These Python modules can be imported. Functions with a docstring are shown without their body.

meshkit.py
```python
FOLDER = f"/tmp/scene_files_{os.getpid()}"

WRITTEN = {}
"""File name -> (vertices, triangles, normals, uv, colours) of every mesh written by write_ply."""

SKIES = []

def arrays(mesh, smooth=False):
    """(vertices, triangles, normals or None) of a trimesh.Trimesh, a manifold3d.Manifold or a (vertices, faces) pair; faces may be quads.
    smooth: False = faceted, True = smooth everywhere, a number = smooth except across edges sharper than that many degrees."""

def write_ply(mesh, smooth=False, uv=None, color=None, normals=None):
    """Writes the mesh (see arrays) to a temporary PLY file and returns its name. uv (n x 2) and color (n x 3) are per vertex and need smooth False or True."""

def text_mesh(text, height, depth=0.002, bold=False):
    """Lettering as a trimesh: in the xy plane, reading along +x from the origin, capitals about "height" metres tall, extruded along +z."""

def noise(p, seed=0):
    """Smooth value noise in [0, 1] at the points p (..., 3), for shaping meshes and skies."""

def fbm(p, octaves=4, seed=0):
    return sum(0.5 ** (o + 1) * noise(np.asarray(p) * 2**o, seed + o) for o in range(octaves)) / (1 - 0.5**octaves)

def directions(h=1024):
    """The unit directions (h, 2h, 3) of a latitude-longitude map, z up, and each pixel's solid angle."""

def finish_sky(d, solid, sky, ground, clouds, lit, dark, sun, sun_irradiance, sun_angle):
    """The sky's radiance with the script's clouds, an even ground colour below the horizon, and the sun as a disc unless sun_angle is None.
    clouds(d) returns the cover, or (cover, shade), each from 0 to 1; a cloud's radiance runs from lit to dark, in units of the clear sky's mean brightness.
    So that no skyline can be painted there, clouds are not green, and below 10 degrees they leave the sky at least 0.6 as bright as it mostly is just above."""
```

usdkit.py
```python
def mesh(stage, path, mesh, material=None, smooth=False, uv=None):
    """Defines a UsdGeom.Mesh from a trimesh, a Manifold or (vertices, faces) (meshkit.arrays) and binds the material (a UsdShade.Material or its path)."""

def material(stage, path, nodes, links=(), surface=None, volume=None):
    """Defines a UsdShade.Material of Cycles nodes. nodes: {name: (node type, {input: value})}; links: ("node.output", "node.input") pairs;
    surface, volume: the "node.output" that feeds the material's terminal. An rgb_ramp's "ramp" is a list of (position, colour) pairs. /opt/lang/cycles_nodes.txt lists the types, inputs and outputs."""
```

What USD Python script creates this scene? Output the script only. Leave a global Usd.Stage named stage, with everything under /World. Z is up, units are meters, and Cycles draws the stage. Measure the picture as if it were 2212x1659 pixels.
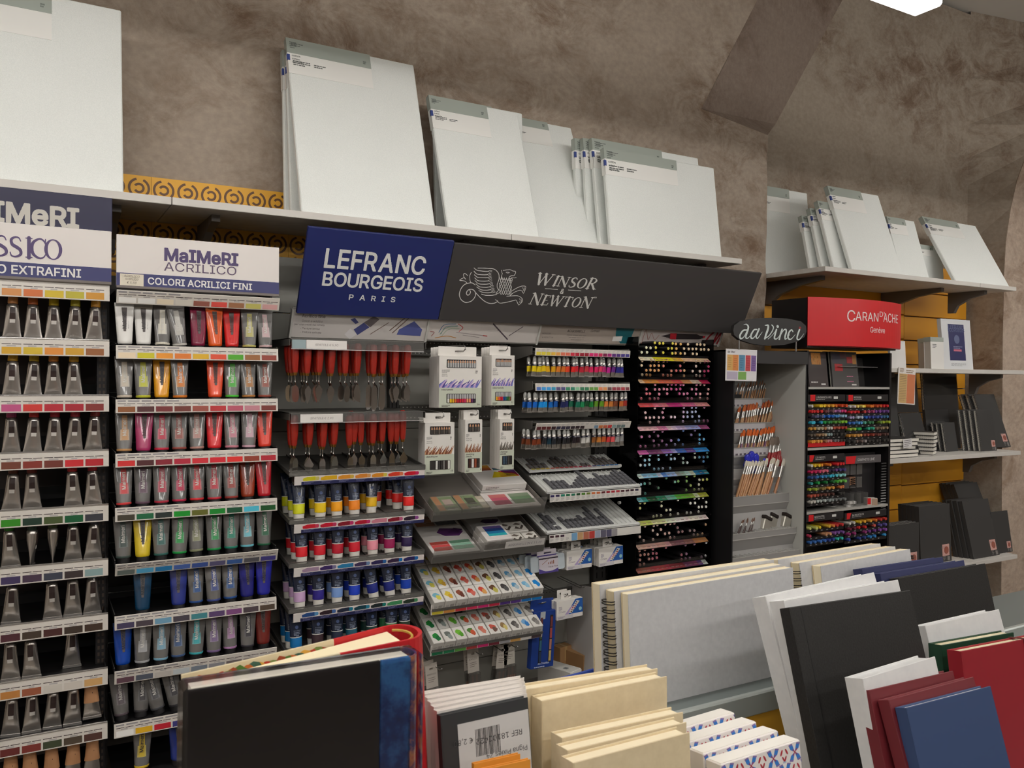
import math, random
import numpy as np
import trimesh
import shapely
from shapely.geometry import Polygon, LineString, Point
from shapely.ops import unary_union
from shapely import affinity
import usdkit, meshkit
from pxr import Usd, UsdGeom, UsdShade, UsdLux, Gf, Sdf, Vt

stage = Usd.Stage.CreateInMemory()
UsdGeom.SetStageUpAxis(stage, UsdGeom.Tokens.z)
UsdGeom.SetStageMetersPerUnit(stage, 1.0)
UsdGeom.Xform.Define(stage, '/World')
UsdGeom.Scope.Define(stage, '/World/Looks')
rng = random.Random(7)
A = np.array
# ---------------------------------------------------------------- camera
FPX = 1800.0                                   # focal length in pixels of the 2212 px wide photo
YAW, PIT, ROL = np.radians([30.1, -0.62, 0.58])
CAM = A([0.0, -2.62, 1.6])
FW = A([np.sin(YAW)*np.cos(PIT), np.cos(YAW)*np.cos(PIT), np.sin(PIT)])
_r = A([np.cos(YAW), -np.sin(YAW), 0.0]); _u = np.cross(_r, FW)
RT = np.cos(ROL)*_r + np.sin(ROL)*_u
UP = -np.sin(ROL)*_r + np.cos(ROL)*_u
cam = UsdGeom.Camera.Define(stage, '/World/camera')
m = np.eye(4); m[0, :3], m[1, :3], m[2, :3], m[3, :3] = RT, UP, -FW, CAM
cam.AddTransformOp().Set(Gf.Matrix4d(m.tolist()))
cam.CreateHorizontalApertureAttr(36.0); cam.CreateVerticalApertureAttr(27.0)
cam.CreateFocalLengthAttr(36.0*FPX/2212.0)
cam.CreateClippingRangeAttr((0.01, 100.0))
cam.CreateFStopAttr(16.0); cam.CreateFocusDistanceAttr(2.5)
cam.CreateExposureAttr(0.0)
# ---------------------------------------------------------------- lamps' strength (their bodies are built with the room)
LAMP = 17.0
dome = UsdLux.DomeLight.Define(stage, '/World/ambient_light')     # light that leaks in through the shop's open front
dome.CreateIntensityAttr(0.0); dome.CreateColorAttr((1, .97, .93))

def ray(x, y): return RT*(x-1106)/FPX + UP*(829.5-y)/FPX + FW
def W(x, y, Y):                                # a pixel of the photo as a point on the plane Y
    d = ray(x, y); return CAM + d*(Y-CAM[1])/d[1]
def WX(x, y, X):
    d = ray(x, y); return CAM + d*(X-CAM[0])/d[0]
def WZ(x, y, Z):
    d = ray(x, y); return CAM + d*(Z-CAM[2])/d[2]

# ---------------------------------------------------------------- materials
def lin(c): return tuple(float(((v/255.+.055)/1.055)**2.4 if v/255. > .04045 else v/255./12.92) for v in c)
_mats = {}
def mat(c, rough=.5, metal=0., spec=.5, coat=0., em=0., sub=0.):
    key = (tuple(c), rough, metal, spec, coat, em)
    if key not in _mats:
        p = {"base_color": lin(c), "roughness": rough, "metallic": metal, "specular_ior_level": spec, "coat_weight": coat}
        if em: p["emission_color"] = lin(c); p["emission_strength"] = em
        _mats[key] = usdkit.material(stage, '/World/Looks/m%03d' % len(_mats), {"p": ("principled_bsdf", p)}, surface="p.BSDF")
    return _mats[key]
def clear(key, tint=(1, 1, 1), gloss=.08, rough=.05, fac=None, body=None, bodyfac=0.):
    """Thin clear plastic: light passes, with a little reflection and, if asked, some of the plastic's own colour."""
    if key not in _mats:
        n = {"t": ("transparent_bsdf", {"color": tint}), "g": ("glossy_bsdf", {"color": (1, 1, 1), "roughness": rough}),
             "f": ("fresnel", {"IOR": 1.35}), "m": ("mix_closure", {})}
        l = [("t.BSDF", "m.closure1"), ("g.BSDF", "m.closure2"), ("f.fac", "m.fac")]
        s = "m.closure"
        if body:
            n["d"] = ("diffuse_bsdf", {"color": lin(body)}); n["m2"] = ("mix_closure", {"fac": bodyfac})
            l += [("m.closure", "m2.closure1"), ("d.BSDF", "m2.closure2")]; s = "m2.closure"
        _mats[key] = usdkit.material(stage, '/World/Looks/m%03d' % len(_mats), n, l, surface=s)
    return _mats[key]
def mottled(key, cols, scale, detail=6, rough=.8, bump=.0, stretch=(1, 1, 1), dist=0.0, spec=.3, lo=.3, hi=.7):
    """Noise between colours, in object space."""
    if key not in _mats:
        n = {"tc": ("texture_coordinate", {}), "mp": ("mapping", {"scale": stretch}), "no": ("noise_texture", {"scale": scale, "detail": detail, "roughness": .65, "distortion": dist}),
             "r": ("rgb_ramp", {"ramp": [(lo+(hi-lo)*i/(len(cols)-1), lin(c)) for i, c in enumerate(cols)]}),
             "p": ("principled_bsdf", {"roughness": rough, "specular_ior_level": spec})}
        l = [("tc.object", "mp.vector"), ("mp.vector", "no.vector"), ("no.fac", "r.fac"), ("r.color", "p.base_color")]
        if bump:
            n["b"] = ("bump", {"strength": .6, "distance": bump}); l += [("no.fac", "b.height"), ("b.normal", "p.normal")]
        _mats[key] = usdkit.material(stage, '/World/Looks/m%03d' % len(_mats), n, l, surface="p.BSDF")
    return _mats[key]

# ---------------------------------------------------------------- meshes: (V, F) pairs
_SG = [(sx, sy, sz) for sx in (-1, 1) for sy in (-1, 1) for sz in (-1, 1)]
_BOXF = A([[0, 1, 3], [0, 3, 2], [4, 6, 7], [4, 7, 5], [0, 4, 5], [0, 5, 1], [2, 3, 7], [2, 7, 6], [0, 2, 6], [0, 6, 4], [1, 5, 7], [1, 7, 3]])
def _cv(b=.2):
    v = []
    for s in _SG:
        for k in range(3): v.append([s[j]*(1 if j == k else 1-b) for j in range(3)])
    return A(v, float)
_h = trimesh.Trimesh(_cv(), process=False).convex_hull
_c0 = _cv(); _map = [int(np.argmin(((_c0-p)**2).sum(1))) for p in _h.vertices]
_CHF = A([[_map[i] for i in f] for f in _h.faces])
def box(x0, x1, y0, y1, z0, z1, b=0.):
    c, h = A([x0+x1, y0+y1, z0+z1])/2., A([abs(x1-x0), abs(y1-y0), abs(z1-z0)])/2.
    if not b: return c+A(_SG, float)*h, _BOXF
    b = min(b, .45*min(h)); v = []
    for s in _SG:
        for k in range(3): v.append([s[j]*(h[j]-(0 if j == k else b)) for j in range(3)])
    return c+A(v), _CHF
def join(*ms):
    V, F, n = [], [], 0
    for v, f in ms: V.append(v); F.append(f+n); n += len(v)
    return np.vstack(V), np.vstack(F)
def mv(m, t=(0, 0, 0), R=None, s=None):
    v = m[0]
    if s is not None: v = v*A(s)
    if R is not None: v = v@R.T
    return v+A(t), m[1]
def rx(d): a = math.radians(d); return A([[1, 0, 0], [0, math.cos(a), -math.sin(a)], [0, math.sin(a), math.cos(a)]])
def ry(d): a = math.radians(d); return A([[math.cos(a), 0, math.sin(a)], [0, 1, 0], [-math.sin(a), 0, math.cos(a)]])
def rz(d): a = math.radians(d); return A([[math.cos(a), -math.sin(a), 0], [math.sin(a), math.cos(a), 0], [0, 0, 1]])
def TM(t=(0, 0, 0), R=None):
    M = np.eye(4); M[:3, 3] = t
    if R is not None: M[:3, :3] = R
    return M
def loft(rings, cap=True):
    """rings of equal count (k, n, 3), counter-clockwise seen from the far end."""
    r = A(rings, float); k, n = r.shape[:2]
    i, j = np.meshgrid(np.arange(k-1), np.arange(n), indexing='ij'); j2 = (j+1) % n
    q = np.stack([i*n+j, i*n+j2, (i+1)*n+j2, (i+1)*n+j], -1).reshape(-1, 4)
    F = np.vstack([q[:, [0, 1, 2]], q[:, [0, 2, 3]]]); V = r.reshape(-1, 3)
    if cap:
        for e, o in ((0, -1), (k-1, 1)):
            b = len(V); V = np.vstack([V, r[e], r[e].mean(0)[None]])
            t = np.stack([np.arange(n), (np.arange(n)+1) % n, np.full(n, n)], 1)
            F = np.vstack([F, b+(t if o > 0 else t[:, ::-1])])
    return V, F
def ring(rx_, ry_, z, n=12, x=0, y=0):
    a = np.arange(n)*2*math.pi/n
    return np.stack([x+rx_*np.cos(a), y+ry_*np.sin(a), np.full(n, z)], 1)
def lathe(prof, n=12): return loft([ring(r, r, z, n) for r, z in prof])
def cyl(r, z0, z1, n=12, x=0, y=0): return loft([ring(r, r, z0, n, x, y), ring(r, r, z1, n, x, y)])
def tube(path, r, n=6):
    p = A(path, float); t = np.gradient(p, axis=0); t /= np.linalg.norm(t, axis=1, keepdims=True)+1e-12
    up = A([0, 0, 1.]) if abs(t[:, 2]).max() < .95 else A([.3, 1., .1])
    rs = []
    for k in range(len(p)):
        a = np.cross(t[k], up); a /= np.linalg.norm(a); b = np.cross(t[k], a)
        an = -np.arange(n)*2*math.pi/n
        rs.append(p[k]+r*(np.cos(an)[:, None]*a+np.sin(an)[:, None]*b))
    return loft(rs)
def plate(poly, y0=0., d=.0006):
    """A shapely polygon in (x, z) as a thin plate facing -Y; its front lies at y0-d."""
    gs = [g for g in getattr(poly, 'geoms', [poly]) if g.area > 1e-10]
    out = []
    for g in gs:
        t = trimesh.creation.extrude_polygon(g, d, engine='earcut'); v = t.vertices
        out.append((np.stack([v[:, 0], y0-v[:, 2], v[:, 1]], 1), np.array(t.faces)))
    return join(*out)
def rect(x0, z0, x1, z1): return shapely.box(x0, z0, x1, z1)
def rrect(x0, z0, x1, z1, r): return shapely.box(x0+r, z0+r, x1-r, z1-r).buffer(r, quad_segs=4)
_tx = {}
def text(s, h, bold=False, depth=.0006, at='l', sx=1., shear=0., track=0., y=0., x=0., z=0.):
    """Lettering in the xz plane facing -Y; at: l, c or r. track: extra spacing in cap heights."""
    key = (s, bold)
    if track:
        cx, ms = 0., []
        for ch in s:
            if ch == ' ': cx += .35+track; continue
            v, f = text(ch, 1., bold, depth=.1); v = v.copy(); w = v[:, 0].max()-v[:, 0].min(); v[:, 0] += cx-v[:, 0].min(); ms.append((v, f)); cx += w+track
        v, f = join(*ms); v = v.copy()
    else:
        if key not in _tx:
            t = meshkit.text_mesh(s, 1., .1, bold); q = t.vertices
            _tx[key] = (np.stack([q[:, 0], -q[:, 2], q[:, 1]], 1), np.array(t.faces))
        v, f = _tx[key]; v = v.copy()
    v[:, 0] += shear*v[:, 2]
    v = v*A([h*sx, 1, h]); v[:, 1] *= depth/.1
    w0, w1 = v[:, 0].min(), v[:, 0].max()
    v[:, 0] -= {'l': w0, 'c': (w0+w1)/2, 'r': w1}[at]
    return v+A([x, y, z]), f
def lines(x0, z0, n, w, dz, h, seed=0, y=0.):
    """Small print too far to read: short dashes in n rows."""
    r = random.Random(seed); out = []
    for k in range(n):
        x = x0
        while x < x0+w*(1 if k < n-1 else .7):
            l = w*r.uniform(.08, .22); e = min(x+l, x0+w); out.append(rect(x, z0-k*dz-h, e, z0-k*dz)); x = e+w*.03
    return plate(unary_union(out), y, .0004)
def stroke(pts, w0, w1=None, cap=1):
    """A pen stroke with its width running from w0 to w1, through points (smoothed)."""
    p = A(pts, float)
    if len(p) > 2:
        t = np.linspace(0, len(p)-1, 8*(len(p)-1)+1); q = []
        pp = np.vstack([2*p[0]-p[1], p, 2*p[-1]-p[-2]])
        for u in t:
            i = min(int(u), len(p)-2); s = u-i; a, b, c, d = pp[i], pp[i+1], pp[i+2], pp[i+3]
            q.append(.5*((2*b)+(c-a)*s+(2*a-5*b+4*c-d)*s*s+(3*b-a-3*c+d)*s**3))
        p = A(q)
    if w1 is None: w1 = w0
    ws = np.linspace(w0, w1, len(p)) if np.isscalar(w1) else np.interp(np.linspace(0, 1, len(p)), np.linspace(0, 1, len(w1)), w1)
    return unary_union([shapely.MultiPoint([tuple(p[i]), tuple(p[i+1])]).convex_hull.buffer(max(ws[i], 1e-5)/2, quad_segs=3) for i in range(len(p)-1)])
# ---------------------------------------------------------------- prims
_n = {}
def _name(parent, name):
    k = _n.get((parent, name), 0); _n[(parent, name)] = k+1
    return f'{parent}/{name}' if k == 0 else f'{parent}/{name}_{k:03d}'
def _tag(p, **kw):
    for k, v in kw.items():
        if v: p.SetCustomDataByKey(k, v)
def thing(name, label=None, cat=None, M=None, group=None, kind=None):
    path = _name('/World', name); x = UsdGeom.Xform.Define(stage, path)
    x.AddTransformOp().Set(Gf.Matrix4d((np.eye(4) if M is None else M).T.tolist()))
    _tag(x.GetPrim(), label=label, category=cat, group=group, kind=kind)
    return path
def part(parent, name, mesh, m, smooth=False, label=None, kind=None):
    path = _name(parent, name)
    g = usdkit.mesh(stage, path, mesh, m, smooth=smooth)
    _tag(g.GetPrim(), label=label, kind=kind)
    return path
def solo(name, mesh, m, label=None, cat=None, M=None, group=None, kind=None, smooth=False):
    """A thing that is one mesh."""
    path = _name('/World', name)
    g = usdkit.mesh(stage, path, mesh, m, smooth=smooth)
    if M is not None: g.AddTransformOp().Set(Gf.Matrix4d(M.T.tolist()))
    _tag(g.GetPrim(), label=label, category=cat, group=group, kind=kind)
    return path
_proto = {}
def inst(key, build, name, label, cat, M, group=None):
    """build(path) makes the first of a kind; every later one references it."""
    if key not in _proto:
        p = thing(name, label, cat, M, group); build(p); _proto[key] = p; return p
    path = _name('/World', name); x = UsdGeom.Xform.Define(stage, path); pr = x.GetPrim()
    pr.GetReferences().AddInternalReference(_proto[key]); pr.SetInstanceable(True)
    pr.GetAttribute('xformOp:transform').Set(Gf.Matrix4d(M.T.tolist()))
    for k in ('group', 'kind'): pr.ClearCustomDataByKey(k)
    _tag(pr, label=label, category=cat, group=group or ' ' if False else group)
    return path
ORD = ['first', 'second', 'third', 'fourth', 'fifth', 'sixth', 'seventh', 'eighth', 'ninth', 'tenth', 'eleventh', 'twelfth', 'thirteenth', 'fourteenth', 'fifteenth', 'sixteenth', 'seventeenth', 'eighteenth', 'nineteenth', 'twentieth', 'twenty-first', 'twenty-second', 'twenty-third', 'twenty-fourth', 'twenty-fifth']
WHITE, OFFW = (232, 232, 228), (222, 220, 214)
INK = (40, 38, 44)
# ================================================================ the room
def plaster(key, base, dark, seed):
    n = {"tc": ("texture_coordinate", {}), "mp": ("mapping", {"location": (seed, seed*.7, seed*.3), "scale": (1, 1, 1.25)}),
         "n1": ("noise_texture", {"scale": 1.7, "detail": 5, "roughness": .6, "distortion": .3}),
         "n2": ("noise_texture", {"scale": 6., "detail": 10, "roughness": .78, "distortion": .55}),
         "n3": ("noise_texture", {"scale": 45., "detail": 5, "roughness": .6}),
         "a": ("math", {"math_type": "multiply"}), "r0": ("rgb_ramp", {"ramp": [(.38, (.1, .1, .1)), (.62, (1, 1, 1))]}),
         "r1": ("rgb_ramp", {"ramp": [(.42, (0, 0, 0)), (.62, (1, 1, 1))]}),
         "mx": ("mix_color", {"a": lin(base), "b": lin(dark)}),
         "r3": ("rgb_ramp", {"ramp": [(.3, (.86, .86, .86)), (.7, (1.06, 1.06, 1.06))]}),
         "m3": ("mix_color", {"blend_type": "multiply", "fac": 1.0}),
         "b": ("bump", {"strength": .35, "distance": .006}), "p": ("principled_bsdf", {"roughness": .85, "specular_ior_level": .2})}
    l = [("tc.object", "mp.vector"), ("mp.vector", "n1.vector"), ("mp.vector", "n2.vector"), ("mp.vector", "n3.vector"),
         ("n1.fac", "r0.fac"), ("n2.fac", "r1.fac"), ("r0.color", "a.value1"), ("r1.color", "a.value2"), ("a.value", "mx.fac"),
         ("n3.fac", "r3.fac"), ("mx.result", "m3.a"), ("r3.color", "m3.b"), ("m3.result", "p.base_color"), ("n2.fac", "b.height"), ("b.normal", "p.normal")]
    _mats[key] = usdkit.material(stage, '/World/Looks/m%03d' % len(_mats), n, l, surface="p.BSDF")
    return _mats[key]
PLM = plaster('plaster_main', (177, 163, 149), (128, 106, 88), 0.)
PLA = plaster('plaster_alcove', (168, 156, 142), (124, 104, 88), 3.1)
PLF = plaster('plaster_front', (190, 172, 156), (150, 128, 110), 5.3)
YB, YA, YF, XJ, XR = -.05, .10, -.10, 2.75, 4.46    # main wall, alcove wall, right-hand wall; jamb and return
p1, p4, pj = W(1515, 235, YB), W(1640, -8, YB), W(1659, 292, YB)
s4 = (3.6-p1[2])/(p4[2]-p1[2]); p4 = p1+(p4-p1)*s4
b2, b3 = W(1675, 268, YA), W(1822, -4, YA); b3 = b2+(b3-b2)*((3.6-b2[2])/(b3[2]-b2[2]))
jz = np.arange(0, pj[2], .035); jx = [XJ+.006*(meshkit.noise(A([z*9., 0, 0]), 3)-.5)*2 for z in jz]
out = [(-3., 0.)]+[(float(x), float(z)) for x, z in zip(jx, jz)]+[(XJ, pj[2]), (p1[0], p1[2]), (p4[0], 3.6), (-3., 3.6)]
def struct(name, mesh, m, smooth=False):
    return solo(name, mesh, m, kind='structure', smooth=smooth)
wb = struct('wall_back', mv(plate(Polygon(out), 0, .16), (0, YB+.16, 0)), PLM)
# the splayed rib where the vault springs from the pier
q = [p1, p4, b3, b2, A([XJ, YB, pj[2]]), A([XJ+.02, YA, pj[2]-.03])]
qv = []
for u in np.linspace(0, 1, 14): qv.append([p1*(1-u)+p4*u+A([.012*math.sin(9*u)*u*(1-u), 0, 0]), b2*(1-u)+b3*u])
qv = A(qv).reshape(-1, 3); qf = []
for i in range(13): a = 2*i; qf += [[a, a+1, a+3], [a, a+3, a+2]]
k = len(qv); qv = np.vstack([qv, q[4], q[5]]); qf += [[0, k, 1], [k, k+1, 1]]
part(wb, 'vault_rib', (qv, A(qf)), plaster('plaster_rib', (150, 135, 124), (120, 102, 90), 8.2))
struct('wall_alcove', box(XJ-.2, XR+.1, YA, YA+.15, 0, 3.6), PLA)
# right return: from the alcove's corner to the arched edge of the front wall
ez = [(2163, 1300), (2163, 1000), (2164, 760), (2166, 600), (2172, 520), (2182, 450), (2196, 390), (2216, 335), (2250, 270), (2310, 190), (2400, 90), (2520, -20)]
ep = [W(x, y, YF) for x, y in ez]; ep[0][2] = 0.
jit = A([.004*(meshkit.noise(A([e[2]*14., 1., 0]), 2)-.5) for e in ep])
rv, rf = [], []
for i, e in enumerate(ep): rv += [[XR, YA, e[2]], [max(e[0]+jit[i], XR), YF, e[2]]]
for i in range(len(ep)-1): a = 2*i; rf += [[a, a+1, a+3], [a, a+3, a+2]]
struct('wall_right', (A(rv), A(rf)), PLA)
fp = [(max(e[0]+jit[i], XR)+.003, e[2]) for i, e in enumerate(ep)]+[(7.5, ep[-1][2]), (7.5, 0)]
struct('wall_front', mv(plate(Polygon(fp), 0, .12), (0, YF+.12-.002, 0)), PLF)
HC = 3.62
struct('floor', box(-3, 7.5, -6.5, .25, -.1, 0), mottled('floor', [(120, 112, 104), (150, 142, 132)], 3., rough=.35))
struct('ceiling', box(-3, 7.5, -6.5, .25, HC, HC+.1), mat((205, 200, 192), .9))
struct('wall_left', box(-3.1, -3, -6.5, .25, 0, HC), mat((190, 182, 172), .9))
struct('wall_rear', box(-3, 7.5, -6.6, -6.5, 0, HC), mat((120, 112, 106), .9))
struct('wall_far', box(7.5, 7.6, -6.5, .25, 0, HC), mat((170, 160, 150), .9))
# ---------------------------------------------------------------- lamps: long white fittings hung in rows over the aisle
EMI = usdkit.material(stage, '/World/Looks/lamp_glow', {"e": ("emission", {"color": (1., .965, .915), "strength": LAMP})}, surface="e.emission")
def lamp(p):
    part(p, 'diffuser', box(-.75, .75, -.042, .042, 0, .03, .012), EMI)
    part(p, 'housing', box(-.755, .755, -.045, .045, .0305, .075, .004), mat((225, 225, 225), .4))
    for s in (-.6, .6): part(p, 'hanging_wire', cyl(.002, .075, HC-2.58, 5, s), mat((190, 190, 190), .3, 1.))
    part(p, 'power_box', box(-.08, .08, -.03, .03, .075, .10), mat((225, 225, 225), .4))
LZ = 2.58
lx = WZ(1975, 38, LZ)
for i, (x, y, lb) in enumerate([(lx[0]-.75, lx[1]-.042, 'long white ceiling lamp glowing at the top right of the view')]+[(x, y, '') for x in (-2., -.2, 1.6, 3.4, 5.2) for y in (lx[1], -2.5, -3.5, -4.8) if not (y == lx[1] and x == 1.6)]):
    if not lb and y == lx[1] and x > 2: x += .5
    inst('lamp', lamp, 'ceiling_lamp', lb or 'long white ceiling lamp hung outside the view, lighting the aisle', 'lamp', TM((x, y, LZ)), None if lb else 'ceiling lamps outside the view')
# ---------------------------------------------------------------- wooden boards on steel brackets, and the yellow panels behind them
GREY_EDGE = mottled('board', [(196, 192, 186), (212, 208, 202)], 30, rough=.55)
def board(x0, x1, y0, z0, lb, t=.02, y1=None, name='wall_shelf', group=None):
    p = thing(name, lb, 'shelf', TM((x0, y0, z0)))
    L, D = x1-x0-.0015, (y1 if y1 is not None else YB-.008)-y0
    part(p, 'board', box(0, L, 0, D, 0, t, .0015), GREY_EDGE)
    part(p, 'edge_band', box(.001, L-.001, -.001, -.0001, .001, t-.001), mat((205, 201, 195), .45))
    for bx in (.12, L-.12) if L > .5 else (L/2,):
        pf = Polygon([(0, 0), (-D*.75, 0), (-D*.75, -.018), (-D*.45, -.034), (-D*.2, -.065), (-.03, -.1), (0, -.1)])
        t_ = trimesh.creation.extrude_polygon(pf, .022, engine='earcut'); v = t_.vertices
        part(p, 'bracket', (np.stack([bx-.011+v[:, 2], D+v[:, 0], v[:, 1]-.0005], 1), np.array(t_.faces)), mat((105, 100, 96), .5))
    return p
board(-.685, .313, -.35, 2.023, 'pale grey wall shelf board at far left holding one large canvas')
board(.313, 1.309, -.35, 2.023, 'pale grey wall shelf board in the middle above the blue sign')
board(1.309, 2.305, -.35, 2.023, 'pale grey wall shelf board above the dark grey sign, under landscape canvases')
YEL = (236, 176, 52)
def rings(nx, nz, pit, r0=.0255):
    out = []
    for i in range(nx):
        for j in range(nz):
            c = (pit*(i+.5), pit*.96*(j+.5))
            a = [math.radians(x) for x in range(105, 435, 10)]
            out.append(LineString([(c[0]+r0*math.cos(t), c[1]+r0*math.sin(t)) for t in a]).buffer(.0032, cap_style=2))
            a = [math.radians(x) for x in range(-150, 155, 15)]
            out.append(LineString([(c[0]+.0115*math.cos(t), c[1]+.0115*math.sin(t)) for t in a]).buffer(.0032, cap_style=2))
    return unary_union(out)
zt = W(450, 400, YB-.004)[2]
# rings as the photo shows them: the first seam lies at pixel 327
pit = (W(598, 425, YB-.004)[0]-W(298, 388, YB-.004)[0])/6.
xs = W(327, 400, YB-.004)[0]
for k, nx in ((-1, 6), (0, 6), (1, 6)):
    p = thing('pattern_panel', ['yellow wall panel with brown ring print behind the far left canvas', 'yellow wall panel with rows of brown open rings between the two big canvases', 'yellow wall panel with brown ring print behind the middle canvas stack'][k+1], 'panel', TM((xs+k*nx*pit, YB-.0006, zt-6*pit*.96-.004)))
    part(p, 'board', box(.0004, nx*pit-.0004, -.006, 0, 0, 6*pit*.96+.008), mat(YEL, .5))
    part(p, 'ring_print', plate(affinity.translate(rings(nx, 6, pit), 0, .004), -.006, .0003), mat((104, 70, 40), .5), kind='stuff')
# slotted yellow boards in the alcove
SLAT = [mat((228, 160, 38), .5), mat((232, 164, 42), .5), mat((224, 157, 36), .5)]
xA, xB, xC = XJ+.012, W(1953, 690, YA-.02)[0], W(2087, 690, YA-.02)[0]
for c, (x0, x1, lb, g0) in enumerate(((xA, xB, 'yellow slatted wall panel in the alcove behind the red header', W(1655, 659, YA-.02)[2]), (xB, xC, 'yellow slatted wall panel at the right end of the alcove', W(1956, 735, YA-.02)[2]))):
    p = thing('slat_panel', lb, 'panel', TM((x0, YA-.001, 0)))
    zz = [g0+.125*k for k in range(-14, 4)]; zz = [z for z in zz if .5 < z < W(1757, 545, YA-.02)[2]-.03]+[W(1757, 545, YA-.02)[2]]
    for i in range(len(zz)-1): part(p, 'slat', box(.001, x1-x0-.001, -.02, -.002, zz[i]+.0028, zz[i+1]-.0028, .002), SLAT[(i*7+c) % 3])
    part(p, 'backing', box(.001, x1-x0-.001, -.0018, 0, zz[0], zz[-1]), mat((120, 112, 96), .5))
zs = W(1780.3, 585.2, -.35)[2]
sh = board(xA, 3.83, -.35, zs, 'grey wall shelf board of the alcove, above the red header', y1=YA-.025)
board(3.83, 4.13, -.35, zs, 'short grey shelf board at the right end of the alcove top', y1=YF-.005)
ZS = [W(2050, 797, -.32)[2], W(2050, 984, -.32)[2], W(2100, 1215, -.32)[2]]
for z, lb in zip(ZS, ('grey alcove shelf holding the white boxes and dark blue canvas block', 'grey alcove shelf holding spiral sketchbooks and the flat stack', 'grey alcove shelf holding the black hardback sketchbooks')):
    x1 = {0: W(2218, 797, -.32)[0], 1: W(2205, 975, -.32)[0], 2: W(2198, 1195, -.32)[0]}[ZS.index(z)]
    board(3.2, x1, -.32, z-.02, lb, y1=YF-.006)
    p = thing('wall_shelf', 'back half of the '+lb.replace('grey ', '')[:60], 'shelf') if False else None
# ================================================================ stretched canvases in paper bands, leaning on the wall
CANV = mottled('canvas', [(226, 230, 227), (236, 239, 236)], 400, detail=2, rough=.85, bump=.0006)
CSIDE = mat((205, 203, 196), .85)
LAB, LABG, LABT, BLUE = mat((238, 238, 234), .35), mat((166, 174, 166), .35), mat((96, 100, 98), .5), mat((56, 74, 140), .4)
def canvas(w, h, d=.018, lab=True, cut=False):
    def f(p):
        part(p, 'stretched_canvas', box(0, w, -d, 0, 0, h, .003), CANV)
        if not lab: return
        lw, lh, g = .635*w, min(.27*h, .12), min(.105*h, .05)
        if True:
            l = part(p, 'paper_band', join(box(-.0012, lw, -d-.0012, -d-.0002, h-lh, h+.0006), box(-.0012, -.0002, -d-.0012, .001, h-lh, h+.0006)), LAB)
            part(l, 'grey_header', join(box(-.0018, lw+.0002, -d-.0018, -d-.0012, h-g, h+.0012), box(-.0018, -.0012, -d-.0018, .0012, h-g, h+.0012), box(-.0018, lw, -d, .0012, h+.0006, h+.0012)), LABG)
            part(l, 'spine_mark', box(-.0026, .006, -d-.0020, -d+.004, h-g-.026, h-g-.006), BLUE)
            k = min(w, .5)/.4
            part(l, 'lettering', join(*[text(s, .0062*k, y=-d-.0013, x=.012*k, z=h-g-.0105*k-.0105*k*i) for i, s in enumerate(('cotton', 'coton', 'algodón'))],
                 lines(.014*k, h-lh*.62, 3, .05*k, .006*k, .003*k, 1, -d-.0013), lines(.075*k, h-lh*.64, 2, .035*k, .006*k, .003*k, 2, -d-.0013), lines(.012*k, h-g*.3, 2, .035*k, .006*k, .002*k, 4, -d-.0019)), LABT)
            part(l, 'grey_emblem', join(lines(.008*k, h-g*.22, 4, .02*k, .006*k, .003*k, 3, -d-.0019), lines(lw-.025, h-g*.55, 2, .01, .006, .004, 5, -d-.0019)), mat((118, 126, 120), .5))
    return f
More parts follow.
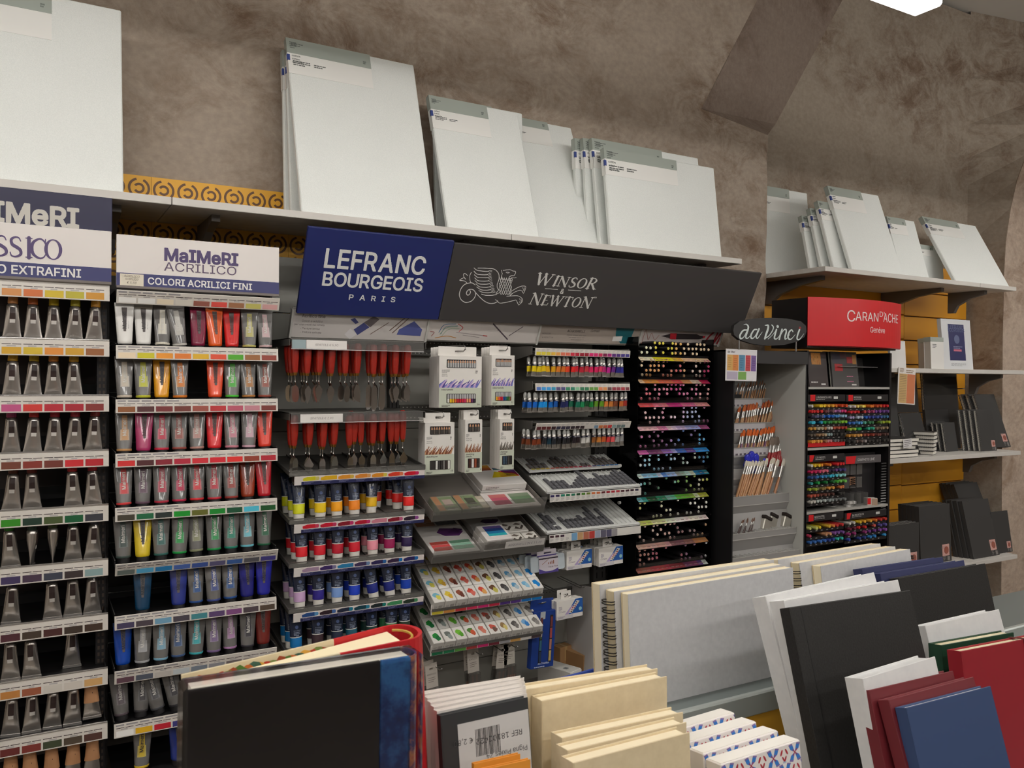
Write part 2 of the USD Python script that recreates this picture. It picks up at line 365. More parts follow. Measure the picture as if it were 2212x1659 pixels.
def lean(name_lb, bl, br, tl, Yb, lean_deg=None, d=.018, h=None, w=None, yaw=0., grp=None):
    """bl, br, tl: pixels of the front face's corners; Yb: plane of the front bottom edge. Returns nothing."""
    P, Q = W(bl[0], bl[1], Yb), W(br[0], br[1], Yb)
    z = ZS0 if abs(P[2]-ZS0) < .05 else P[2]
    w = w or abs(Q[0]-P[0])
    if h is None or lean_deg is None:                       # height and lean such that the top corner projects where the photo has it
        best = None
        for ang in (np.arange(2, 30, .5) if lean_deg is None else [lean_deg]):
            # the top corner lies on x = P.x (no sideways lean)
            T = WX(tl[0], tl[1], P[0]); dy, dz = T[1]-Yb, T[2]-z
            a = math.degrees(math.atan2(dy, dz)); hh = math.hypot(dy, dz)
            best = (a, hh)
        ang, h = best
    else: ang = lean_deg
    n = len(_n)
    # origin: front bottom edge touches the board; the body extends behind it
    R = rx(-ang)@np.eye(3) if not yaw else rz(yaw)@rx(-ang)
    M = TM(A([P[0], Yb, z])+R@A([0, d, 0])+A([0, 0, d*math.sin(math.radians(abs(ang)))*0]), R)
    thing_c(canvas(w, h, d), name_lb, M, grp, w, h)
    return ang, h, w
def thing_c(b, lb, M, grp, w, h):
    p = thing('canvas', lb, 'canvas', M, grp); b(p)
ZS0 = 2.0435
# left to right on the long wall shelf; each fan of canvases leans on the wall
np.set_printoptions(precision=3, suppress=True)
info = []
def cv(lb, bl, br, tl, Yb, **k): info.append((lb[:40], [round(float(x), 3) for x in lean(lb, bl, br, tl, Yb, **k)]))
def fixed(lb, x0, w, h, Yb, ang, d=.018, z=None, yaw=0):
    R = rz(yaw)@rx(-ang); z = ZS0 if z is None else z
    thing_c(canvas(w, h, d), lb, TM(A([x0, Yb, z])+R@A([0, d, 0]), R), None, w, h)
fixed('largest white canvas leaning at the far left edge of the view', W(-190, 400, -.315)[0], W(267, 413, -.315)[0]-W(-190, 400, -.315)[0], .5, -.315, 10)
cv('large upright canvas leaning above the blue sign, front of its stack', (652, 458), (941, 490), (618, 82), -.315)
a1 = info[-1]
for i in range(2): fixed(['large upright canvas second in the stack above the blue sign', 'rearmost large upright canvas of the stack above the blue sign'][i], W(652, 458, -.315)[0]-.004*i, .405, .52, -.205+.05*i, 8-3.2*i)
cv('medium upright canvas in front, right of the tallest stack', (968, 494), (1166, 516), (926, 206), -.315)
fixed('medium upright canvas behind the front one, its band peeking out at left', W(952, 480, -.2)[0]-.0, .335, .46, -.17, 4)
cv('medium upright canvas half hidden by its left neighbour, middle of the shelf', (1150, 505), (1302, 529), (1085, 240), -.255)
cv('landscape canvas in front at the right end of the long shelf', (1320, 530), (1560, 556), (1304, 320), -.315)
for i in range(3): fixed(['second landscape canvas behind the front one at the shelf end', 'third landscape canvas of the stack at the shelf end', 'rearmost landscape canvas of the stack at the shelf end'][i], W(1316-4*i, 528, -.3)[0]-.01-.013*i, .50, .40, -.265+.04*i, 9-2.5*i)
# on the alcove's top board
ZS0 = zs+.0205
cv('white canvas at the left end of the alcove shelf, partly behind the pier', (1643, 592), (1757, 600), (1630, 398), .012)
cv('upright canvas in front of a fan of canvases on the alcove shelf', (1842, 583), (1953, 592), (1787, 402), -.3)
for i in range(3): fixed(['second canvas in the fan behind the upright one, alcove shelf', 'shorter third canvas in the fan on the alcove shelf', 'rearmost short canvas in the fan on the alcove shelf'][i], W(1830, 583, -.3)[0]-.03-.024*i, .27, .325-.035*i, -.262+.04*i, 17-2*i)
cv('small canvas between the fan and the tilted one on the alcove shelf', (1950, 588), (2010, 597), (1915, 468), -.24)
fixed('smallest canvas standing upright in the alcove between the tilted ones', W(1998, 596, -.2)[0], .2, .19, -.17, 5)
cv('wide canvas leaning furthest back at the right end of the alcove shelf', (2067, 603), (2183, 614), (1991, 468), -.3)
# ---------------------------------------------------------------- a small roman letterform set, and points of the photo on tilted panels
def _sf(*xs): return [([(a, y), (b, y)], .055) for a, b, y in xs]
GL = {'I': [([(.2, 0), (.2, 1)], .17)]+_sf((.06, .34, .028), (.06, .34, .972)),
 'N': [([(.1, 0), (.1, 1)], .06), ([(.1, .98), (.75, .02)], .17), ([(.75, 0), (.75, 1)], .06)]+_sf((-.03, .24, .028), (-.06, .14, .972), (.62, .9, .972)),
 'W': [([(0, 1), (.3, .02)], .16), ([(.3, .02), (.53, 1)], .06), ([(.5, 1), (.8, .02)], .16), ([(.8, .02), (1.06, 1)], .06)]+_sf((-.12, .14, .972), (.40, .64, .972), (.94, 1.2, .972)),
 'S': [([(.5, .8), (.42, .95), (.25, .98), (.08, .85), (.12, .62), (.3, .5), (.48, .36), (.5, .15), (.3, .02), (.1, .05), (.03, .22)], (.05, .07, .09, .13, .15, .17, .15, .13, .09, .07, .05))],
 'O': 'O', 'R': [([(.12, 0), (.12, 1)], .16), ([(.12, .97), (.4, .97), (.56, .76), (.4, .53), (.14, .5)], (.05, .07, .15, .07, .05)), ([(.3, .5), (.68, .02)], .15)]+_sf((-.03, .27, .028), (.56, .84, .028), (-.03, .15, .972)),
 'E': [([(.12, 0), (.12, 1)], .16), ([(.12, .97), (.55, .97)], .06), ([(.12, .5), (.42, .5)], .05), ([(.12, .03), (.58, .03)], .06), ([(.55, .97), (.55, .8)], .05), ([(.58, .03), (.61, .22)], .05)]+_sf((-.03, .1, .028), (-.03, .1, .972)),
 'T': [([(.36, 0), (.36, 1)], .16), ([(0, .97), (.72, .97)], .06), ([(.02, .97), (0, .78)], .05), ([(.7, .97), (.72, .78)], .05)]+_sf((.2, .52, .028)),
 'C': [([(.7, .78), (.6, .93), (.42, .98), (.16, .8), (.08, .5), (.16, .2), (.42, .02), (.62, .07), (.73, .24)], (.06, .08, .09, .14, .17, .14, .09, .07, .05)), ([(.71, .98), (.70, .74)], .05)],
 'L': [([(.12, 0), (.12, 1)], .16), ([(.12, .03), (.55, .03)], .06), ([(.55, .03), (.58, .22)], .05)]+_sf((-.03, .1, .028), (-.03, .27, .972)),
 'A': [([(.02, .02), (.38, 1)], .06), ([(.38, 1), (.74, .02)], .16), ([(.15, .35), (.6, .35)], .05)]+_sf((-.1, .14, .028), (.6, .88, .028))}
_gl = {}
def glyph(c):
    if c not in _gl:
        if GL[c] == 'O': _gl[c] = affinity.scale(Point(.42, .5).buffer(1, quad_segs=10), .42, .52).difference(affinity.scale(Point(.42, .5).buffer(1, quad_segs=10), .26, .465))
        else: _gl[c] = unary_union([stroke(p, w if np.isscalar(w) else w[0], None if np.isscalar(w) else w) for p, w in GL[c]]).simplify(.004)
    return _gl[c]
def serif(items, h, sx=1., shear=0.):
    """items: (letter, x[, height]); one polygon in (x, z)."""
    return unary_union([affinity.affine_transform(glyph(i[0]), [k*sx, k*shear, 0, k, i[1], 0]) for i in items for k in [i[2] if len(i) > 2 else h]])
def onp(x, y, M):
    """A pixel as (x, z) in the plane y = 0 of the frame M."""
    n, o = M[:3, 1], M[:3, 3]; d = ray(x, y); P = CAM+d*((o-CAM)@n)/(d@n)
    q = M[:3, :3].T@(P-o); return float(q[0]), float(q[2])
def fit(s, a, b, h, bold=False, depth=.0006, y=0., shear=0., track=0.):
    """Lettering from local point a to local x b, cap height h."""
    v, f = text(s, h, bold, depth, shear=shear, track=track); w = v[:, 0].max(); return v*A([(b-a[0])/w, 1, 1])+A([a[0], y, a[1]]), f
def poly_px(pts, M): return Polygon([onp(x, y, M) for x, y in pts]).buffer(0)
# ================================================================ the two racks of paint tubes at left
BLK = mat((30, 28, 30), .5); BLK2 = mat((20, 19, 21), .6); STEEL = mat((150, 148, 145), .35, .8); STRIPW = mat((214, 208, 200), .35); NAVY = mat((62, 64, 112), .4); ALU = mat((205, 203, 200), .32, .9)
GRY = mat((150, 148, 142), .5)
FY = -.36
def patch(a, b, z0, z1, w0, w1, off=.0005, nz=5, nx=5):
    v = []
    for z, w in zip(np.linspace(z0, z1, nz), np.linspace(w0, w1, nz)):
        for x in np.linspace(-w, w, nx): v.append([x, -b(z)*math.sqrt(max(1-(x/a(z))**2, 0))-off, z])
    f = []
    for i in range(nz-1):
        for j in range(nx-1): k = i*nx+j; f += [[k, k+1, k+nx+1], [k, k+nx+1, k+nx]]
    return A(v), A(f)
def acr(kind, col, ink=None):
    def f(p):
        L = lambda z, u, v: u+(v-u)*min(max((z-.018)/.09, 0), 1)
        a = lambda z: L(z, .0172, .0225); b = lambda z: L(z, .0172, .0012)
        body = col if kind == 'f' else (112, 110, 108)
        zs_ = [.014, .017, .022, .05, .075, .1, .108, .112]
        bm = mat(body, .22, 0, .5, .6)
        part(p, 'tube_body', loft([ring(a(z)*(.9 if z < .016 else 1), b(z)*(.9 if z < .016 else 1), z, 16) for z in zs_]), bm, True)
        part(p, 'cap', lathe([(.0145, 0), (.0150, .001), (.0150, .0125), (.0140, .0138)], 12), BLK, 40)
        part(p, 'crimp', box(-.0227, .0227, -.0016, .0016, .1085, .118, .0006), mat(tuple(int(c*.6+40) for c in body), .3, 0, .5, .5))
        if kind == 'g':
            part(p, 'colour_band', lathe([(.0160, .0138), (.0174, .0142), (.0178, .0185), (.0172, .0195)], 14), mat(col, .35), True)
            l = part(p, 'label', patch(a, b, .042, .104, .0068, .0062), mat(tuple(int(c*.85+18) for c in col), .35))
            part(p, 'lower_label', patch(a, b, .0405, .068, .0105, .0098, .0003), mat(tuple(int(c*.55+75) for c in col), .35))
            ic = ink or (206, 204, 198)
        else:
            part(p, 'window', patch(a, b, .045, .106, .0028, .0062), mat((92, 84, 82), .3))
            ic = ink or tuple(int(c*.45) for c in col)
        t = mv(text('Maimeri', .0085, True, depth=.0004), R=ry(-90)); t = mv(t, (.0036, 0, .052))
        an = math.atan2(.016, .09); o = -b(.05)-.0008
        v = t[0].copy(); v[:, 1] += o+(v[:, 2]-.05)*math.tan(an)
        part(p, 'lettering', (v, t[1]), mat(ic, .4))
        t2 = mv(text('ACRILICO', .0036, depth=.0003), R=ry(-90)); v = mv(t2, (.0095, 0, .052))[0].copy(); v[:, 1] += o+.002+(v[:, 2]-.05)*math.tan(an)
        part(p, 'small_lettering', (v, t2[1]), mat((190, 186, 180) if kind == 'g' else ic, .4))
    return f
def oil(cap_col, wrap=None, dark=False):
    def f(p):
        H = .112
        def sec(z):
            u = min(max((z-.006)/.086, 0), 1); return .0208+(.0118-.0208)*u**.75, .0012+(.0118-.0012)*min(1, u*1.45)
        zz = [.0, .004, .0062, .018, .032, .048, .064, .078, .086]
        part(p, 'tube_body', loft([ring(*sec(z), z, 16) for z in zz]+[ring(.0068, .0068, .0905, 16)]), mat((204, 198, 192), .24, .9), True)
        part(p, 'crimp', box(-.0211, .0211, -.0022, .0022, 0, .0065, .0006), mat((196, 192, 188), .3, .9))
        a = lambda z: sec(z)[0]; b = lambda z: sec(z)[1]
        part(p, 'dark_label', patch(a, b, .052, .080, .0062, .0058), mat((58, 44, 42), .35))
        part(p, 'price_sticker', patch(a, b, .043, .0515, .0054, .0056), mat((205, 200, 194), .5))
        part(p, 'cap', lathe([(.0104, .0895), (.0108, .0905), (.0104, .108), (.0094, .1092)], 12), mat(cap_col, .4), 40)
        if wrap: part(p, 'tester_wrap', loft([ring(a(z)+.0012, b(z)+.0012, z, 16) for z in (.040, .052, .07, .086)]+[ring(.0125, .0125, .107, 16)]), mat(wrap, .7), True, label='kraft paper wrapped round the upper half')
    return f
def strip(p, L, h, z, cols, sw0, pitch, swh, tilt=0, micro=True, y=0., name='label_strip', sww=.9, chrome=True):
    """A label holder with printed colour fields; front face at y."""
    R = rx(tilt)
    def P(m): return mv(mv(m, R=R), (0, y, z))
    s = part(p, name, P(box(0, L, 0, .003, 0, h, .0008)), STRIPW)
    if chrome: part(s, 'chrome_rail', P(box(0, L, -.0012, .004, h, h+.004, .001)), mat((215, 213, 210), .22, .9))
    for i, c in enumerate(cols):
        if c is None: continue
        part(s, 'colour_field', P(plate(rect(sw0+pitch*i+pitch*(1-sww)/2, h*.08, sw0+pitch*i+pitch*(1+sww)/2, h*.08+swh), 0, .0003)), mat(c, .4))
    if micro:
        ds = [rect(sw0+pitch*i+pitch*u, h*.66, sw0+pitch*i+pitch*(u+.42), h*.70) for i in range(len(cols)) for u in (.05, .53)]
        part(s, 'dash_print', P(plate(unary_union(ds), 0, .0003)), mat((74, 62, 62), .5))
        r = random.Random(int(z*1e4)); ds = [rect(sw0+pitch*(i+.5)-pitch*r.uniform(.12, .24), h*.53, sw0+pitch*(i+.5)+pitch*r.uniform(.12, .24), h*.615) for i in range(len(cols))]
        part(s, 'small_print', P(plate(unary_union(ds), 0, .0003)), mat((178, 174, 172), .5))
        if chrome is not True: part(s, 'title_print', P(lines(.004, h*.92, 1, L*.42, .01, h*.1, 3)), mat((150, 146, 148), .5))
    return s
def upright(p, x, z0, z1, y=-.13, w=.022, dep=.02):
    u = part(p, 'upright', box(x-w/2, x+w/2, y, y+dep, z0, z1), BLK)
    hs = [box(x-w*.3+dx, x-w*.08+dx, y-.0006, y+.0001, z, z+.009) for z in np.arange(z0+.02, z1, .0165) for dx in (0, w*.42)]
    part(u, 'slot_row', join(*hs), mat((70, 58, 50), .6), kind='stuff')
CN = {}
# ---- acrylic rack
xL, xR = W(250, 857, FY)[0], W(601, 857, FY)[0]; LA = xR-xL
zl = [W(250, y, FY)[2] for y in (655, 775, 888.5, 1010.6, 1130.6, 1242.7, 1357.6, 1470, 1596)]
PA = (zl[1]-zl[8])/7
zl = [zl[0]]+[zl[1]-PA*k for k in range(8)]
ra = thing('tube_rack', 'black rack of acrylic paint tubes under a white header with navy band', 'display rack', TM((xL, FY, 0)))
part(ra, 'back_panel', box(-.004, LA+.004, .255, .262, .25, 1.86), mat((62, 58, 54), .6))
for s in (-.012, LA+.006): part(ra, 'side_panel', box(s, s+.006, .12, .262, .25, 1.86), BLK)
SC = [[(244, 242, 238), (240, 238, 234), (236, 222, 196), (222, 216, 204), (160, 100, 88), (238, 92, 84), (172, 122, 90), (208, 200, 112), (222, 172, 170)],
 [(232, 212, 180), (206, 196, 24), (234, 150, 36), (226, 124, 40), (222, 176, 28), (226, 80, 48), (76, 168, 24), (156, 100, 50), (146, 58, 44)],
 [(144, 86, 44), (84, 42, 42), (122, 44, 46), (116, 52, 44), (160, 80, 66), (192, 46, 50), (190, 84, 106), (198, 132, 144), (122, 50, 42)],
 [(216, 46, 46), (84, 36, 40), (142, 34, 50), (188, 36, 62), (214, 42, 56), (222, 32, 50), (232, 46, 42), (150, 60, 40), (184, 34, 50)],
 [(68, 62, 50), (24, 104, 66), (36, 48, 46), (10, 146, 38), (102, 104, 36), (10, 138, 42), (10, 78, 48), (76, 190, 216), (14, 82, 32)],
 [(112, 124, 120), (96, 188, 234), (48, 138, 200), (86, 118, 196), (72, 100, 178), (104, 100, 140), (70, 110, 180), (104, 104, 110), (82, 76, 154)],
 [(70, 62, 92), (76, 66, 74), (112, 160, 188), (74, 68, 78), (66, 134, 142), (90, 66, 110), (128, 76, 128), (80, 68, 74), (84, 70, 58)],
 [(104, 74, 86), (92, 98, 112), (202, 196, 190), (200, 208, 212), (128, 138, 150), (150, 150, 156), (120, 110, 110), (160, 150, 150), (90, 90, 96)],
 [(238, 236, 232), (226, 176, 36), (190, 36, 52), (66, 64, 128), (40, 110, 70), (200, 110, 60), (120, 70, 50), (60, 60, 66), (90, 80, 70)]]
TA = [[('w', 'white'), ('w', 'white'), ((226, 220, 204), 'cream'), ((208, 204, 196), 'silver'), ('f', (130, 28, 62), 'wine red'), ('f', (232, 92, 28), 'orange'), ('f', (222, 44, 44), 'bright red'), ((200, 192, 112), 'straw'), ((210, 176, 178), 'pale pink')],
 [((214, 200, 182), 'beige'), ((206, 208, 56), 'lemon'), ('f', (236, 164, 28), 'amber'), ((228, 128, 44), 'orange'), None, ('f', (240, 78, 36), 'red orange'), ((76, 190, 60), 'leaf green'), ((190, 128, 70), 'ochre'), ((156, 80, 66), 'russet')],
 [((206, 154, 100), 'tan'), ('f', (178, 52, 104), 'magenta'), ((206, 50, 76), 'crimson'), ((158, 80, 72), 'brick'), ((200, 150, 140), 'salmon'), ('f', (232, 46, 54), 'scarlet'), ((222, 140, 158), 'pink'), ((220, 176, 192), 'rose'), ('f', (232, 66, 48), 'vermilion')],
 [((224, 70, 72), 'red'), ((110, 84, 100), 'plum'), ((196, 60, 80), 'crimson'), ((206, 50, 84), 'ruby'), ((228, 56, 64), 'scarlet'), ((200, 50, 66), 'carmine'), ((160, 60, 54), 'brick'), ('f', (156, 60, 34), 'rust'), ('f', (196, 28, 44), 'deep red')],
 [((70, 84, 80), 'slate'), ('f', (222, 194, 40), 'yellow'), ((60, 110, 104), 'sea green'), ((40, 160, 76), 'green'), ((150, 152, 118), 'olive'), ((46, 156, 84), 'emerald'), ((44, 140, 116), 'teal'), ((120, 206, 222), 'cyan'), ((44, 100, 70), 'forest green')],
 [None, ('f', (12, 60, 92), 'petrol blue'), None, ('f', (42, 56, 138), 'royal blue'), ((56, 92, 156), 'mid blue'), ((70, 84, 150), 'grey blue'), ((50, 90, 156), 'cobalt'), ('f', (34, 36, 124), 'navy'), ('f', (38, 42, 156), 'ultramarine')],
 [('f', (16, 70, 168), 'bright blue'), ((176, 176, 178), 'silver'), ((130, 180, 206), 'light blue'), ((70, 96, 140), 'steel blue'), ((70, 182, 190), 'turquoise'), ((128, 104, 150), 'purple'), ((190, 140, 190), 'lilac'), ((60, 58, 64), 'black'), ('f', (116, 40, 34), 'red brown')],
 [((96, 84, 90), 'mauve grey'), ((66, 64, 66), 'charcoal'), ((80, 80, 84), 'graphite'), ((56, 54, 58), 'black'), None, None, None, None, None],
 [None, ((222, 190, 52), 'yellow'), None, ('f', (34, 52, 128), 'blue'), None, None, None, None, None]]
NUM = ['top', 'second', 'third', 'fourth', 'fifth', 'sixth', 'seventh', 'eighth', 'ninth']
SHA = .0345
for r in range(9):
    ti = {0: 22, 5: 24, 7: 10}.get(r, -6)
    tr = part(ra, 'tray', join(box(.002, LA-.002, .010, .235, zl[r]+SHA-.014, zl[r]+SHA-.011), box(.002, LA-.002, .232, .235, zl[r]+SHA-.011, zl[r]+SHA+.02), box(0, .002, .010, .235, zl[r]+SHA-.014, zl[r]+SHA), box(LA-.002, LA, .010, .235, zl[r]+SHA-.014, zl[r]+SHA)), BLK2)
    if r: part(tr, 'rim_wire', join(tube([(.001, .012, zl[r]+SHA+.003), (.001, .23, zl[r]+SHA+.003)], .0012, 5), tube([(LA-.001, .012, zl[r]+SHA+.003), (LA-.001, .23, zl[r]+SHA+.003)], .0012, 5), tube([(.001, .2, zl[r]+SHA+.012), (LA-.001, .2, zl[r]+SHA+.012)], .0012, 5)), STEEL)
    strip(ra, LA, SHA, zl[r], SC[r], .003, (LA-.006)/9, .0135, ti, y=.0, chrome=False)
    for i, t in enumerate(TA[r]):
        if t is None or r == 0 and False: continue
        if t[0] == 'w': k, c, cn = 'f', (232, 230, 226), 'white'
        elif t[0] == 'f': k, c, cn = t
        else: k, (c, cn) = 'g', t
        if r == 8: zf = zl[8]+SHA-.011-PA
        else: zf = zl[r+1]+SHA-.011
        x = .003+(LA-.006)/9*(i+.46)
        R = rz(rng.uniform(-9, 9))@ry(rng.uniform(-1.5, 1.5))@rx(rng.uniform(-5, -2))
        dy = .030+rng.uniform(0, .010)
        if (r, i) == (0, 3): R = rz(8)@ry(-7)
        if r == 7: R = rz(5)@ry([-4, 3, -12, -9][min(i, 3)])@rx(-8); dy = .055
        nm = ('opaque %s paint tube' if k == 'f' else 'clear paint tube with %s label') % cn
        q = thing('paint_tube', f'{nm}, {ORD[i]} from left, {NUM[r]} row, acrylic rack', 'paint tube', TM((xL+x, FY+dy, zf), R), 'acrylic paint tubes')
        acr(k, c, (46, 42, 46) if cn in ('white', 'amber', 'yellow') else None)(q)
# one more tray to stand the lowest tubes on
part(ra, 'tray', box(.002, LA-.002, .010, .235, zl[8]+SHA-.014-PA, zl[8]+SHA-.011-PA), BLK2)
zh0, zh1 = W(250, 618, FY)[2], W(250, 505, FY)[2]
def header(p, L, z0, z1, navy_h, rim=True):
    h = part(p, 'header_board', box(0, L, 0, .012, z0, z1, .001), mat((226, 220, 216), .35))
    part(h, 'navy_band', plate(rect(0, z0+.003, L, z0+navy_h), 0, .0004), NAVY)
    part(h, 'bottom_rail', box(0, L, -.004, .002, z0-.004, z0+.003, .001), mat((120, 112, 108), .4))
    return h
h = header(ra, LA, zh0, zh1, .034)
hz = zh0
part(h, 'logo', join(*[text(s, k, True, x=LA*.29+o, z=hz+.076, y=0, sx=w) for s, k, o, w in ()]) if False else join(text('MaIMeRI', .030, 2, x=LA*.275, z=hz+.072, sx=1.0)), mat((78, 64, 108), .4))
part(h, 'thin_logo', text('ACRILICO', .0215, x=LA*.275, z=hz+.046, sx=1.22), mat((96, 80, 104), .4))
part(h, 'white_lettering', text('COLORI ACRILICI FINI', .0165, True, x=LA*.50, at='c', z=hz+.0095, y=-.0004), mat((232, 230, 228), .4))
part(h, 'price_sticker', plate(rect(LA*.02, hz+.003, LA*.155, hz+.032), -.0006, .0006), mat((222, 214, 196), .6))
part(h, 'handwriting', join(text('ACRILICO', .0052, x=LA*.087, at='c', z=hz+.024, y=-.0012, shear=.2), text('ACRILICO', .0045, x=LA*.087, at='c', z=hz+.017, y=-.0012, shear=.2), text('€ 5,50', .0052, x=LA*.087, at='c', z=hz+.008, y=-.0012, shear=.2)), mat((150, 142, 132), .6))
# ---- oil rack: continues out of the picture at left
xr = W(236, 850, FY)[0]; PO = .0435; NO = 7; x0 = xr-.014-NO*PO; LO = xr-x0
zo = [W(235, y, FY)[2] for y in (651, 771)]; zo = [zo[0]]+[zo[1]-PA*k for k in range(8)]
ro = thing('tube_rack', 'black rack of silver oil paint tubes cut by the left picture edge', 'display rack', TM((x0, FY, 0)))
part(ro, 'back_panel', box(0, LO-.004, .255, .262, .25, 1.86), mat((66, 58, 56), .6))
upright(ro, LO-.012, .3, 1.84, .07)
SO = [[(196, 182, 110), (198, 182, 112), (208, 140, 76), (206, 108, 50), (208, 180, 32), (184, 172, 40), (202, 142, 40)],
 [(200, 120, 50), (216, 96, 44), (210, 162, 36), (208, 178, 38), (222, 140, 48), (206, 156, 38), (150, 92, 48)],
 [(140, 40, 50), (126, 30, 40), (196, 84, 134), (210, 54, 48), (184, 36, 52), (172, 30, 48), (134, 46, 42)],
 [(150, 50, 50), (196, 40, 48), (116, 62, 46), (136, 52, 42), (114, 52, 42), (206, 42, 48), (186, 36, 46)],
 [(50, 60, 44), (42, 72, 46), (50, 138, 28), (30, 56, 44), (72, 88, 48), (18, 90, 52), (60, 60, 68)],
 [(60, 56, 70), (62, 54, 84), (68, 56, 94), (74, 56, 76), (62, 66, 80), (60, 50, 50), (138, 164, 164)],
 [(70, 50, 60), (80, 50, 102), (80, 44, 52), (72, 60, 50), (76, 44, 42), (66, 54, 46), (70, 54, 44)],
 [(120, 110, 100), (150, 136, 120), (190, 128, 66), (154, 88, 62), (206, 200, 190), (206, 198, 188), (208, 164, 106)],
 [(90, 70, 60), (126, 52, 44), (106, 46, 44), (130, 56, 50), (66, 74, 54), (84, 72, 60), (84, 56, 50)]]
MISS = {(1, 6), (3, 4), (5, 3), (6, 4), (6, 6)}
CNAME = lambda c: ('grey' if max(c)-min(c) < 22 else 'yellow' if c[0] > 165 and c[1] > 140 else 'orange' if c[0] > 180 and c[1] > 88 else 'pink' if c[0] > 150 and c[2] > 110 else 'red' if c[0] > 130 and c[1] < 70 else 'green' if c[1] > c[0] and c[1] > c[2] else 'blue' if c[2] > c[0] and c[0] < 70 else 'violet' if c[2] > c[0] else 'brown')
for r in range(9):
    zt_ = zo[r]+.043
    part(ro, 'tray', join(box(0, LO-.003, .010, .235, zt_-.014, zt_-.011), box(0, LO-.003, .232, .235, zt_-.011, zt_+.02), box(LO-.005, LO-.003, .01, .235, zt_-.014, zt_)), BLK2)
    strip(ro, LO, .039, zo[r], SO[r], .004, PO, .0165, -4, y=.0)
    zf = zo[r]-PA+.043-.011
    for i in range(NO):
        if (r, i) in MISS: continue
        c = SO[r][i]; side = r == 4 and i in (3, 4)
        w = (204, 150, 106) if (r == 7 and i == 6) or (r == 8 and i > 0) else None
        R = rz(rng.uniform(-8, 8)+(82 if side else 0))@ry(rng.uniform(-2.5, 2.5))@rx(rng.uniform(-7, -3)*(0 if side else 1))
        lb = f'silver tube{" in kraft wrap" if w else " turned sideways" if side else ""} with {CNAME(c)} cap, {ORD[NO-1-i]} from right, {NUM[r]} row, oil rack'
        q = thing('paint_tube', lb, 'paint tube', TM((x0+.004+PO*(i+.5), FY+.034+rng.uniform(0, .012)+(.03 if (r, i) == (6, 5) else 0), zf+(.01 if w and r == 7 else 0)), R), 'oil paint tubes')
        oil(c, w)(q)
part(ro, 'tray', box(0, LO-.003, .010, .235, zo[8]+.032-PA-.003, zo[8]+.032-PA), BLK2)
zb0, zb1, zb2 = W(238, 612, FY)[2], W(240, 500, FY)[2], W(240, 440, FY)[2]+.03
LH = W(241, 520, FY)[0]-x0
h = header(ro, LH, zb0, zb1, .0365)
part(h, 'serif_lettering', plate(affinity.translate(serif([('C', -.358), ('L', -.312), ('A', -.287), ('S', -.243), ('S', -.2138), ('I', -.1837), ('C', -.1728), ('O', -.1436)], .047, .95), LH, zb0+.0485), 0, .0006), mat((84, 68, 112), .4))
part(h, 'white_lettering', text('COLORI A OLIO EXTRAFINI', .0195, True, at='r', x=LH-.066, z=zb0+.0095, y=-.0004), mat((230, 228, 226), .4))
u = part(ro, 'upper_board', box(0, LH+.002, .010, .022, zb1-.002, zb2, .001), mat((28, 26, 62), .4))
part(u, 'white_logo', text('MaIMeRI', .044, 2, at='r', x=LH-.070, z=zb1+.004, y=.010), mat((196, 192, 184), .5))
# ================================================================ brand boards over the middle bays
TS = 25.9; RS = rx(TS)
MS = TM(A([.657, -.262, W(645, 677, -.262)[2]]), RS)
zt1 = (1.998-MS[2, 3])/math.cos(math.radians(TS))
xs_b = W(947, 690, -.262)[0]-.657; xs_e = 2.388-.657
s1 = thing('shop_sign', 'dark blue tilted sign with white lettering over the palette knives', 'sign', MS)
part(s1, 'sign_board', box(0, xs_b-.001, 0, .012, 0, zt1, .001), mat((34, 44, 104), .45))
LW = mat((226, 226, 224), .45)
a, b = onp(699, 577, MS), onp(916, 590, MS); hh = onp(703, 537, MS)[1]-a[1]
part(s1, 'white_lettering', fit('LEFRANC', (a[0], a[1]), b[0], hh, True, track=.13), LW)
a, b = onp(695, 616, MS), onp(911, 629, MS); hh = onp(697, 587, MS)[1]-a[1]
part(s1, 'white_lettering', fit('BOURGEOIS', (a[0], a[1]), b[0], hh, True, track=.09), LW)
a, b = onp(753, 647, MS), onp(853, 653, MS); hh = onp(754, 636, MS)[1]-a[1]
part(s1, 'white_lettering', fit('PARIS', (a[0], a[1]), b[0], hh, True, track=1.0), LW)
s2 = thing('shop_sign', 'long charcoal tilted sign with white winged lion emblem and italic lettering', 'sign', MS)
part(s2, 'sign_board', box(xs_b+.001, xs_e, 0, .012, 0, zt1-.006, .001), mat((66, 63, 63), .5))
K = 1/5.821
G = lambda pts: [onp(950+x*K, 540+y*K, MS) for x, y in pts]
gs = []
def g(w, *pts): gs.append(stroke(G(pts), w*.00019))
g(11, (480, 228), (580, 230), (680, 240), (735, 290), (745, 360), (720, 440), (730, 490), (745, 500))
for f_ in ([(430, 225), (470, 255), (560, 268), (612, 270)], [(430, 268), (470, 303), (550, 312), (602, 310)], [(435, 312), (480, 345), (560, 350), (606, 350)], [(440, 350), (480, 385), (560, 392), (612, 388)], [(443, 385), (490, 424), (570, 430), (622, 425)], [(455, 425), (500, 462), (580, 470), (632, 462)], [(465, 465), (520, 500), (590, 505), (642, 498)], [(490, 510), (540, 532), (610, 538), (652, 530)], [(525, 555), (580, 570), (650, 570), (715, 560)]):
    g(12, *f_)
    x, y = f_[-1]
    if y < 550: g(8, (x-4, y-2), (x+20, y-14), (x+44, y-10)); g(7, (x+8, y+10), (x+28, y+2), (x+44, y+6))
g(9, (775, 255), (780, 280), (788, 302)); g(10, (800, 256), (850, 250), (885, 248), (920, 264), (950, 270), (948, 300), (930, 322), (905, 322), (880, 334), (870, 348), (882, 362), (905, 358))
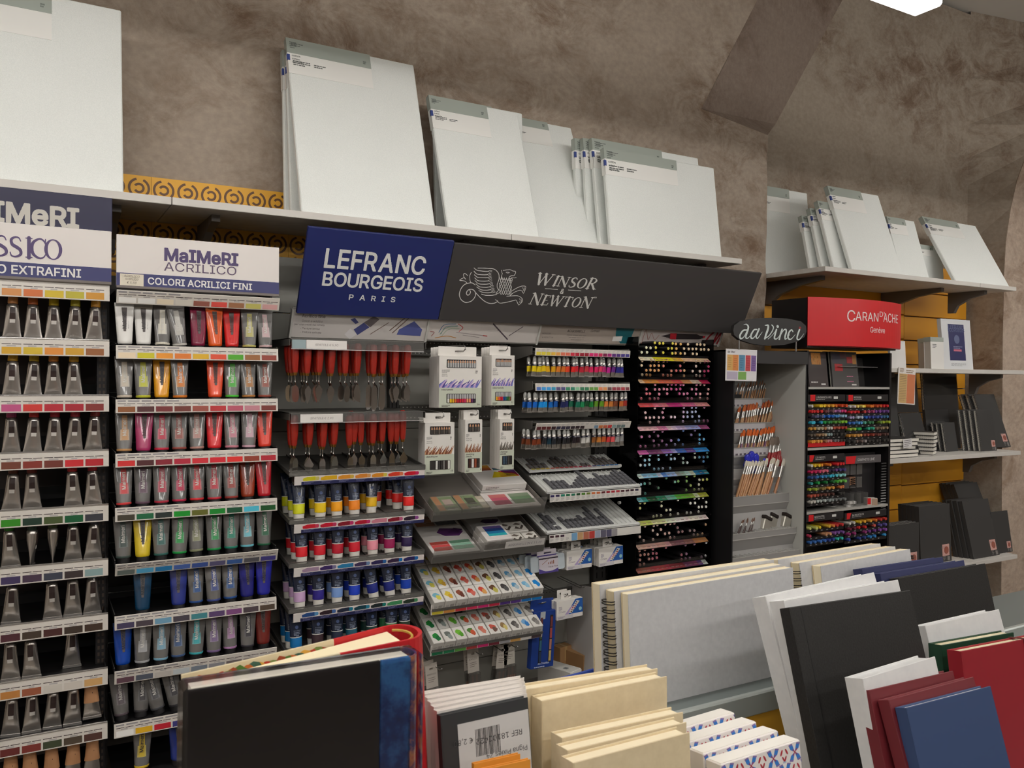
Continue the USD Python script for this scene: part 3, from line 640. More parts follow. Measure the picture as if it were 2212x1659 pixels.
g(8, (900, 345), (930, 352), (962, 350)); g(9, (912, 362), (905, 386), (870, 380), (800, 370), (785, 350), (775, 325)); g(8, (832, 280), (852, 276), (876, 284), (850, 290), (832, 280))
for r_ in range(6):
    for c_ in range(5):
        x, y = 752+c_*29+(14 if r_ % 2 else 0)-r_*2, 345+r_*36+c_*2
        if x < 888: g(8, (x, y), (x+7, y+24), (x+14, y+34), (x+21, y+24), (x+28, y))
g(9, (780, 310), (762, 400), (748, 470), (742, 500), (706, 545), (745, 540), (768, 515)); g(9, (882, 375), (893, 440), (898, 500), (882, 548))
g(10, (895, 522), (960, 482), (1010, 460), (1050, 452), (1080, 460), (1076, 490), (1062, 528), (1050, 545)); g(9, (880, 577), (930, 535), (1000, 508), (1030, 515), (1050, 545)); g(7, (1035, 470), (1050, 490), (1046, 515)); g(7, (1058, 465), (1066, 488), (1060, 512))
g(10, (840, 580), (900, 578), (970, 575), (1012, 590), (1042, 625), (1028, 660), (992, 692)); g(10, (698, 625), (726, 640), (738, 660), (770, 668), (850, 655), (930, 635), (960, 632), (975, 662), (992, 692)); g(7, (1000, 610), (1010, 635), (1000, 660)); g(7, (1020, 615), (1028, 640), (1015, 665))
g(12, (450, 535), (500, 590), (560, 642), (620, 670), (680, 670), (722, 650))
g(13, (445, 438), (410, 416), (370, 415), (310, 435), (265, 490), (246, 560), (265, 620), (310, 655), (350, 658), (400, 640), (440, 592), (450, 545), (430, 508), (395, 494), (355, 505), (334, 540), (346, 566), (370, 560), (386, 530), (376, 506))
g(10, (395, 283), (375, 330), (383, 395), (398, 415)); g(10, (345, 418), (310, 390), (250, 380), (300, 350), (325, 365)); g(9, (322, 365), (300, 330), (302, 298), (325, 300), (350, 322))
part(s2, 'lion_emblem', plate(unary_union(gs).simplify(.0001), 0, .0006), mat((214, 212, 210), .45))
def wn(word, a, b, h, big):
    """Small capitals with larger first (and last) letters, slanted; scaled to end at local x b."""
    adv = dict(W=1.3, I=.46, N=1.02, S=.68, O=.96, R=.9, E=.76, T=.84); it, x = [], 0.
    for i, c in enumerate(word): k = h*(big if i == 0 or (word[-1] == c and i == len(word)-1) else 1); it.append((c, x, k)); x += adv[c]*k
    p = serif(it, h, 1., .2); k = (b-a[0])/p.bounds[2]; return affinity.translate(affinity.scale(p, k, 1, origin=(0, 0)), a[0], a[1])
LG = mat((212, 210, 206), .45)
a, b = onp(1155, 614, MS), onp(1287, 626, MS); hh = (onp(1156, 590, MS)[1]-a[1])
part(s2, 'serif_lettering', plate(affinity.skew(wn('WINSOR', a, b[0], hh*.93, 1.12), 0, -.6, origin=a), 0, .0006), LG)
a, b = onp(1142, 657, MS), onp(1279, 663, MS); hh = (onp(1144, 633, MS)[1]-a[1])
part(s2, 'serif_lettering', plate(affinity.skew(wn('NEWTON', a, b[0], hh*.92, 1.12), 0, -.3, origin=a), 0, .0006), LG)
a = onp(1209, 634, MS); part(s2, 'ampersand', text('&', .0165, True, x=a[0], z=a[1], shear=.15), LG)
a, b, c, d = onp(1177, 624, MS), onp(1205, 625, MS), onp(1227, 627, MS), onp(1255, 629, MS)
part(s2, 'rule', join(plate(rect(a[0], a[1], b[0], a[1]+.002), 0), plate(rect(c[0], c[1], d[0], c[1]+.002), 0)), LG)
a = onp(1283, 644, MS); part(s2, 'trademark', text('TM', .005, x=a[0], z=a[1]), LG)
# ---------------------------------------------------------------- grey steel back panels and posts of the bays
GP = mottled('steelpanel', [(150, 149, 142), (162, 161, 154)], 6., rough=.45, spec=.5)
GD = mat((96, 94, 90), .45, .3); GTRAY = mat((142, 136, 130), .4, .2); POST = mat((58, 56, 55), .5)
bx = [.608, 1.018, 1.43, 1.84, 2.252]
bl = ['the palette knives', 'the pencil boxes', 'the small watercolour tubes', 'the marker display']
for i in range(4):
    p = thing('back_panel', 'grey steel back panel behind '+bl[i], 'panel', TM((bx[i], -.085, 0)))
    L = bx[i+1]-bx[i]
    for k, (z0, z1) in enumerate([(.2, .62), (.622, 1.05), (1.052, 1.42), (1.422, 1.78), (1.782, 1.95)]): part(p, 'panel_sheet', box(.006, L-.006, 0, .01, z0, z1, .001), GP)
    part(p, 'rear_post', box(L-.02, L+.018, .002, .03, .1, 1.96), POST)
for i, x in enumerate(bx):
    p = thing('slotted_post', ['black slotted post left of the palette knives', 'black slotted post between palette knives and pencil boxes', 'black slotted post between pencil boxes and watercolour tubes', 'black slotted post between watercolour tubes and markers', 'black slotted post right of the marker display'][i], 'post', TM((x, -.11, 0)))
    w = .016 if i != 3 else .028
    part(p, 'post', box(-w, w, 0, .024, .05, 1.95, .001), POST)
    part(p, 'slot_row', join(*[box(dx-.0022, dx+.0022, -.0006, .0002, z, z+.022) for z in np.arange(.4, 1.93, .032) for dx in (-w*.45, w*.45)]), mat((16, 15, 15), .8), kind='stuff')
# ---------------------------------------------------------------- tilted placards above the bays
def placard(lb, bl_, br_, cols, Yb=-.215, h=.085, deco=None):
    P = W(bl_[0], bl_[1], Yb); Q = W(br_[0], br_[1], Yb); M = TM(P, rx(24)); L = Q[0]-P[0]
    p = thing('header_placard', lb, 'placard', M)
    part(p, 'holder', box(-.004, L+.004, .003, .012, -.006, h+.004, .001), mat((160, 158, 152), .4, .3))
    part(p, 'printed_card', box(0, L, .0005, .0028, 0, h), mat(cols, .4))
    part(p, 'side_clip', join(box(-.006, 0, -.004, .014, -.004, h), box(L, L+.006, -.004, .014, -.004, h)), mat((186, 184, 178), .4))
    if deco: deco(p, M, L)
    return p
def pp(p, name, polys, M, c, off=0.): part(p, name, plate(unary_union(polys), .0005-off, .0003), mat(c, .45))
def dk(p, M, L):
    pp(p, 'printed_tube', [poly_px([(744, 722), (757, 710), (771, 722), (755, 733)], M), ], M, (210, 206, 206))
    pp(p, 'printed_label', [poly_px([(764, 712), (786, 697), (798, 707), (772, 724)], M), poly_px([(757, 690), (767, 687), (775, 697), (768, 700)], M)], M, (70, 74, 124))
    pp(p, 'printed_body', [poly_px([(786, 697), (808, 683), (820, 690), (800, 707)], M)], M, (104, 96, 98))
    pp(p, 'printed_brush', [stroke([onp(*q, M) for q in ((842, 714), (876, 686))], .003), stroke([onp(*q, M) for q in ((848, 719), (885, 686))], .003), stroke([onp(*q, M) for q in ((800, 722), (840, 697))], .002)], M, (116, 96, 88))
    pp(p, 'blue_swatch', [poly_px([(857, 723), (862, 712), (895, 694), (912, 712), (908, 726)], M)], M, (84, 92, 150))
    a = onp(652, 685, M); part(p, 'lettering', text('Acrilico fine', .0090, True, .0003, x=a[0], z=a[1], y=.0005), mat((110, 102, 104), .5))
    for s, x, y, h in (('Colori e additivi', 652, 695, .0062), ('per una creatività infinita', 636, 702, .0056), ('- Texture densa', 648, 711, .0056), ('- Finitura satinata', 648, 719, .0056)):
        a = onp(x, y, M); part(p, 'small_lettering', text(s, h, False, .0003, x=a[0], z=a[1], y=.0005), mat((124, 116, 116), .5))
placard('white placard with printed tube and blue swatch under the blue sign', (628, 728), (916, 733), (196, 190, 186), deco=dk)
def dp(p, M, L):
    for i, (c, q) in enumerate((((90, 120, 150), [(948, 718), (960, 702), (985, 700)]), ((140, 170, 140), [(950, 722), (965, 708), (988, 706)]), ((180, 60, 60), [(990, 700), (1000, 708), (992, 716)]), ((190, 130, 60), [(940, 730), (965, 726), (985, 730)]), ((150, 90, 90), [(932, 726), (938, 718), (930, 716)]))):
        pp(p, 'printed_sketch', [stroke([onp(*u, M) for u in q], .0022)]+([stroke([onp(u[0]+4, u[1]+4, M) for u in q], .0016)] if i < 2 else []), M, c)
    pp(p, 'printed_pencil', [stroke([onp(986, 718, M), onp(1044, 725, M)], .0022), stroke([onp(1000, 724, M), onp(1035, 729, M)], .002)], M, (150, 140, 140))
    pp(p, 'red_tip', [stroke([onp(1044, 725, M), onp(1052, 726, M)], .003)], M, (176, 50, 50))
    pp(p, 'printed_charcoal', [stroke([onp(1066, 700, M), onp(1096, 733, M)], .0045), stroke([onp(1100, 725, M), onp(1130, 706, M)], .0022)], M, (84, 74, 82))
placard('white placard with a coloured pencil sketch under the charcoal sign', (921, 734), (1157, 740), (200, 193, 188), deco=dp)
def dc(p, M, L):
    pp(p, 'teal_wash', [poly_px([(1332, 706), (1372, 708), (1365, 725), (1362, 742), (1340, 742), (1330, 725)], M)], M, (36, 108, 118))
    pp(p, 'price_tag', [poly_px([(1325, 727), (1345, 726), (1342, 737), (1322, 737)], M)], M, (228, 226, 222), .0004)
    a = onp(1225, 717, M); part(p, 'lettering', text('ACQUERELLI', .0085, True, .0003, x=a[0], z=a[1], y=.0005, shear=.15), mat((86, 78, 74), .5))
    a = onp(1276, 717, M); part(p, 'script_lettering', text('Cotman', .0090, False, .0003, x=a[0], z=a[1], y=.0005, shear=.35, sx=.85), mat((86, 78, 74), .5))
    for k in range(3): a = onp(1225+4*k, 723+5*k, M); part(p, 'small_print', lines(a[0], a[1], 1, .11-.015*k, .01, .002, k, .0005), mat((140, 132, 126), .5))
    for s, y in (('WINSOR', 722), ('& NEWTON', 730)): a = onp(1171, y, M); part(p, 'small_lettering', text(s, .006, False, .0003, x=a[0], z=a[1], y=.0005), mat((132, 124, 120), .5))
placard('taupe placard with teal wash print above the small watercolour tubes', (1160, 738), (1376, 744), (172, 160, 150), deco=dc)
def dm(p, M, L):
    pp(p, 'red_scribble', [stroke([onp(*q, M) for q in ((1520, 743), (1535, 724), (1552, 714), (1540, 742), (1556, 722), (1557, 726), (1549, 742))], .008)], M, (170, 40, 50))
    pp(p, 'thin_scribble', [stroke([onp(*q, M) for q in ((1386, 742), (1396, 712), (1400, 734), (1408, 720), (1414, 734), (1424, 724))], .0016)], M, (160, 100, 90))
    pp(p, 'printed_marker', [poly_px([(1428, 726), (1445, 722), (1450, 720), (1505, 722), (1512, 725), (1522, 726), (1522, 730), (1510, 733), (1450, 733), (1444, 730)], M)], M, (52, 44, 46))
    pp(p, 'red_band', [poly_px([(1448, 720), (1462, 720), (1460, 733), (1447, 732)], M), poly_px([(1518, 726), (1524, 726), (1522, 730), (1518, 730)], M)], M, (196, 40, 52), .0004)
placard('white placard with a black and red marker print above the marker display', (1378, 740), (1550, 745), (198, 188, 184), deco=dm)
# ================================================================ palette knives and student acrylics
CLR = clear('clear_strip', (.93, .93, .93), body=(200, 198, 194), bodyfac=.12)
CLR2 = clear('clear_lip', (.88, .88, .87), body=(170, 168, 164), bodyfac=.22)
REDW = mat((158, 36, 24), .3, 0, .5, .5); BRASS = mat((176, 128, 62), .3, .9); BLADE = mat((196, 192, 188), .16, 1.)
SHAPES = {'leaf': [(0, 0), (.009, -.012), (.0095, -.022), (.004, -.044), (0, -.052), (-.004, -.044), (-.0095, -.022), (-.009, -.012)],
 'round': [(0, 0), (.007, -.006), (.0095, -.016), (.009, -.036), (.006, -.046), (0, -.049), (-.006, -.046), (-.009, -.036), (-.0095, -.016), (-.007, -.006)],
 'trowel': [(0, 0), (.012, -.02), (.003, -.058), (0, -.064), (-.003, -.058), (-.012, -.02)],
 'long': [(-.004, 0), (.004, 0), (.008, -.01), (.0085, -.06), (.004, -.072), (-.004, -.074), (-.0085, -.062), (-.008, -.01)],
 'square': [(-.004, 0), (.004, 0), (.010, -.018), (.010, -.050), (-.008, -.040), (-.010, -.018)],
 'diamond': [(0, 0), (.013, -.022), (0, -.046), (-.013, -.022)]}
def knife(shape):
    def f(p):
        part(p, 'handle', lathe([(.0072, -.0855), (.0085, -.078), (.0112, -.045), (.0120, -.018), (.0105, -.005), (.006, 0)], 12), REDW, True)
        part(p, 'ferrule', lathe([(.0046, -.0935), (.0054, -.0925), (.0066, -.0856)], 10), BRASS, True)
        part(p, 'shank', tube([(0, 0, -.092), (0, 0, -.104), (0, .004, -.112), (0, -.006, -.117), (0, -.010, -.121)], .0019, 6), BLADE, True)
        pl = plate(Polygon(SHAPES[shape]), 0, .0009)
        part(p, 'blade', mv(pl, (0, -.010, -.119), rx(5)), BLADE)
    return f
SHN = {'leaf': 'leaf shaped', 'round': 'rounded', 'trowel': 'pointed trowel', 'long': 'long straight', 'square': 'slant ended', 'diamond': 'diamond'}
def kn(px, py, shape, n, row, i, dx=0):
    b = W(px, py, -.335); zt_ = b[2]+.0855
    for k in range(n):
        lb = f'red handled palette knife, {SHN[shape]} blade, {ORD[i]} hanging place of the {row} row' + ('' if k == 0 else f', {["", "one", "two", "three"][k]} behind')
        inst('knife_'+shape, knife(shape), 'palette_knife', lb, 'palette knife', TM((b[0]-.002*k, -.335+.026*k, zt_+rng.uniform(-.002, .002)), rz(rng.uniform(-16, 16))@ry(rng.uniform(-1.5, 1.5))), 'palette knives')
for i, (x, s, n) in enumerate([(636, 'round', 3), (664, 'leaf', 3), (691, 'leaf', 3), (716.6, 'leaf', 2), (744.6, 'round', 2), (772.6, 'square', 3), (806, 'long', 2), (828, 'long', 3), (853.5, 'leaf', 2), (880, 'square', 3)]): kn(x, 805+i*.35, s, n, 'upper', i)
for i, (x, y, s, n) in enumerate([(635.5, 964, 'long', 2), (669, 961, 'diamond', 2), (699, 964, 'long', 2), (723, 959, 'square', 2), (753.5, 962, 'long', 1), (766, 953, 'leaf', 2), (778, 957, 'leaf', 1), (805, 956, 'long', 2), (826, 953, 'trowel', 2), (843, 953, 'long', 1), (855, 953, 'trowel', 2), (869, 948, 'diamond', 1)]): kn(x, y, s, n, 'lower', i)
XLB = .612; LLB = .404
for (tl, bl_, lb, rw) in (((629, 730), (629, 753), 'steel hanging shelf of the upper palette knives with clear front strip', 0), ((631, 892), (631, 914), 'steel hanging shelf of the lower palette knives with clear front strip', 1)):
    P = W(*bl_, FY); hh = W(*tl, FY)[2]-P[2]
    p = thing('knife_shelf', lb, 'shelf', TM((XLB, FY, P[2])))
    part(p, 'shelf_plate', box(0, LLB, .002, .27, hh-.002, hh), GD); part(p, 'side_wall', join(box(0, .0015, .002, .27, hh-.02, hh), box(LLB-.0015, LLB, .002, .27, hh-.02, hh)), GD)
    part(p, 'clear_strip', box(.004, LLB-.008, 0, .0016, 0, hh), CLR); part(p, 'strip_edge', box(.004, LLB-.008, -.0006, .0022, -.0012, .0006), mat((200, 198, 196), .2))
    a, b = ((.045, .16) if rw == 0 else (.03, .15))
    l = part(p, 'price_label', box(a, b, -.0012, -.0002, .001, hh-.004), mat((226, 222, 218), .5))
    part(l, 'handwriting', text('SPATOLE € 5,90' if rw == 0 else 'SPATOLE € 7,90', .006, False, .0003, x=(a+b)/2, at='c', z=hh*.32, y=-.0012, shear=.2), mat((150, 142, 142), .6))
    if rw == 0: part(p, 'blue_label', box(.006, .044, -.001, -.0002, .001, hh-.004), mat((150, 168, 172), .5))
# ---- student acrylic tubes: navy with a colour band, standing on white caps
NAVYT = mat((24, 34, 58), .3, 0, .5, .4); WCAP = mat((228, 224, 216), .35)
def lbt(col):
    def f(p):
        L = lambda z: min(max((z-.03)/.075, 0), 1)
        a = lambda z: .0158+.0034*L(z); b = lambda z: .0150*(1-L(z))+.0012*L(z)
        part(p, 'cap', loft([ring(.0136, .013, 0, 16), ring(.0140, .0134, .001, 16), ring(.0152, .0144, .0185, 16), ring(.0146, .0138, .0195, 16)]), WCAP, 30)
        part(p, 'tube_body', loft([ring(a(z), b(z), z, 16) for z in (.0196, .03, .05, .07, .088, .1, .105)]), NAVYT, True)
        part(p, 'colour_band', loft([ring(a(z)+.0003, b(z)+.0003, z, 16) for z in (.0200, .03, .0460)]), mat(col, .4), True)
        part(p, 'white_line', loft([ring(a(z)+.0004, b(z)+.0004, z, 16) for z in (.0462, .0482)]), mat((214, 212, 206), .4), True)
        part(p, 'crimp', box(-.0195, .0195, -.0016, .0016, .1045, .113, .0005), NAVYT)
        def on(m, z0):
            v = m[0].copy(); v[:, 1] -= np.array([b(z)*math.sqrt(max(1-(x/a(z))**2, .05)) for x, z in zip(v[:, 0], v[:, 2])])+.0002; return v, m[1]
        pr = (92, 104, 128)
        part(p, 'emblem', on(plate(Point(0, .074).buffer(.0046, quad_segs=6), 0, .0003), 0), mat((74, 92, 138), .4))
        part(p, 'lettering', on(join(text('LEFRANC', .0040, True, .0003, 'c', z=.0915), text('BOURGEOIS', .0032, False, .0003, 'c', z=.0868)), 0), mat((120, 124, 132), .4))
        part(p, 'small_print', on(join(text('acrylique', .0034, False, .0003, 'c', z=.0635, x=.001), lines(-.009, .061, 3, .018, .0035, .0018, 2), lines(-.003, .0515, 1, .008, .003, .0016, 3)), 0), mat((126, 136, 156), .4))
    return f
LBC = [[((214, 216, 30), 'lemon'), ((240, 202, 24), 'yellow'), ((250, 168, 26), 'amber'), ((250, 142, 36), 'orange'), ((236, 186, 24), 'golden'), ((232, 70, 36), 'orange red'), ((238, 38, 34), 'scarlet')],
 [((222, 32, 44), 'red'), ((214, 28, 46), 'red'), ((188, 28, 50), 'crimson'), ((214, 30, 50), 'carmine'), ((238, 150, 166), 'pink'), ((158, 28, 86), 'magenta'), ((46, 30, 78), 'dark violet')],
 [((200, 164, 204), 'lilac'), ((46, 34, 136), 'indigo'), ((122, 158, 218), 'sky blue'), ((26, 62, 190), 'blue'), ((28, 42, 130), 'ultramarine'), ((26, 38, 124), 'navy blue'), ((16, 64, 176), 'bright blue')],
 [((16, 112, 176), 'sea blue'), ((60, 40, 46), 'umber'), ((36, 44, 66), 'slate'), ((30, 90, 110), 'petrol'), ((24, 60, 56), 'deep green'), ((70, 150, 96), 'green'), ((40, 60, 44), 'moss')]]
LBX = [[643.8, 690, 726, 764, 805, 830, 880.5], [650, 689, 727, 764, 803, 839, 876], [646, 686, 726, 763.5, 806, 841, 875], [638, 684, 726, 758, 801, 842, 871]]
LBS = [[(0, (212, 204, 36)), (1, (226, 178, 32)), (2, (228, 150, 48)), (3, (222, 138, 54)), (4, (226, 146, 44)), (5, (222, 66, 42)), (6, (212, 26, 48))],
 [(0, (206, 32, 50)), (1, (206, 30, 56)), (2, (140, 30, 46)), (3, (190, 30, 54)), (4, (212, 132, 150)), (5, (142, 28, 48)), (6, (52, 36, 52))],
 [(0, (168, 140, 166)), (1, (66, 46, 104)), (2, (44, 128, 176)), (3, (66, 52, 90)), (4, (52, 44, 92)), (5, (60, 42, 72)), (6, (48, 42, 98))],
 [(0, (44, 80, 140)), (1, (54, 38, 46)), (2, (42, 48, 70)), (3, (28, 70, 84)), (4, (36, 46, 50)), (5, (70, 146, 96)), (6, (42, 58, 46))]]
TIP = [[(206, 196, 110), None, (214, 176, 70), (222, 160, 96), (214, 196, 80), (222, 120, 80), (206, 40, 96)], [(200, 60, 90), (200, 60, 100), (200, 50, 110), (200, 50, 110), None, (190, 90, 130), (150, 80, 150)], [None, (126, 120, 160), None, (110, 136, 176), (50, 106, 170), (24, 116, 186), (36, 112, 182)], [(90, 150, 196), (76, 116, 180), (30, 130, 160), (44, 130, 160), (30, 128, 120), None, (74, 146, 96)]]
SB = [(628, 1049), (627, 1153), (629, 1247), (622, 1346)]
MT = []
for r, q in enumerate(SB): P = W(q[0], q[1], FY); MT.append(TM((XLB, FY, P[2]), rx(7)))
MT.append(TM((XLB, FY, 2*MT[3][2, 3]-MT[2][2, 3]), rx(7)))
for r in range(5):
    p = thing('tube_tray', ['tilted steel tray with yellow to red brush stroke strip under the lower palette knives', 'tilted steel tray with the red and pink brush stroke strip', 'tilted steel tray with the violet and blue brush stroke strip', 'tilted steel tray with the dark blue and green brush stroke strip', 'lowest tilted steel tray of navy tubes behind the flowered album'][r], 'tray', MT[r])
    part(p, 'tray_floor', box(0, LLB, .002, .25, .025, .027), GD)
    part(p, 'divider', join(*[box(LLB/7*i-.0005, LLB/7*i+.0005, .01, .25, .0271, .032) for i in range(1, 7)]), mat((70, 66, 64), .4))
    part(p, 'side_rail', join(*[tube([(x, 0, .037), (x, .25, .037)], .0016, 6) for x in (.0016, LLB-.0016)]), STEEL); part(p, 'side_plate', join(box(0, .0012, .002, .25, .025, .036), box(LLB-.0012, LLB, .002, .25, .025, .036)), GD)
    part(p, 'front_lip', box(.002, LLB-.002, 0, .0018, .025, .039), CLR2)
    part(p, 'lip_edge', box(.002, LLB-.002, -.0006, .0022, .0385, .0405), STEEL)
    if r == 4: continue
    s = part(p, 'label_strip', box(.014, LLB-.004, -.003, -.0005, 0, .0245), mat((226, 216, 212), .35))
    part(s, 'navy_band', box(.014, LLB-.004, -.0034, -.0031, 0, .0095), mat((46, 48, 88), .4))
    part(s, 'price_tag', box(.014, .033, -.0044, -.0035, .0005, .024), mat((222, 216, 212), .45))
    pt = (LLB-.056)/7
    for i, c in LBS[r]:
        x0 = .036+pt*i; t = TIP[r][i]
        if t: part(s, 'stroke_tip', plate(rrect(x0+pt*.5, .0120, x0+pt*.95, .0222, .004), -.003, .0002), mat(t, .45))
        part(s, 'brush_stroke', plate(Polygon([(x0+.002, .0118), (x0+.001, .0185), (x0+pt*.28, .0226), (x0+pt*(.72 if t else .95), .0230), (x0+pt*(.73 if t else .96), .0122), (x0+pt*.2, .0112)]), -.003, .0004), mat(c, .45))
    part(s, 'small_print', join(*[lines(.04+pt*i, .008, 2, pt*.55, .0036, .0014, i, -.0034) for i in range(7)]), mat((118, 120, 156), .5))
RN = ['first', 'second', 'third', 'fourth']
for r in range(4):
    M = MT[r+1]
    for i in range(7):
        c, cn = LBC[r][i]; bk = {(0, 5): .075, (0, 4): .02}.get((r, i), 0)
        x = W(LBX[r][i], 1110+95*r-i*4, FY+.03)[0]-XLB
        for k in range(3 if i == 0 or (r < 3 and i in (0, 6)) else 2):
            if (r, i, k) == (0, 5, 2): continue
            xx, yy = x+(-.002*k if i else -.003*k)+rng.uniform(-.001, .001)*k, .026+bk+.043*k
            if (r, i) == (0, 6) and k: xx -= .016
            R = rx(7)@rz(rng.uniform(-10, 10))@rx(-7-rng.uniform(0, 3))@ry({(2, 4): -9, (2, 5): -7}.get((r, i), 0) if k == 0 else 0)
            lb = f'navy paint tube with {cn} band, {ORD[i]} column, {RN[r]} steel tray'+('' if k == 0 else ', one behind the front' if k == 1 else ', two behind the front')
            T = M@TM((xx, yy, .0271)); T[:3, :3] = R
            inst(('lbt', c), lbt(c), 'student_paint_tube', lb, 'paint tube', T, 'navy acrylic paint tubes')
# ================================================================ pencil boxes, flat trays and ink boxes
CART = mat((226, 222, 216), .45); CARS = mat((206, 200, 192), .5); SAGE = mat((196, 202, 184), .45); WIN = mat((44, 38, 38), .5)
def pencil_box(w, h, d, n, th):
    """th: (graphic colours, tip wood?, lower pencil colours, title, count)."""
    def f(p):
        gc, up, lo, title, cnt = th
        part(p, 'carton', box(0, w, 0, d, 0, h, .001), CART)
        t = part(p, 'hang_tab', plate(rrect(w*.03, 0, w*.93, .030, .003).difference(rrect(w*.42, .012, w*.62, .019, .002)), 0, .0008), CART)
        # the tab stands on the rear edge
        UsdGeom.Xformable(stage.GetPrimAtPath(t)).AddTransformOp().Set(Gf.Matrix4d(TM((0, d, h-.001)).T.tolist()))
        z1, z0 = h*.93, h*.77; x0, x1 = (.17*w, .86*w) if w > .05 else (.27*w, .80*w)
        wn_ = part(p, 'upper_window', plate(rrect(x0, z0, x1, z1, .002), 0, .0004), WIN)
        k = n; q = (x1-x0-.003)/k
        for i in range(k):
            xx = x0+.0015+q*(i+.5)
            part(wn_, 'pencil', join(box(xx-q*.36, xx+q*.36, -.0026, -.0005, z0+.0015, z1-.010), box(xx-q*.36, xx+q*.36, -.0020, -.0005, z1-.010, z1-.0045)), mat(up[i % len(up)], .35))
            part(wn_, 'pencil_tip', loft([ring(q*.36, .0012, z1-.010, 6, xx, -.0021), ring(q*.08, .0003, z1-.002, 6, xx, -.0021)]), mat((206, 150, 110), .5))
        part(p, 'sage_panel', plate(rect(0.0005, .0005, w-.0005, h*.385), 0, .0005), SAGE)
        y0_ = .09*h; y1_ = .27*h
        wl = part(p, 'lower_window', plate(rrect(x0, y0_, x1, y1_, .002), -.0005, .0003), WIN)
        for i in range(k):
            xx = x0+.0015+q*(i+.5); c = lo[i % len(lo)]
            if c is None: continue
            part(wl, 'pencil', box(xx-q*.36, xx+q*.36, -.0030, -.0009, y0_+.0015, y0_+(y1_-y0_)*.45), mat(c, .4)); part(wl, 'pencil_shaft', box(xx-q*.36, xx+q*.36, -.0030, -.0009, y0_+(y1_-y0_)*.46, y1_-.0015), mat(up[i % len(up)] if w > .05 and n > 9 else c, .35))
        r = random.Random(n); gs_ = [[], [], []]
        for i in range(26):
            x = w*(.01+.94*i/26); hgt = h*(.05+.11*abs(math.sin(i*.55+.6))); u = r.uniform(.05, .12)*w
            gs_[i % 3].append(stroke([(max(.001, x-u*.5), h*.388), (x+u*.1, h*.388+hgt*.5), (min(x+u, w*.985), h*.388+hgt)], w*.05, .0008))
        for i in range(3): part(p, 'brush_graphic', plate(unary_union(gs_[i]).intersection(rect(0, h*.386, w, h*.7)), 0, .0003+.0001*i), mat(gc[i], .5))
        part(p, 'crest_print', join(lines(.06*w, h*.73, 4, .18*w if w > .05 else .3*w, h*.016, h*.008, 4), text('WINSOR', h*.020, False, .0003, x=.06*w, z=h*.635), text('NEWTON', h*.020, False, .0003, x=.06*w, z=h*.60)), mat((150, 146, 144), .5))
        part(p, 'mark_print', lines(.85*w, h*.72, 3, .05*w, h*.02, h*.012, 5), mat((130, 126, 124), .5))
        part(p, 'lettering', join(*[text(s, h*.028, True, .0003, x=.05*w, z=h*.335-h*.04*i, y=-.0005) for i, s in enumerate(title)]), mat((104, 96, 96), .5))
        part(p, 'count_print', join(text(cnt, h*.03, True, .0003, 'r', x=.95*w, z=h*.045, y=-.0005), lines(.06*w, h*.055, 3, .2*w, h*.015, h*.007, 8, -.0005)), mat((90, 84, 80), .5))
    return f
PUR = [(74, 60, 140), (108, 116, 190), (190, 160, 205)]; BRN = [(142, 84, 54), (196, 150, 112), (120, 66, 42)]; CHA = [(92, 84, 76), (150, 140, 128), (70, 64, 58)]
SIL = [(176, 176, 176)]; DARK = [(70, 66, 64), (92, 84, 78)]
C24 = [(226, 222, 214), (232, 186, 30), (222, 170, 40), (226, 110, 50), (200, 30, 44), (206, 26, 44), (214, 30, 60), (196, 40, 90), (236, 150, 110), (228, 140, 96), (96, 40, 90), (46, 34, 50)]
C12 = [(240, 180, 40), (236, 130, 60), (238, 90, 60), (206, 30, 60), (190, 30, 50), (60, 70, 150), (30, 110, 170), (24, 96, 90), (40, 110, 60), (110, 140, 50), (130, 60, 40)]
CS = [None, None, (226, 224, 218), (60, 56, 56), (54, 50, 50), (120, 116, 114), (60, 50, 48), (226, 224, 218), (150, 70, 50), (90, 44, 36)]
KIND = {'a': (12, (PUR, SIL, C24, ['colour pencils'], '24'), 'colour pencil set of twenty four'), 'b': (11, (PUR, SIL, C12, ['colour pencils'], '12'), 'colour pencil set of twelve'),
 'c': (8, (BRN, DARK, CS, ['sketching set'], '10'), 'brown sketching set'), 'd': (4, (BRN, DARK, [(70, 40, 34), (226, 222, 216), (150, 76, 50), (60, 50, 46)], ['sketching', 'pencils'], '4'), 'narrow brown sketching pencil box'), 'e': (4, (CHA, DARK, [(56, 78, 96), (52, 66, 80), (70, 66, 62), (44, 42, 42)], ['charcoal', 'pencils'], '4'), 'narrow grey charcoal pencil box')}
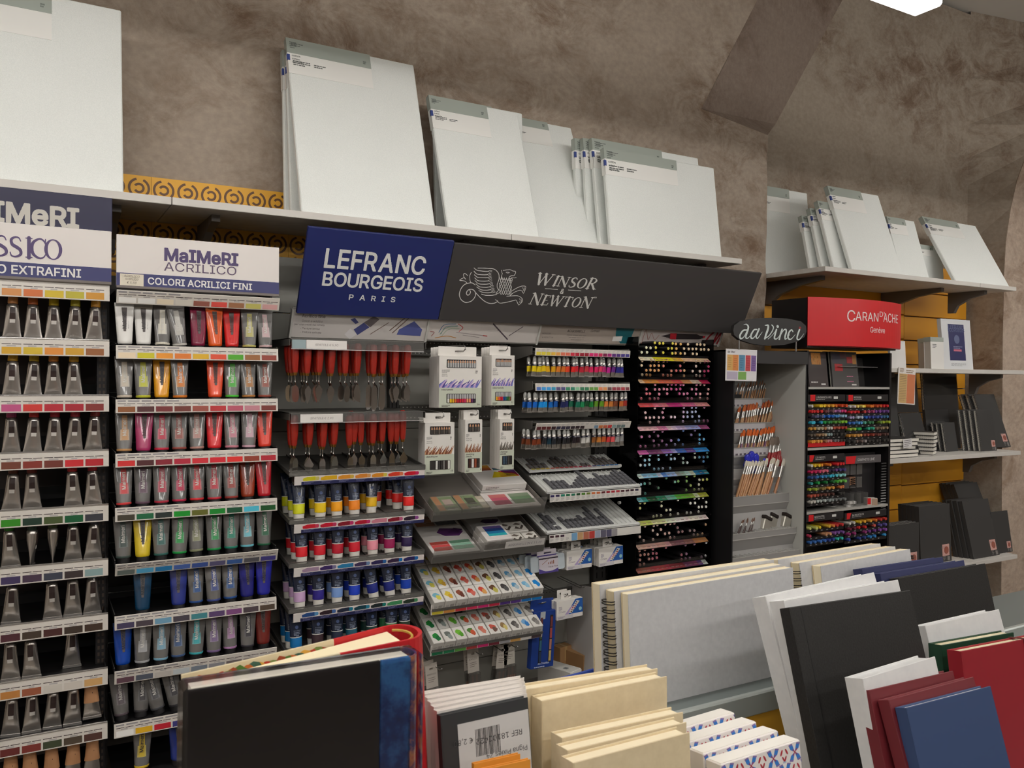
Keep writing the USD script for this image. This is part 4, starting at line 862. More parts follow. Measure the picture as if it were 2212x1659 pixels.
for k, (bl_, br_, tl), cnt, Yf in (('a', ((948, 881), (1040, 885), (952, 768)), 4, -.33), ('b', ((1061, 876), (1111, 877), (1062, 767)), 4, -.33), ('c', ((917, 1026), (981, 1025), (918, 913)), 3, -.335), ('d', ((1004, 1022), (1041, 1021), (1005, 907)), 3, -.335), ('e', ((1079, 1014), (1110, 1012), (1080, 905)), 4, -.335)):
    P, Q, T = W(*bl_, Yf), W(*br_, Yf), W(*tl, Yf); w, h = Q[0]-P[0], T[2]-P[2]; n, th, nm = KIND[k]; d = .019 if k in 'ab' else .017
    for i in range(cnt):
        lb = f'white {nm} with sage lower panel, '+['front of its hook', 'second on its hook', 'third on its hook', 'rearmost on its hook'][i]
        inst('pb'+k, pencil_box(w, h, d, n, th), 'pencil_box', lb, 'pencil box', TM((P[0]+.002*i, Yf+(d+.003)*i, P[2]-.001*i+rng.uniform(-.001, .001)), rz(rng.uniform(-2, 2) if i else 0)), 'boxed pencils on hooks')
    p = thing('display_hook', 'steel hook carrying the '+nm+' boxes', 'hook', TM((P[0]+w*.52, 0, P[2]+h+.0145)))
    part(p, 'arm', tube([(0, -.11, .004), (0, Yf-.012, 0), (0, Yf-.022, .006)], .0018, 6), STEEL); part(p, 'upper_wire', tube([(.0, -.11, .022), (0, Yf-.02, .016), (0, Yf-.026, .004)], .0014, 6), STEEL)
for z, lb in ((W(1000, 755, -.11)[2], 'perforated grey crossbar behind the colour pencil boxes'), (W(1000, 890, -.11)[2], 'perforated grey crossbar behind the sketching boxes')):
    p = thing('perforated_bar', lb, 'bar', TM((1.036, -.112, z-.024)))
    part(p, 'bar', box(0, .392, 0, .008, 0, .05, .001), GD); part(p, 'hole_row', join(*[cyl(.0022, -.0004, .0004, 6)[0:2] and mv(cyl(.0022, -.0004, .0004, 6), (x, 0, z_), rx(90)) for x in np.arange(.012, .385, .0135) for z_ in (.008, .042)]), mat((206, 204, 198), .5), kind='stuff')
# ---- two flat trays with clear front lips
XB, LB_ = 1.038, .394
def tray(lb, z, ang, dep=.262, lip=.058, steel=.022):
    M = TM((XB, FY, z), rx(ang)); p = thing('display_tray', lb, 'tray', M)
    part(p, 'tray_floor', box(0, LB_, .003, dep, .001, .003), GTRAY)
    part(p, 'front_edge', box(0, LB_, 0, .003, 0, steel, .0008), GTRAY)
    part(p, 'side_wall', join(box(0, .002, .003, dep, .003, steel+.012), box(LB_-.002, LB_, .003, dep, .003, steel+.012)), GTRAY)
    part(p, 'clear_lip', box(.001, LB_-.001, -.0016, -.0002, .002, lip), CLR2)
    return M, p
M1, t1 = tray('upper flat tilted tray with clear lip holding pastel boxes', W(931, 1128, FY)[2], 23)
M2, t2 = tray('lower flat tilted tray with clear lip holding ink sets', W(931, 1219, FY)[2], 22)
l = part(t2, 'price_label', box(LB_*.62, LB_*.985, -.0024, -.0017, .028, .052), mat((204, 200, 196), .5))
part(l, 'handwriting', text('ACQUERELLI IN € 13,70', .0075, False, .0003, x=LB_*.8, at='c', z=.036, y=-.0024, shear=.2), mat((150, 146, 150), .6))
def flatbox(w, d, h, cols, tops, side=None):
    """tops: (name, polygon in local (x, y) units of w x d, colour) lying on the lid."""
    def f(p):
        part(p, 'box_body', box(0, w, 0, d, 0, h, .0012), mat(cols, .35, 0, .5, .4))
        for nm, pts, c in tops:
            m_ = plate(Polygon([(x*w, y*d) for x, y in pts]).buffer(0), 0, .0004); v = m_[0]; part(p, nm, (np.stack([v[:, 0], v[:, 2], h-v[:, 1]], 1), m_[1]), mat(c, .35, 0, .5, .5))
        part(p, 'front_print', lines(.08*w, h*.6, 2, w*.3, h*.25, h*.12, 3), mat((150, 140, 138), .5))
        if side: part(p, 'front_sticker', plate(rect(w*.55, h*.2, w*.9, h*.8), 0, .0003), mat(side, .5))
    return f
def put(M, name, lb, x, y, z, b, yaw=0, cat='box', grp=None):
    T = M@TM((x, y, .0032+z), rz(yaw)); p = thing(name, lb, cat, T, grp); b(p); return p
sq = lambda a, b, c, d: [(a, b), (c, b), (c, d), (a, d)]
strp = lambda x0, x1, y0, y1, cs, nm: [(nm, sq(x0, y0+(y1-y0)*i/len(cs), x1, y0+(y1-y0)*(i+1)/len(cs)-.006), c) for i, c in enumerate(cs)]
OR4 = [(150, 70, 30), (176, 90, 36), (196, 130, 40), (206, 160, 50)]
rb = [('rainbow_print', [(.35, .34), (.95, .36), (.9, .48), (.5, .62)], (232, 206, 40)), ('rainbow_print', [(.55, .36), (.98, .36), (.98, .55), (.6, .64)], (226, 60, 50)), ('rainbow_print', [(.72, .42), (.98, .40), (.98, .66), (.66, .66)], (84, 40, 110))]
put(M1, 'pastel_box', 'clear lidded pastel box with rainbow print, top of the stack', .218, .112, .022, flatbox(.165, .135, .02, (228, 224, 220), strp(.08, .48, .70, .96, OR4, 'pastel_row')+strp(.52, .94, .70, .96, [(60, 110, 110), (70, 84, 130), (64, 54, 110), (110, 96, 100)], 'pastel_row')+rb))
put(M1, 'pastel_box', 'plain pastel box under the rainbow printed one', .214, .11, 0, flatbox(.168, .138, .021, (206, 202, 198), []))
put(M1, 'pastel_box', 'pastel box with pink and green windows at the front of the upper tray', .205, .008, 0, flatbox(.18, .094, .021, (216, 208, 204), strp(.12, .46, .2, .85, [(170, 60, 90), (190, 90, 110), (200, 110, 110)], 'pastel_row')+strp(.52, .94, .2, .85, [(120, 140, 110), (110, 136, 104), (130, 146, 120)], 'pastel_row'), (190, 180, 176)))
for i, (x, lb) in enumerate(((.028, 'clear pack with tan block and green lid, left in the upper tray'), (.105, 'clear pack with tan block and dark window, beside the first'))):
    put(M1, 'crayon_pack', lb, x, .012, 0, flatbox(.072, .085, .024, (150, 156, 134), [('tan_block', sq(.02, .02, .3, .98), (176, 130, 96)), ('green_print', sq(.34, .1, .97, .9), (132, 148, 112)), ('picture_print', sq(.42, .3, .85, .75), (190, 170, 160) if i == 0 else (96, 96, 84)), ('white_label', sq(.4, .04, .9, .2), (210, 206, 198))]))
put(M1, 'crayon_pack', 'small sage pack next to the pink windowed pastel box', .180, .02, 0, flatbox(.024, .07, .02, (190, 178, 158), [('label', sq(.1, .2, .9, .7), (206, 200, 186))]))
blk = lambda c: [('purple_stroke', [(.38, .52), (.5, .42), (.8, .40), (.95, .5), (.85, .58), (.5, .62)], c), ('dark_stroke', [(.6, .50), (.82, .46), (.97, .55), (.8, .60)], (52, 30, 66))]
put(M2, 'pastel_box', 'large flat pastel box with purple stroke and red and green windows', .008, .01, 0, flatbox(.158, .225, .021, (216, 212, 208), strp(.08, .46, .08, .30, [(206, 70, 60), (214, 84, 84), (206, 90, 80)], 'pastel_row')+strp(.50, .93, .08, .30, [(130, 176, 150), (140, 184, 160), (120, 168, 140)], 'pastel_row')+strp(.06, .46, .70, .96, [(150, 90, 50), (160, 90, 40), (130, 70, 34)], 'pastel_row')+strp(.5, .94, .70, .96, [(50, 54, 66), (60, 60, 76), (44, 50, 60)], 'pastel_row')+blk((96, 50, 110)), (200, 192, 190)))
put(M2, 'pastel_box', 'grey pastel box with purple stroke behind the small stack', .196, .105, 0, flatbox(.12, .12, .020, (190, 188, 186), blk((80, 40, 96))))
for i in range(3): put(M2, 'pastel_box', ['lowest box of the three box stack in the lower tray', 'middle box of the three box stack in the lower tray', 'top box with blue to teal window on the stack, lower tray'][i], .178+.002*i, .008+.004*(i % 2), .0185*i, flatbox(.092, .085, .018, (222, 216, 212), strp(.2, .9, .25, .9, [(52, 170, 180), (40, 120, 170), (50, 76, 140), (96, 80, 140)], 'pastel_row') if i == 2 else [], (186, 178, 176)))
wavy = [('ink_print', [(.1, .3), (.3, .5), (.5, .3), (.8, .6), (.9, .5), (.6, .2), (.3, .25)], (84, 76, 70)), ('ink_print', [(.2, .7), (.5, .85), (.8, .7), (.6, .62)], (110, 100, 92))]
for i, (x, y, lb) in enumerate(((.282, .008, 'white ink set with black scribble print, front row of the lower tray'), (.336, .008, 'white ink set with black scribble print at the right end, lower tray'), (.275, .072, 'white ink set with black scribble print, second row, lower tray'), (.322, .072, 'white ink set at the right end of the second row, lower tray'))): put(M2, 'ink_set', lb, x, y, 0, flatbox(.050, .058, .034, (218, 214, 206), wavy, (120, 96, 88) if i == 1 else (176, 170, 166)))
# ---- two tilted shelves of small ink cartons
INKS = [[((205, 190, 60), (120, 180, 200), (214, 206, 90)), ((206, 140, 68), (222, 196, 70), (214, 170, 60)), ((202, 58, 58), (150, 84, 62), (110, 60, 48)), ((206, 50, 88), (206, 76, 60), (214, 110, 96)), ((202, 38, 110), (212, 80, 60), (220, 160, 90)), ((192, 46, 72), (104, 70, 50), (196, 186, 90)), ((78, 50, 122), (70, 66, 66), (90, 90, 90)), ((86, 54, 130), (90, 150, 190), (170, 190, 200)), ((28, 112, 186), (120, 180, 214), (150, 196, 220)), ((18, 122, 198), (20, 130, 206), (20, 130, 206))],
 [((34, 112, 76), (40, 140, 60), (30, 110, 60)), ((40, 120, 80), (110, 116, 110), (140, 150, 146)), ((92, 152, 70), (120, 190, 60), (90, 160, 50)), ((162, 60, 58), (84, 130, 60), (200, 90, 60)), ((204, 48, 112), (206, 110, 96), (214, 130, 110)), ((112, 44, 54), (200, 90, 76), (120, 90, 80)), ((156, 156, 160), (150, 120, 80), (214, 196, 120)), ((206, 156, 84), (90, 86, 84), (120, 116, 112)), (None, (120, 170, 214), (60, 130, 200)), ((74, 60, 66), (120, 116, 112), (140, 136, 132))]]
INKN = [['lemon', 'orange', 'red brown', 'red', 'magenta', 'brown', 'black', 'violet', 'light blue', 'blue'], ['dark green', 'grey green', 'apple green', 'green and red', 'pink', 'brick', 'tan', 'black line', 'blue line', 'grey']]
def ink(c1, c2, k):
    def f(p):
        w, d, h = .0355, .052, .034; r = random.Random(k)
        part(p, 'carton', box(0, w, 0, d, 0, h, .0014), mat((222, 219, 213), .4))
        for j, c in ((0, c1), (1, c2)):
            cx, cy = w*(.45+.15*j), d*(.55-.2*j); pts = [(cx+w*(.36 if j == 0 else .26)*(.6+.4*r.random())*math.cos(t), cy+d*.26*(.6+.4*r.random())*math.sin(t)) for t in np.linspace(0, 6.28, 11)[:-1]]
            m_ = plate(Polygon(pts).buffer(0).intersection(rect(.001, .001, w-.001, d-.001)), 0, .0003+.0001*j); v = m_[0]; part(p, 'top_print', (np.stack([v[:, 0], v[:, 2], h-v[:, 1]], 1), m_[1]), mat(c, .45))
        part(p, 'barcode', plate(unary_union([rect(w*.5+i*.0016, h*.18, w*.5+i*.0016+r.choice((.0005, .0009)), h*.55) for i in range(8)]), 0, .0002), mat((150, 142, 138), .5))
        part(p, 'front_print', lines(w*.1, h*.5, 3, w*.28, .004, .0016, k), mat((176, 170, 166), .5))
    return f
for s, (fr, ang) in enumerate((((931, 1325), 30), ((931, 1413), 29))):
    z = W(*fr, FY)[2]; M = TM((XB, FY, z), rx(ang)); pi = (LB_-.006)/10
    p = thing('ink_shelf', ['upper tilted ink shelf with yellow to blue colour strip', 'lower tilted ink shelf with green to brown colour strip'][s], 'shelf', M)
    part(p, 'shelf_plate', box(0, LB_, .002, .285, .0, .0025), GTRAY); part(p, 'clear_lip', box(.001, LB_-.001, -.001, .0004, .0045, .016), CLR)
    part(p, 'divider', join(*[box(.003+pi*i-.0004, .003+pi*i+.0004, .004, .28, .0026, .018) for i in range(11)]), CLR)
    st = part(p, 'label_strip', mv(mv(box(0, LB_, 0, .002, 0, .032, .0006), R=rx(-ang+6)), (0, -.003, -.006)), mat((216, 210, 206), .4))
    for i in range(10):
        c = INKS[s][i][0]
        if c: part(st, 'colour_field', mv(mv(plate(rect(.003+pi*i+.001, .001, .003+pi*(i+1)-.001, .0115), 0, .0003), R=rx(-ang+6)), (0, -.003, -.006)), mat(c, .45))
        part(st, 'small_print', mv(mv(lines(.005+pi*i, .030, 3, pi*.5, .004, .0016, i), R=rx(-ang+6)), (0, -.003, -.006)), mat((160, 154, 154), .5))
    for i in range(10):
        for k in range(5):
            if s == 1 and i == 3 and k > 1 or s == 0 and i == 5 and k == 4: continue
            if s == 0 and i == 9 and k == 0: pass
            lb = f'small white ink carton with {INKN[s][i]} print, {["front", "second", "third", "fourth", "rearmost"][k]} in its row, {["upper", "lower"][s]} ink shelf'
            T = M@TM((.003+pi*i+.0018+rng.uniform(-.0004, .0004), .004+.0545*k, .003+(.0 if k else .001)), rz(rng.uniform(-1, 1)))
            inst(('ink', s, i), ink(INKS[s][i][1], INKS[s][i][2], 10*s+i), 'ink_carton', lb, 'ink carton', T, 'small ink cartons on tilted shelves')
# ---- brush packs on hooks below the ink shelves
def brushpack(w, h, c, dark):
    def f(p):
        part(p, 'card', plate(rect(0, h*.62, w, h).difference(rrect(w*.35, h*.90, w*.65, h*.93, .002)), 0, .0012), mat(c, .5))
        part(p, 'lettering', join(text('ACRILICO', .0045, True, .0003, 'c', x=w/2, z=h*.82, y=-.0012), lines(w*.2, h*.78, 3, w*.6, .006, .002, 3, -.0012)), mat((150, 142, 134), .5))
        part(p, 'clear_pouch', box(0, w, -.012, .0, 0, h*.62, .002), clear('pouch', (.9, .9, .9), body=(150, 146, 140), bodyfac=.25))
        for i in range(5):
            x = w*(.14+.18*i); part(p, 'brush', join(box(x-.003, x+.003, -.008, -.003, .01, h*.36), box(x-.0028, x+.0028, -.0075, -.0035, h*.36, h*.46)), mat((150, 92, 70) if not dark else (46, 42, 42), .4)); part(p, 'bristle', box(x-.0036, x+.0036, -.0072, -.0038, h*.46, h*.58), mat((96, 60, 44) if i % 2 else (60, 50, 44), .7))
    return f
for i, (x, y, yaw, lb, dk_) in enumerate(((941, 1440, -8, 'brush pack on a hook beside the red album spine', 0), (1028, 1408, -6, 'brush pack with brown handles, second from left under the ink shelf', 0), (1075, 1400, 10, 'tilted brush pack with black handles under the ink shelf', 1), (1103, 1392, -3, 'pale brush pack, right end under the ink shelf', 0))):
    P = W(x, y, -.30); w, h = .040, .20
    for k in range(2):
        T = TM((P[0]-w/2, -.30+.026*k, P[2]+.012-h), ry(yaw*.6)@np.eye(3)); p = thing('brush_pack', lb+(', rear one' if k else ', front one'), 'brush pack', T, 'brush packs'); brushpack(w, h, (206, 198, 188) if i < 3 else (214, 208, 196), dk_)(p)
    p = thing('display_hook', 'steel hook of the '+lb.replace(' on a hook', ''), 'hook', TM((P[0], 0, P[2]-.003)))
    part(p, 'arm', tube([(0, -.09, .008), (0, -.33, .002), (0, -.345, .010)], .0016, 6), STEEL)
# ================================================================ small watercolour tubes, pan trays and hanging sets
CAPG = mat((176, 176, 172), .35, 0, .5, .3); SILV = mat((190, 186, 180), .26, .9)
def wtube(col):
    def f(p):
        L = lambda z: min(max((z-.004)/.030, 0), 1)
        a = lambda z: .0098+(.0074-.0098)*L(z); b = lambda z: .0008+(.0072-.0008)*L(z)
        part(p, 'crimp', box(-.0102, .0102, -.0012, .0012, 0, .004), SILV)
        part(p, 'tube_body', loft([ring(a(z), b(z), z, 12) for z in (.0038, .010, .018, .026, .034, .047)]+[ring(.0035, .0035, .050, 12)]), SILV, True)
        part(p, 'colour_band', loft([ring(a(z)+.0003, b(z)+.0003, z, 12) for z in (.016, .022, .028, .0345)]), mat(col, .35, 0, .5, .4), True)
        part(p, 'navy_band', loft([ring(a(z)+.00035, b(z)+.00035, z, 12) for z in (.0346, .0405)]), mat((38, 40, 66), .4), True)
        part(p, 'white_print', patch(lambda z: .0078, lambda z: .0076, .0365, .0385, .005, .005, .0003, 2, 5), mat((206, 204, 200), .5))
        part(p, 'cap', lathe([(.0062, .0478), (.0066, .049), (.0060, .060), (.0036, .0645), (.0020, .0655)], 10), CAPG, 40)
    return f
Y3 = (236, 206, 20)
WC = [[Y3, Y3, (234, 198, 20), (234, 178, 22), (232, 170, 26), (226, 130, 40), (226, 120, 44), (232, 72, 40), (234, 44, 40), (222, 38, 60), (196, 36, 60), (206, 60, 70), (228, 40, 100), (228, 36, 104), (226, 60, 104), (192, 36, 118), (200, 36, 150), (108, 40, 134), (36, 38, 138), (48, 48, 156)],
 [(20, 98, 196), (22, 110, 214), (20, 150, 236), (22, 156, 236), (20, 110, 196), (18, 90, 176), (30, 40, 92), (34, 42, 100), (16, 104, 76), (24, 120, 94), (30, 140, 86), (16, 78, 44), (30, 132, 60), (100, 152, 36), (104, 160, 40), (216, 126, 56), (212, 130, 60), (134, 70, 40), (206, 108, 50), (166, 48, 38)],
 [(120, 60, 32), (128, 56, 30), (136, 64, 34), (44, 42, 46), (28, 60, 76), (34, 40, 48), (30, 30, 34), (34, 34, 38), (28, 26, 30), (36, 28, 34), (40, 26, 30), (214, 212, 206), (216, 214, 208), (152, 92, 42), (208, 132, 60), (212, 100, 48), (216, 60, 60), (232, 92, 94), (164, 164, 162), (160, 160, 160)]]
WF = [[(222, 204, 66)]*3+[(228, 182, 66), (226, 160, 78), (222, 116, 88), (220, 110, 86), (206, 50, 72), (184, 40, 60), (160, 36, 56), (158, 34, 52), (218, 40, 112), (214, 40, 110), (206, 46, 92), (132, 30, 78), (170, 38, 122), (98, 48, 130), (84, 50, 128), (74, 58, 140), (70, 62, 142)],
 [(72, 110, 182), (50, 152, 224), (54, 156, 226), (46, 150, 190), (84, 74, 122), (78, 78, 130), (48, 132, 94), (46, 132, 104), (132, 192, 150), (48, 120, 84), (44, 120, 78), (100, 152, 62), (98, 150, 56), (222, 132, 86), (220, 146, 84), (100, 66, 66), (152, 50, 66), (150, 52, 70), (172, 46, 60), (122, 48, 58)],
 [(96, 46, 50), (100, 46, 48), (98, 46, 46), (66, 46, 52), (62, 62, 82), (66, 62, 80), (64, 60, 74), (56, 46, 52), (58, 46, 50), (56, 44, 48), None, None, (124, 152, 174), (206, 122, 70), (206, 106, 74), (204, 60, 62), (142, 168, 168), (112, 128, 128), (110, 128, 128), None]]
WR = [((1156, 768), (1150, 813), (1347, 809), 6), ((1157, 844.5), (1142, 891), (1353, 887), -4), ((1156, 930), (1139, 972), (1343, 965), 22)]
X3, L3 = 1.446, .384
WORD = ['upper', 'middle', 'lower']
for r, (sp, a, b, ti) in enumerate(WR):
    P = W(sp[0], sp[1], FY); A0, B0 = W(a[0], a[1], FY+.03), W(b[0], b[1], FY+.03)
    p = thing('tube_rail', f'grey steel rail with colour strip over the {WORD[r]} row of small watercolour tubes', 'rail', TM((P[0], FY, P[2])))
    L3s, L3 = L3, W([1362, 1362.5, 1361.5][r], [768.8, 843, 923.5][r], FY)[0]-P[0]
    part(p, 'top_plate', box(-.004, L3, .006, .25, .024, .026), GD); part(p, 'side_bracket', join(*[(A([[x, .25, .03], [x, .25, -.035], [x, .01, .004], [x, .01, .03], [x+.002, .25, .03], [x+.002, .25, -.035], [x+.002, .01, .004], [x+.002, .01, .03]]), A([[0, 1, 2], [0, 2, 3], [4, 6, 5], [4, 7, 6], [0, 3, 7], [0, 7, 4], [1, 5, 6], [1, 6, 2], [2, 6, 7], [2, 7, 3], [0, 4, 5], [0, 5, 1]])) for x in (-.006, L3)]), GD)
    s = strip(p, L3-.002, .024, 0, WF[r], .003, (L3-.008)/20, .0105, ti, micro=False, chrome=False, y=.0, sww=.86)
    part(s, 'small_print', mv(join(*[lines(.005+(L3-.008)/20*i, .021, 2, .011, .004, .0016, i) for i in range(20)]), R=rx(ti)), mat((190, 186, 184), .5))
    part(p, 'hanging_rail', join(box(0, L3, .022, .026, .006, .012), box(0, L3, .040, .044, .006, .012)), GD)
    L3 = L3s
    for i in range(20):
        u = (i+.25+rng.uniform(-.14, .14)+(.3 if r == 2 and i > 12 else 0))/19.6; B = A0*(1-u)+B0*u; c = WC[r][i]
        zz = A0[2]+rng.uniform(-.0015, .0015)
        for k in range(2 if i % 3 != 1 else 1):
            T = TM((B[0]-(.0045 if k else 0), FY+.03+.022*k+rng.uniform(-.002, .002), zz), rz(rng.uniform(-14, 14))@ry(rng.uniform(-3, 3))@rx(rng.uniform(-4, 4)))
            inst(('wt', c), wtube(c), 'watercolour_tube', f'small silver tube with {CNAME(c) if max(c) > 60 else "black"} band, {ORD[i]} from left{", rear" if k else ""}, {WORD[r]} watercolour row', 'paint tube', T, 'small watercolour tubes')
# ---- two tilted trays of half pans
WHP = mat((218, 219, 216), .35, 0, .5, .3); PAN = mat((84, 84, 88), .4); PANB = mat((98, 90, 84), .45)
def pan(c):
    def f(p):
        part(p, 'wrapped_pan', box(-.0082, .0082, -.0092, .0092, 0, .008, .0022), c); part(p, 'paper_label', box(-.0060, .0060, -.004, .0045, .0079, .0084), mat((112, 112, 116), .4))
    return f
PC = (L3-.018)/19
def pantray(lb, q, ang, tiers, nm):
    M = TM((X3-.004, FY, W(q[0], q[1], FY)[2]), rx(ang)); p = thing('pan_tray', lb, 'tray', M)
    part(p, 'steel_base', box(0, L3+.004, .002, .25, -.024, -.003), GD)
    y0 = .0
    for t, (d, zt_, counts, fields, m_) in enumerate(tiers):
        part(p, 'white_insert', box(.004, L3, y0, y0+d, zt_-.003, zt_, .001), WHP)
        part(p, 'front_rim', box(.004, L3, y0, y0+.012, zt_, zt_+.006, .0015), WHP)
        ribs = [box(.012+PC*i-.0009, .012+PC*i+.0009, y0+.012, y0+d-.002, zt_, zt_+.004) for i in range(20)]
        part(p, 'channel_rib', join(*ribs), WHP)
        if fields and t: part(p, 'colour_strip', join(*[box(.014+PC*i, .010+PC*(i+1), y0-.001, y0+.004, zt_+.0061, zt_+.0065) for i in range(19)]), mat((206, 202, 196), .4))
        if t:
            for i, c in enumerate(fields): part(p, 'colour_field', box(.0145+PC*i, .0095+PC*(i+1), y0+.004, y0+.011, zt_+.0061, zt_+.0066), mat(c, .4))
        for i, n in enumerate(counts):
            for k in range(abs(n)):
                if n < 0 and k == 1: continue
                T = M@TM((.012+PC*(i+.5)+rng.uniform(-.0006, .0006), y0+.0225+.0176*k+rng.uniform(-.0006, .0006), zt_+.0004), rz(rng.uniform(-4, 4)))
                inst(('pan', id(m_)), pan(m_), 'half_pan', f'grey wrapped half pan, {ORD[i]} channel, {ORD[k]} from front, {nm[t]}', 'paint pan', T, 'wrapped half pans in trays')
        y0 += d
    return M, p
T1F = [(210, 196, 80), (212, 200, 84), (216, 190, 84), (218, 186, 84), (212, 84, 70), (206, 74, 60), (196, 52, 60), (192, 48, 58), (190, 44, 62), (206, 50, 88), (206, 48, 80), (128, 40, 90), (170, 44, 80), (70, 50, 120), (80, 140, 196), (50, 76, 150), (56, 130, 186), (44, 110, 176), (40, 110, 180)]
Mw1, pw1 = pantray('upper tilted watercolour tray with two tiers of dark half pans', (1178, 1066), 21, [(.125, 0, [0, 4, 3, 3, 3, 1, 2, 3, 4, 7, 3, 3, 5, 4, 4, 4, 5, 6, 5], None, PAN), (.105, .012, [2, 4, 4, 2, 0, 3, 4, 4, 3, 2, 0, 1, 1, 0, 3, 4, 3, 3, 2], T1F, PANB)], ['lower tier of the upper tray', 'upper tier of the upper tray'])
Mw2, pw2 = pantray('lower tilted watercolour tray with white empty channels at right', (1179, 1154), 20.5, [(.20, 0, [3, 6, -5, 0, 4, 3, 3, 3, 4, 3, 5, 7, 3, 6, 0, 0, 0, 0, 0], None, PAN)], ['lower tray'])
for p, M, fs, lb in ((pw1, Mw1, [(54, 44, 100), (54, 44, 84), (30, 132, 110), (24, 104, 66), (28, 110, 84), (30, 76, 44), (84, 130, 50), (104, 120, 46), (206, 112, 64), (200, 104, 58), (98, 40, 46), (162, 40, 54), (170, 40, 56), (190, 56, 70), (84, 44, 52), (70, 42, 50), (66, 46, 56), (58, 54, 76)], 0), (pw2, Mw2, [(70, 46, 52), (72, 44, 54), (64, 44, 60)], 1)):
    f = mv(box(.012, L3+.002, -.003, -.001, -.030, -.004, .0005), R=rx(-21)); s = part(p, 'label_strip', f, mat((216, 212, 206), .4))
    for i, c in enumerate(fs): part(s, 'colour_field', mv(plate(rect(.014+.0203*i, -.0135, .0285+.0203*i, -.0065), -.003, .0003), R=rx(-21)), mat(c, .45))
    if lb:
        for i, c in enumerate([(116, 160, 196), (190, 150, 106), (176, 104, 80), (182, 60, 56), (150, 156, 176), (94, 90, 108), (84, 80, 106), (150, 146, 148)]): part(s, 'colour_field', mv(plate(rect(.098+.0235*i, -.029, .120+.0235*i, -.0045), -.003, .0003), R=rx(-21)), mat(c, .45))
    part(s, 'small_print', mv(join(*[lines(.0145+.0203*i, -.017, 3, .012, .0035, .0014, i, -.003) for i in range(18 if not lb else 4)]), R=rx(-21)), mat((170, 166, 164), .5))
    part(p, 'corner_knob', mv(cyl(.006, -.004, .004, 10), (L3+.004, .135, .012), ry(90)), mat((222, 220, 216), .4), 40)
# ---- hanging sets
for k, (z, lb) in enumerate(((W(1200, 1172, -.11)[2], 'upper perforated crossbar behind the hanging watercolour sets'), (W(1220, 1283, -.11)[2], 'lower perforated crossbar behind the hanging watercolour sets'))):
    p = thing('perforated_bar', lb, 'bar', TM((1.445, -.113, z-.024))); part(p, 'bar', box(0, .385, 0, .008, 0, .048, .001), GD)
    part(p, 'hole_row', join(*[mv(cyl(.0022, -.0004, .0004, 6), (x, 0, z_), rx(90)) for x in np.arange(.012, .38, .0135) for z_ in (.008, .040)]), mat((44, 42, 42), .8), kind='stuff')
SETB = mat((40, 92, 168), .4)
def panset(w, h):
    def f(p):
        part(p, 'carton', box(0, w, 0, .018, 0, h, .0008), CART)
        t = part(p, 'hang_tab', plate(rrect(w*.28, h-.001, w*.66, h+.026, .003).difference(rrect(w*.38, h+.010, w*.56, h+.016, .002)), .018, .0008), CART)
        part(p, 'blue_print', plate(Polygon([(w*.36, h*.22), (w, h*.22), (w, h*.98), (w*.72, h*.98)]), 0, .0003), SETB)
        part(p, 'lilac_print', plate(Polygon([(w*.30, h*.22), (w*.45, h*.22), (w*.62, h*.7), (w*.5, h*.55)]), 0, .0004), mat((178, 160, 200), .5))
        M_ = [(w*.44, h*.30), (w*.56, h*.25), (w*.88, h*.84), (w*.76, h*.90)]
        part(p, 'palette_print', plate(Polygon(M_), -.0003, .0003), mat((228, 226, 220), .4))
        cs = [(206, 170, 130), (200, 90, 70), (190, 40, 50), (110, 30, 60), (50, 40, 60), (40, 36, 44)]
        for i in range(6):
            for j in range(2):
                u, v = (i+.5)/6.4+.03, (j+.5)/2; x = w*(.44+.12*v+.32*u); z = h*(.30-.05*v+.59*u); part(p, 'pan_print', plate(rect(x-w*.018, z-h*.036, x+w*.018, z+h*.036), -.0006, .0002), mat(cs[i] if j == 0 else cs[5-i], .4)) if True else None
        part(p, 'round_badge', plate(Point(w*.9, h*.42).buffer(h*.1, quad_segs=6), -.0003, .0003), mat((150, 200, 206), .4))
        part(p, 'lettering', join(text('COTMAN', .0045, False, .0003, x=w*.07, z=h*.36), lines(w*.08, h*.68, 4, w*.12, h*.06, h*.03, 5), lines(w*.05, h*.14, 2, w*.25, h*.05, h*.03, 6)), mat((160, 152, 164), .5))
        part(p, 'grey_foot', plate(rect(0, 0, w*.62, h*.2), 0, .0002), mat((206, 202, 204), .5))
    return f
def hook(x, Yf, z, lb):
    p = thing('display_hook', lb, 'hook', TM((x, 0, z))); part(p, 'arm', join(*[tube([(dx, -.10, .006), (dx, Yf-.006, 0), (dx, Yf-.018, .007)], .0013, 5) for dx in (-.008, .008)]+[tube([(-.008, Yf-.018, .007), (.008, Yf-.018, .007)], .0013, 5)]), STEEL)
for (bl_, br_, tl, n, lb) in (((1224, 1234), (1281, 1228), (1227, 1203), 3, 'left hook of the upper crossbar'), ((1294, 1226), (1349, 1220), (1300, 1196), 4, 'right hook of the upper crossbar'), ((1203, 1342), (1258, 1333), (1206, 1309), 2, 'hook of the lower crossbar')):
    P, Q, T_ = W(*bl_, -.33), W(*br_, -.33), W(*tl, -.33); w, h = Q[0]-P[0], T_[2]-P[2]+.006
    for i in range(n): inst('panset', panset(.104, .062), 'watercolour_set', f'white and blue watercolour pan set, {ORD[i]} from the front, {lb}', 'paint set', TM((P[0]-.003*i, -.33+.021*i, P[2]+rng.uniform(0, .003)), rz(rng.uniform(-3, 3))@ry(-rng.uniform(0, 2))), 'hanging watercolour sets')
    hook(P[0]+.049, -.31, P[2]+.072, 'wire hook holding pan sets, '+lb)
P = W(1158, 1240, -.32)
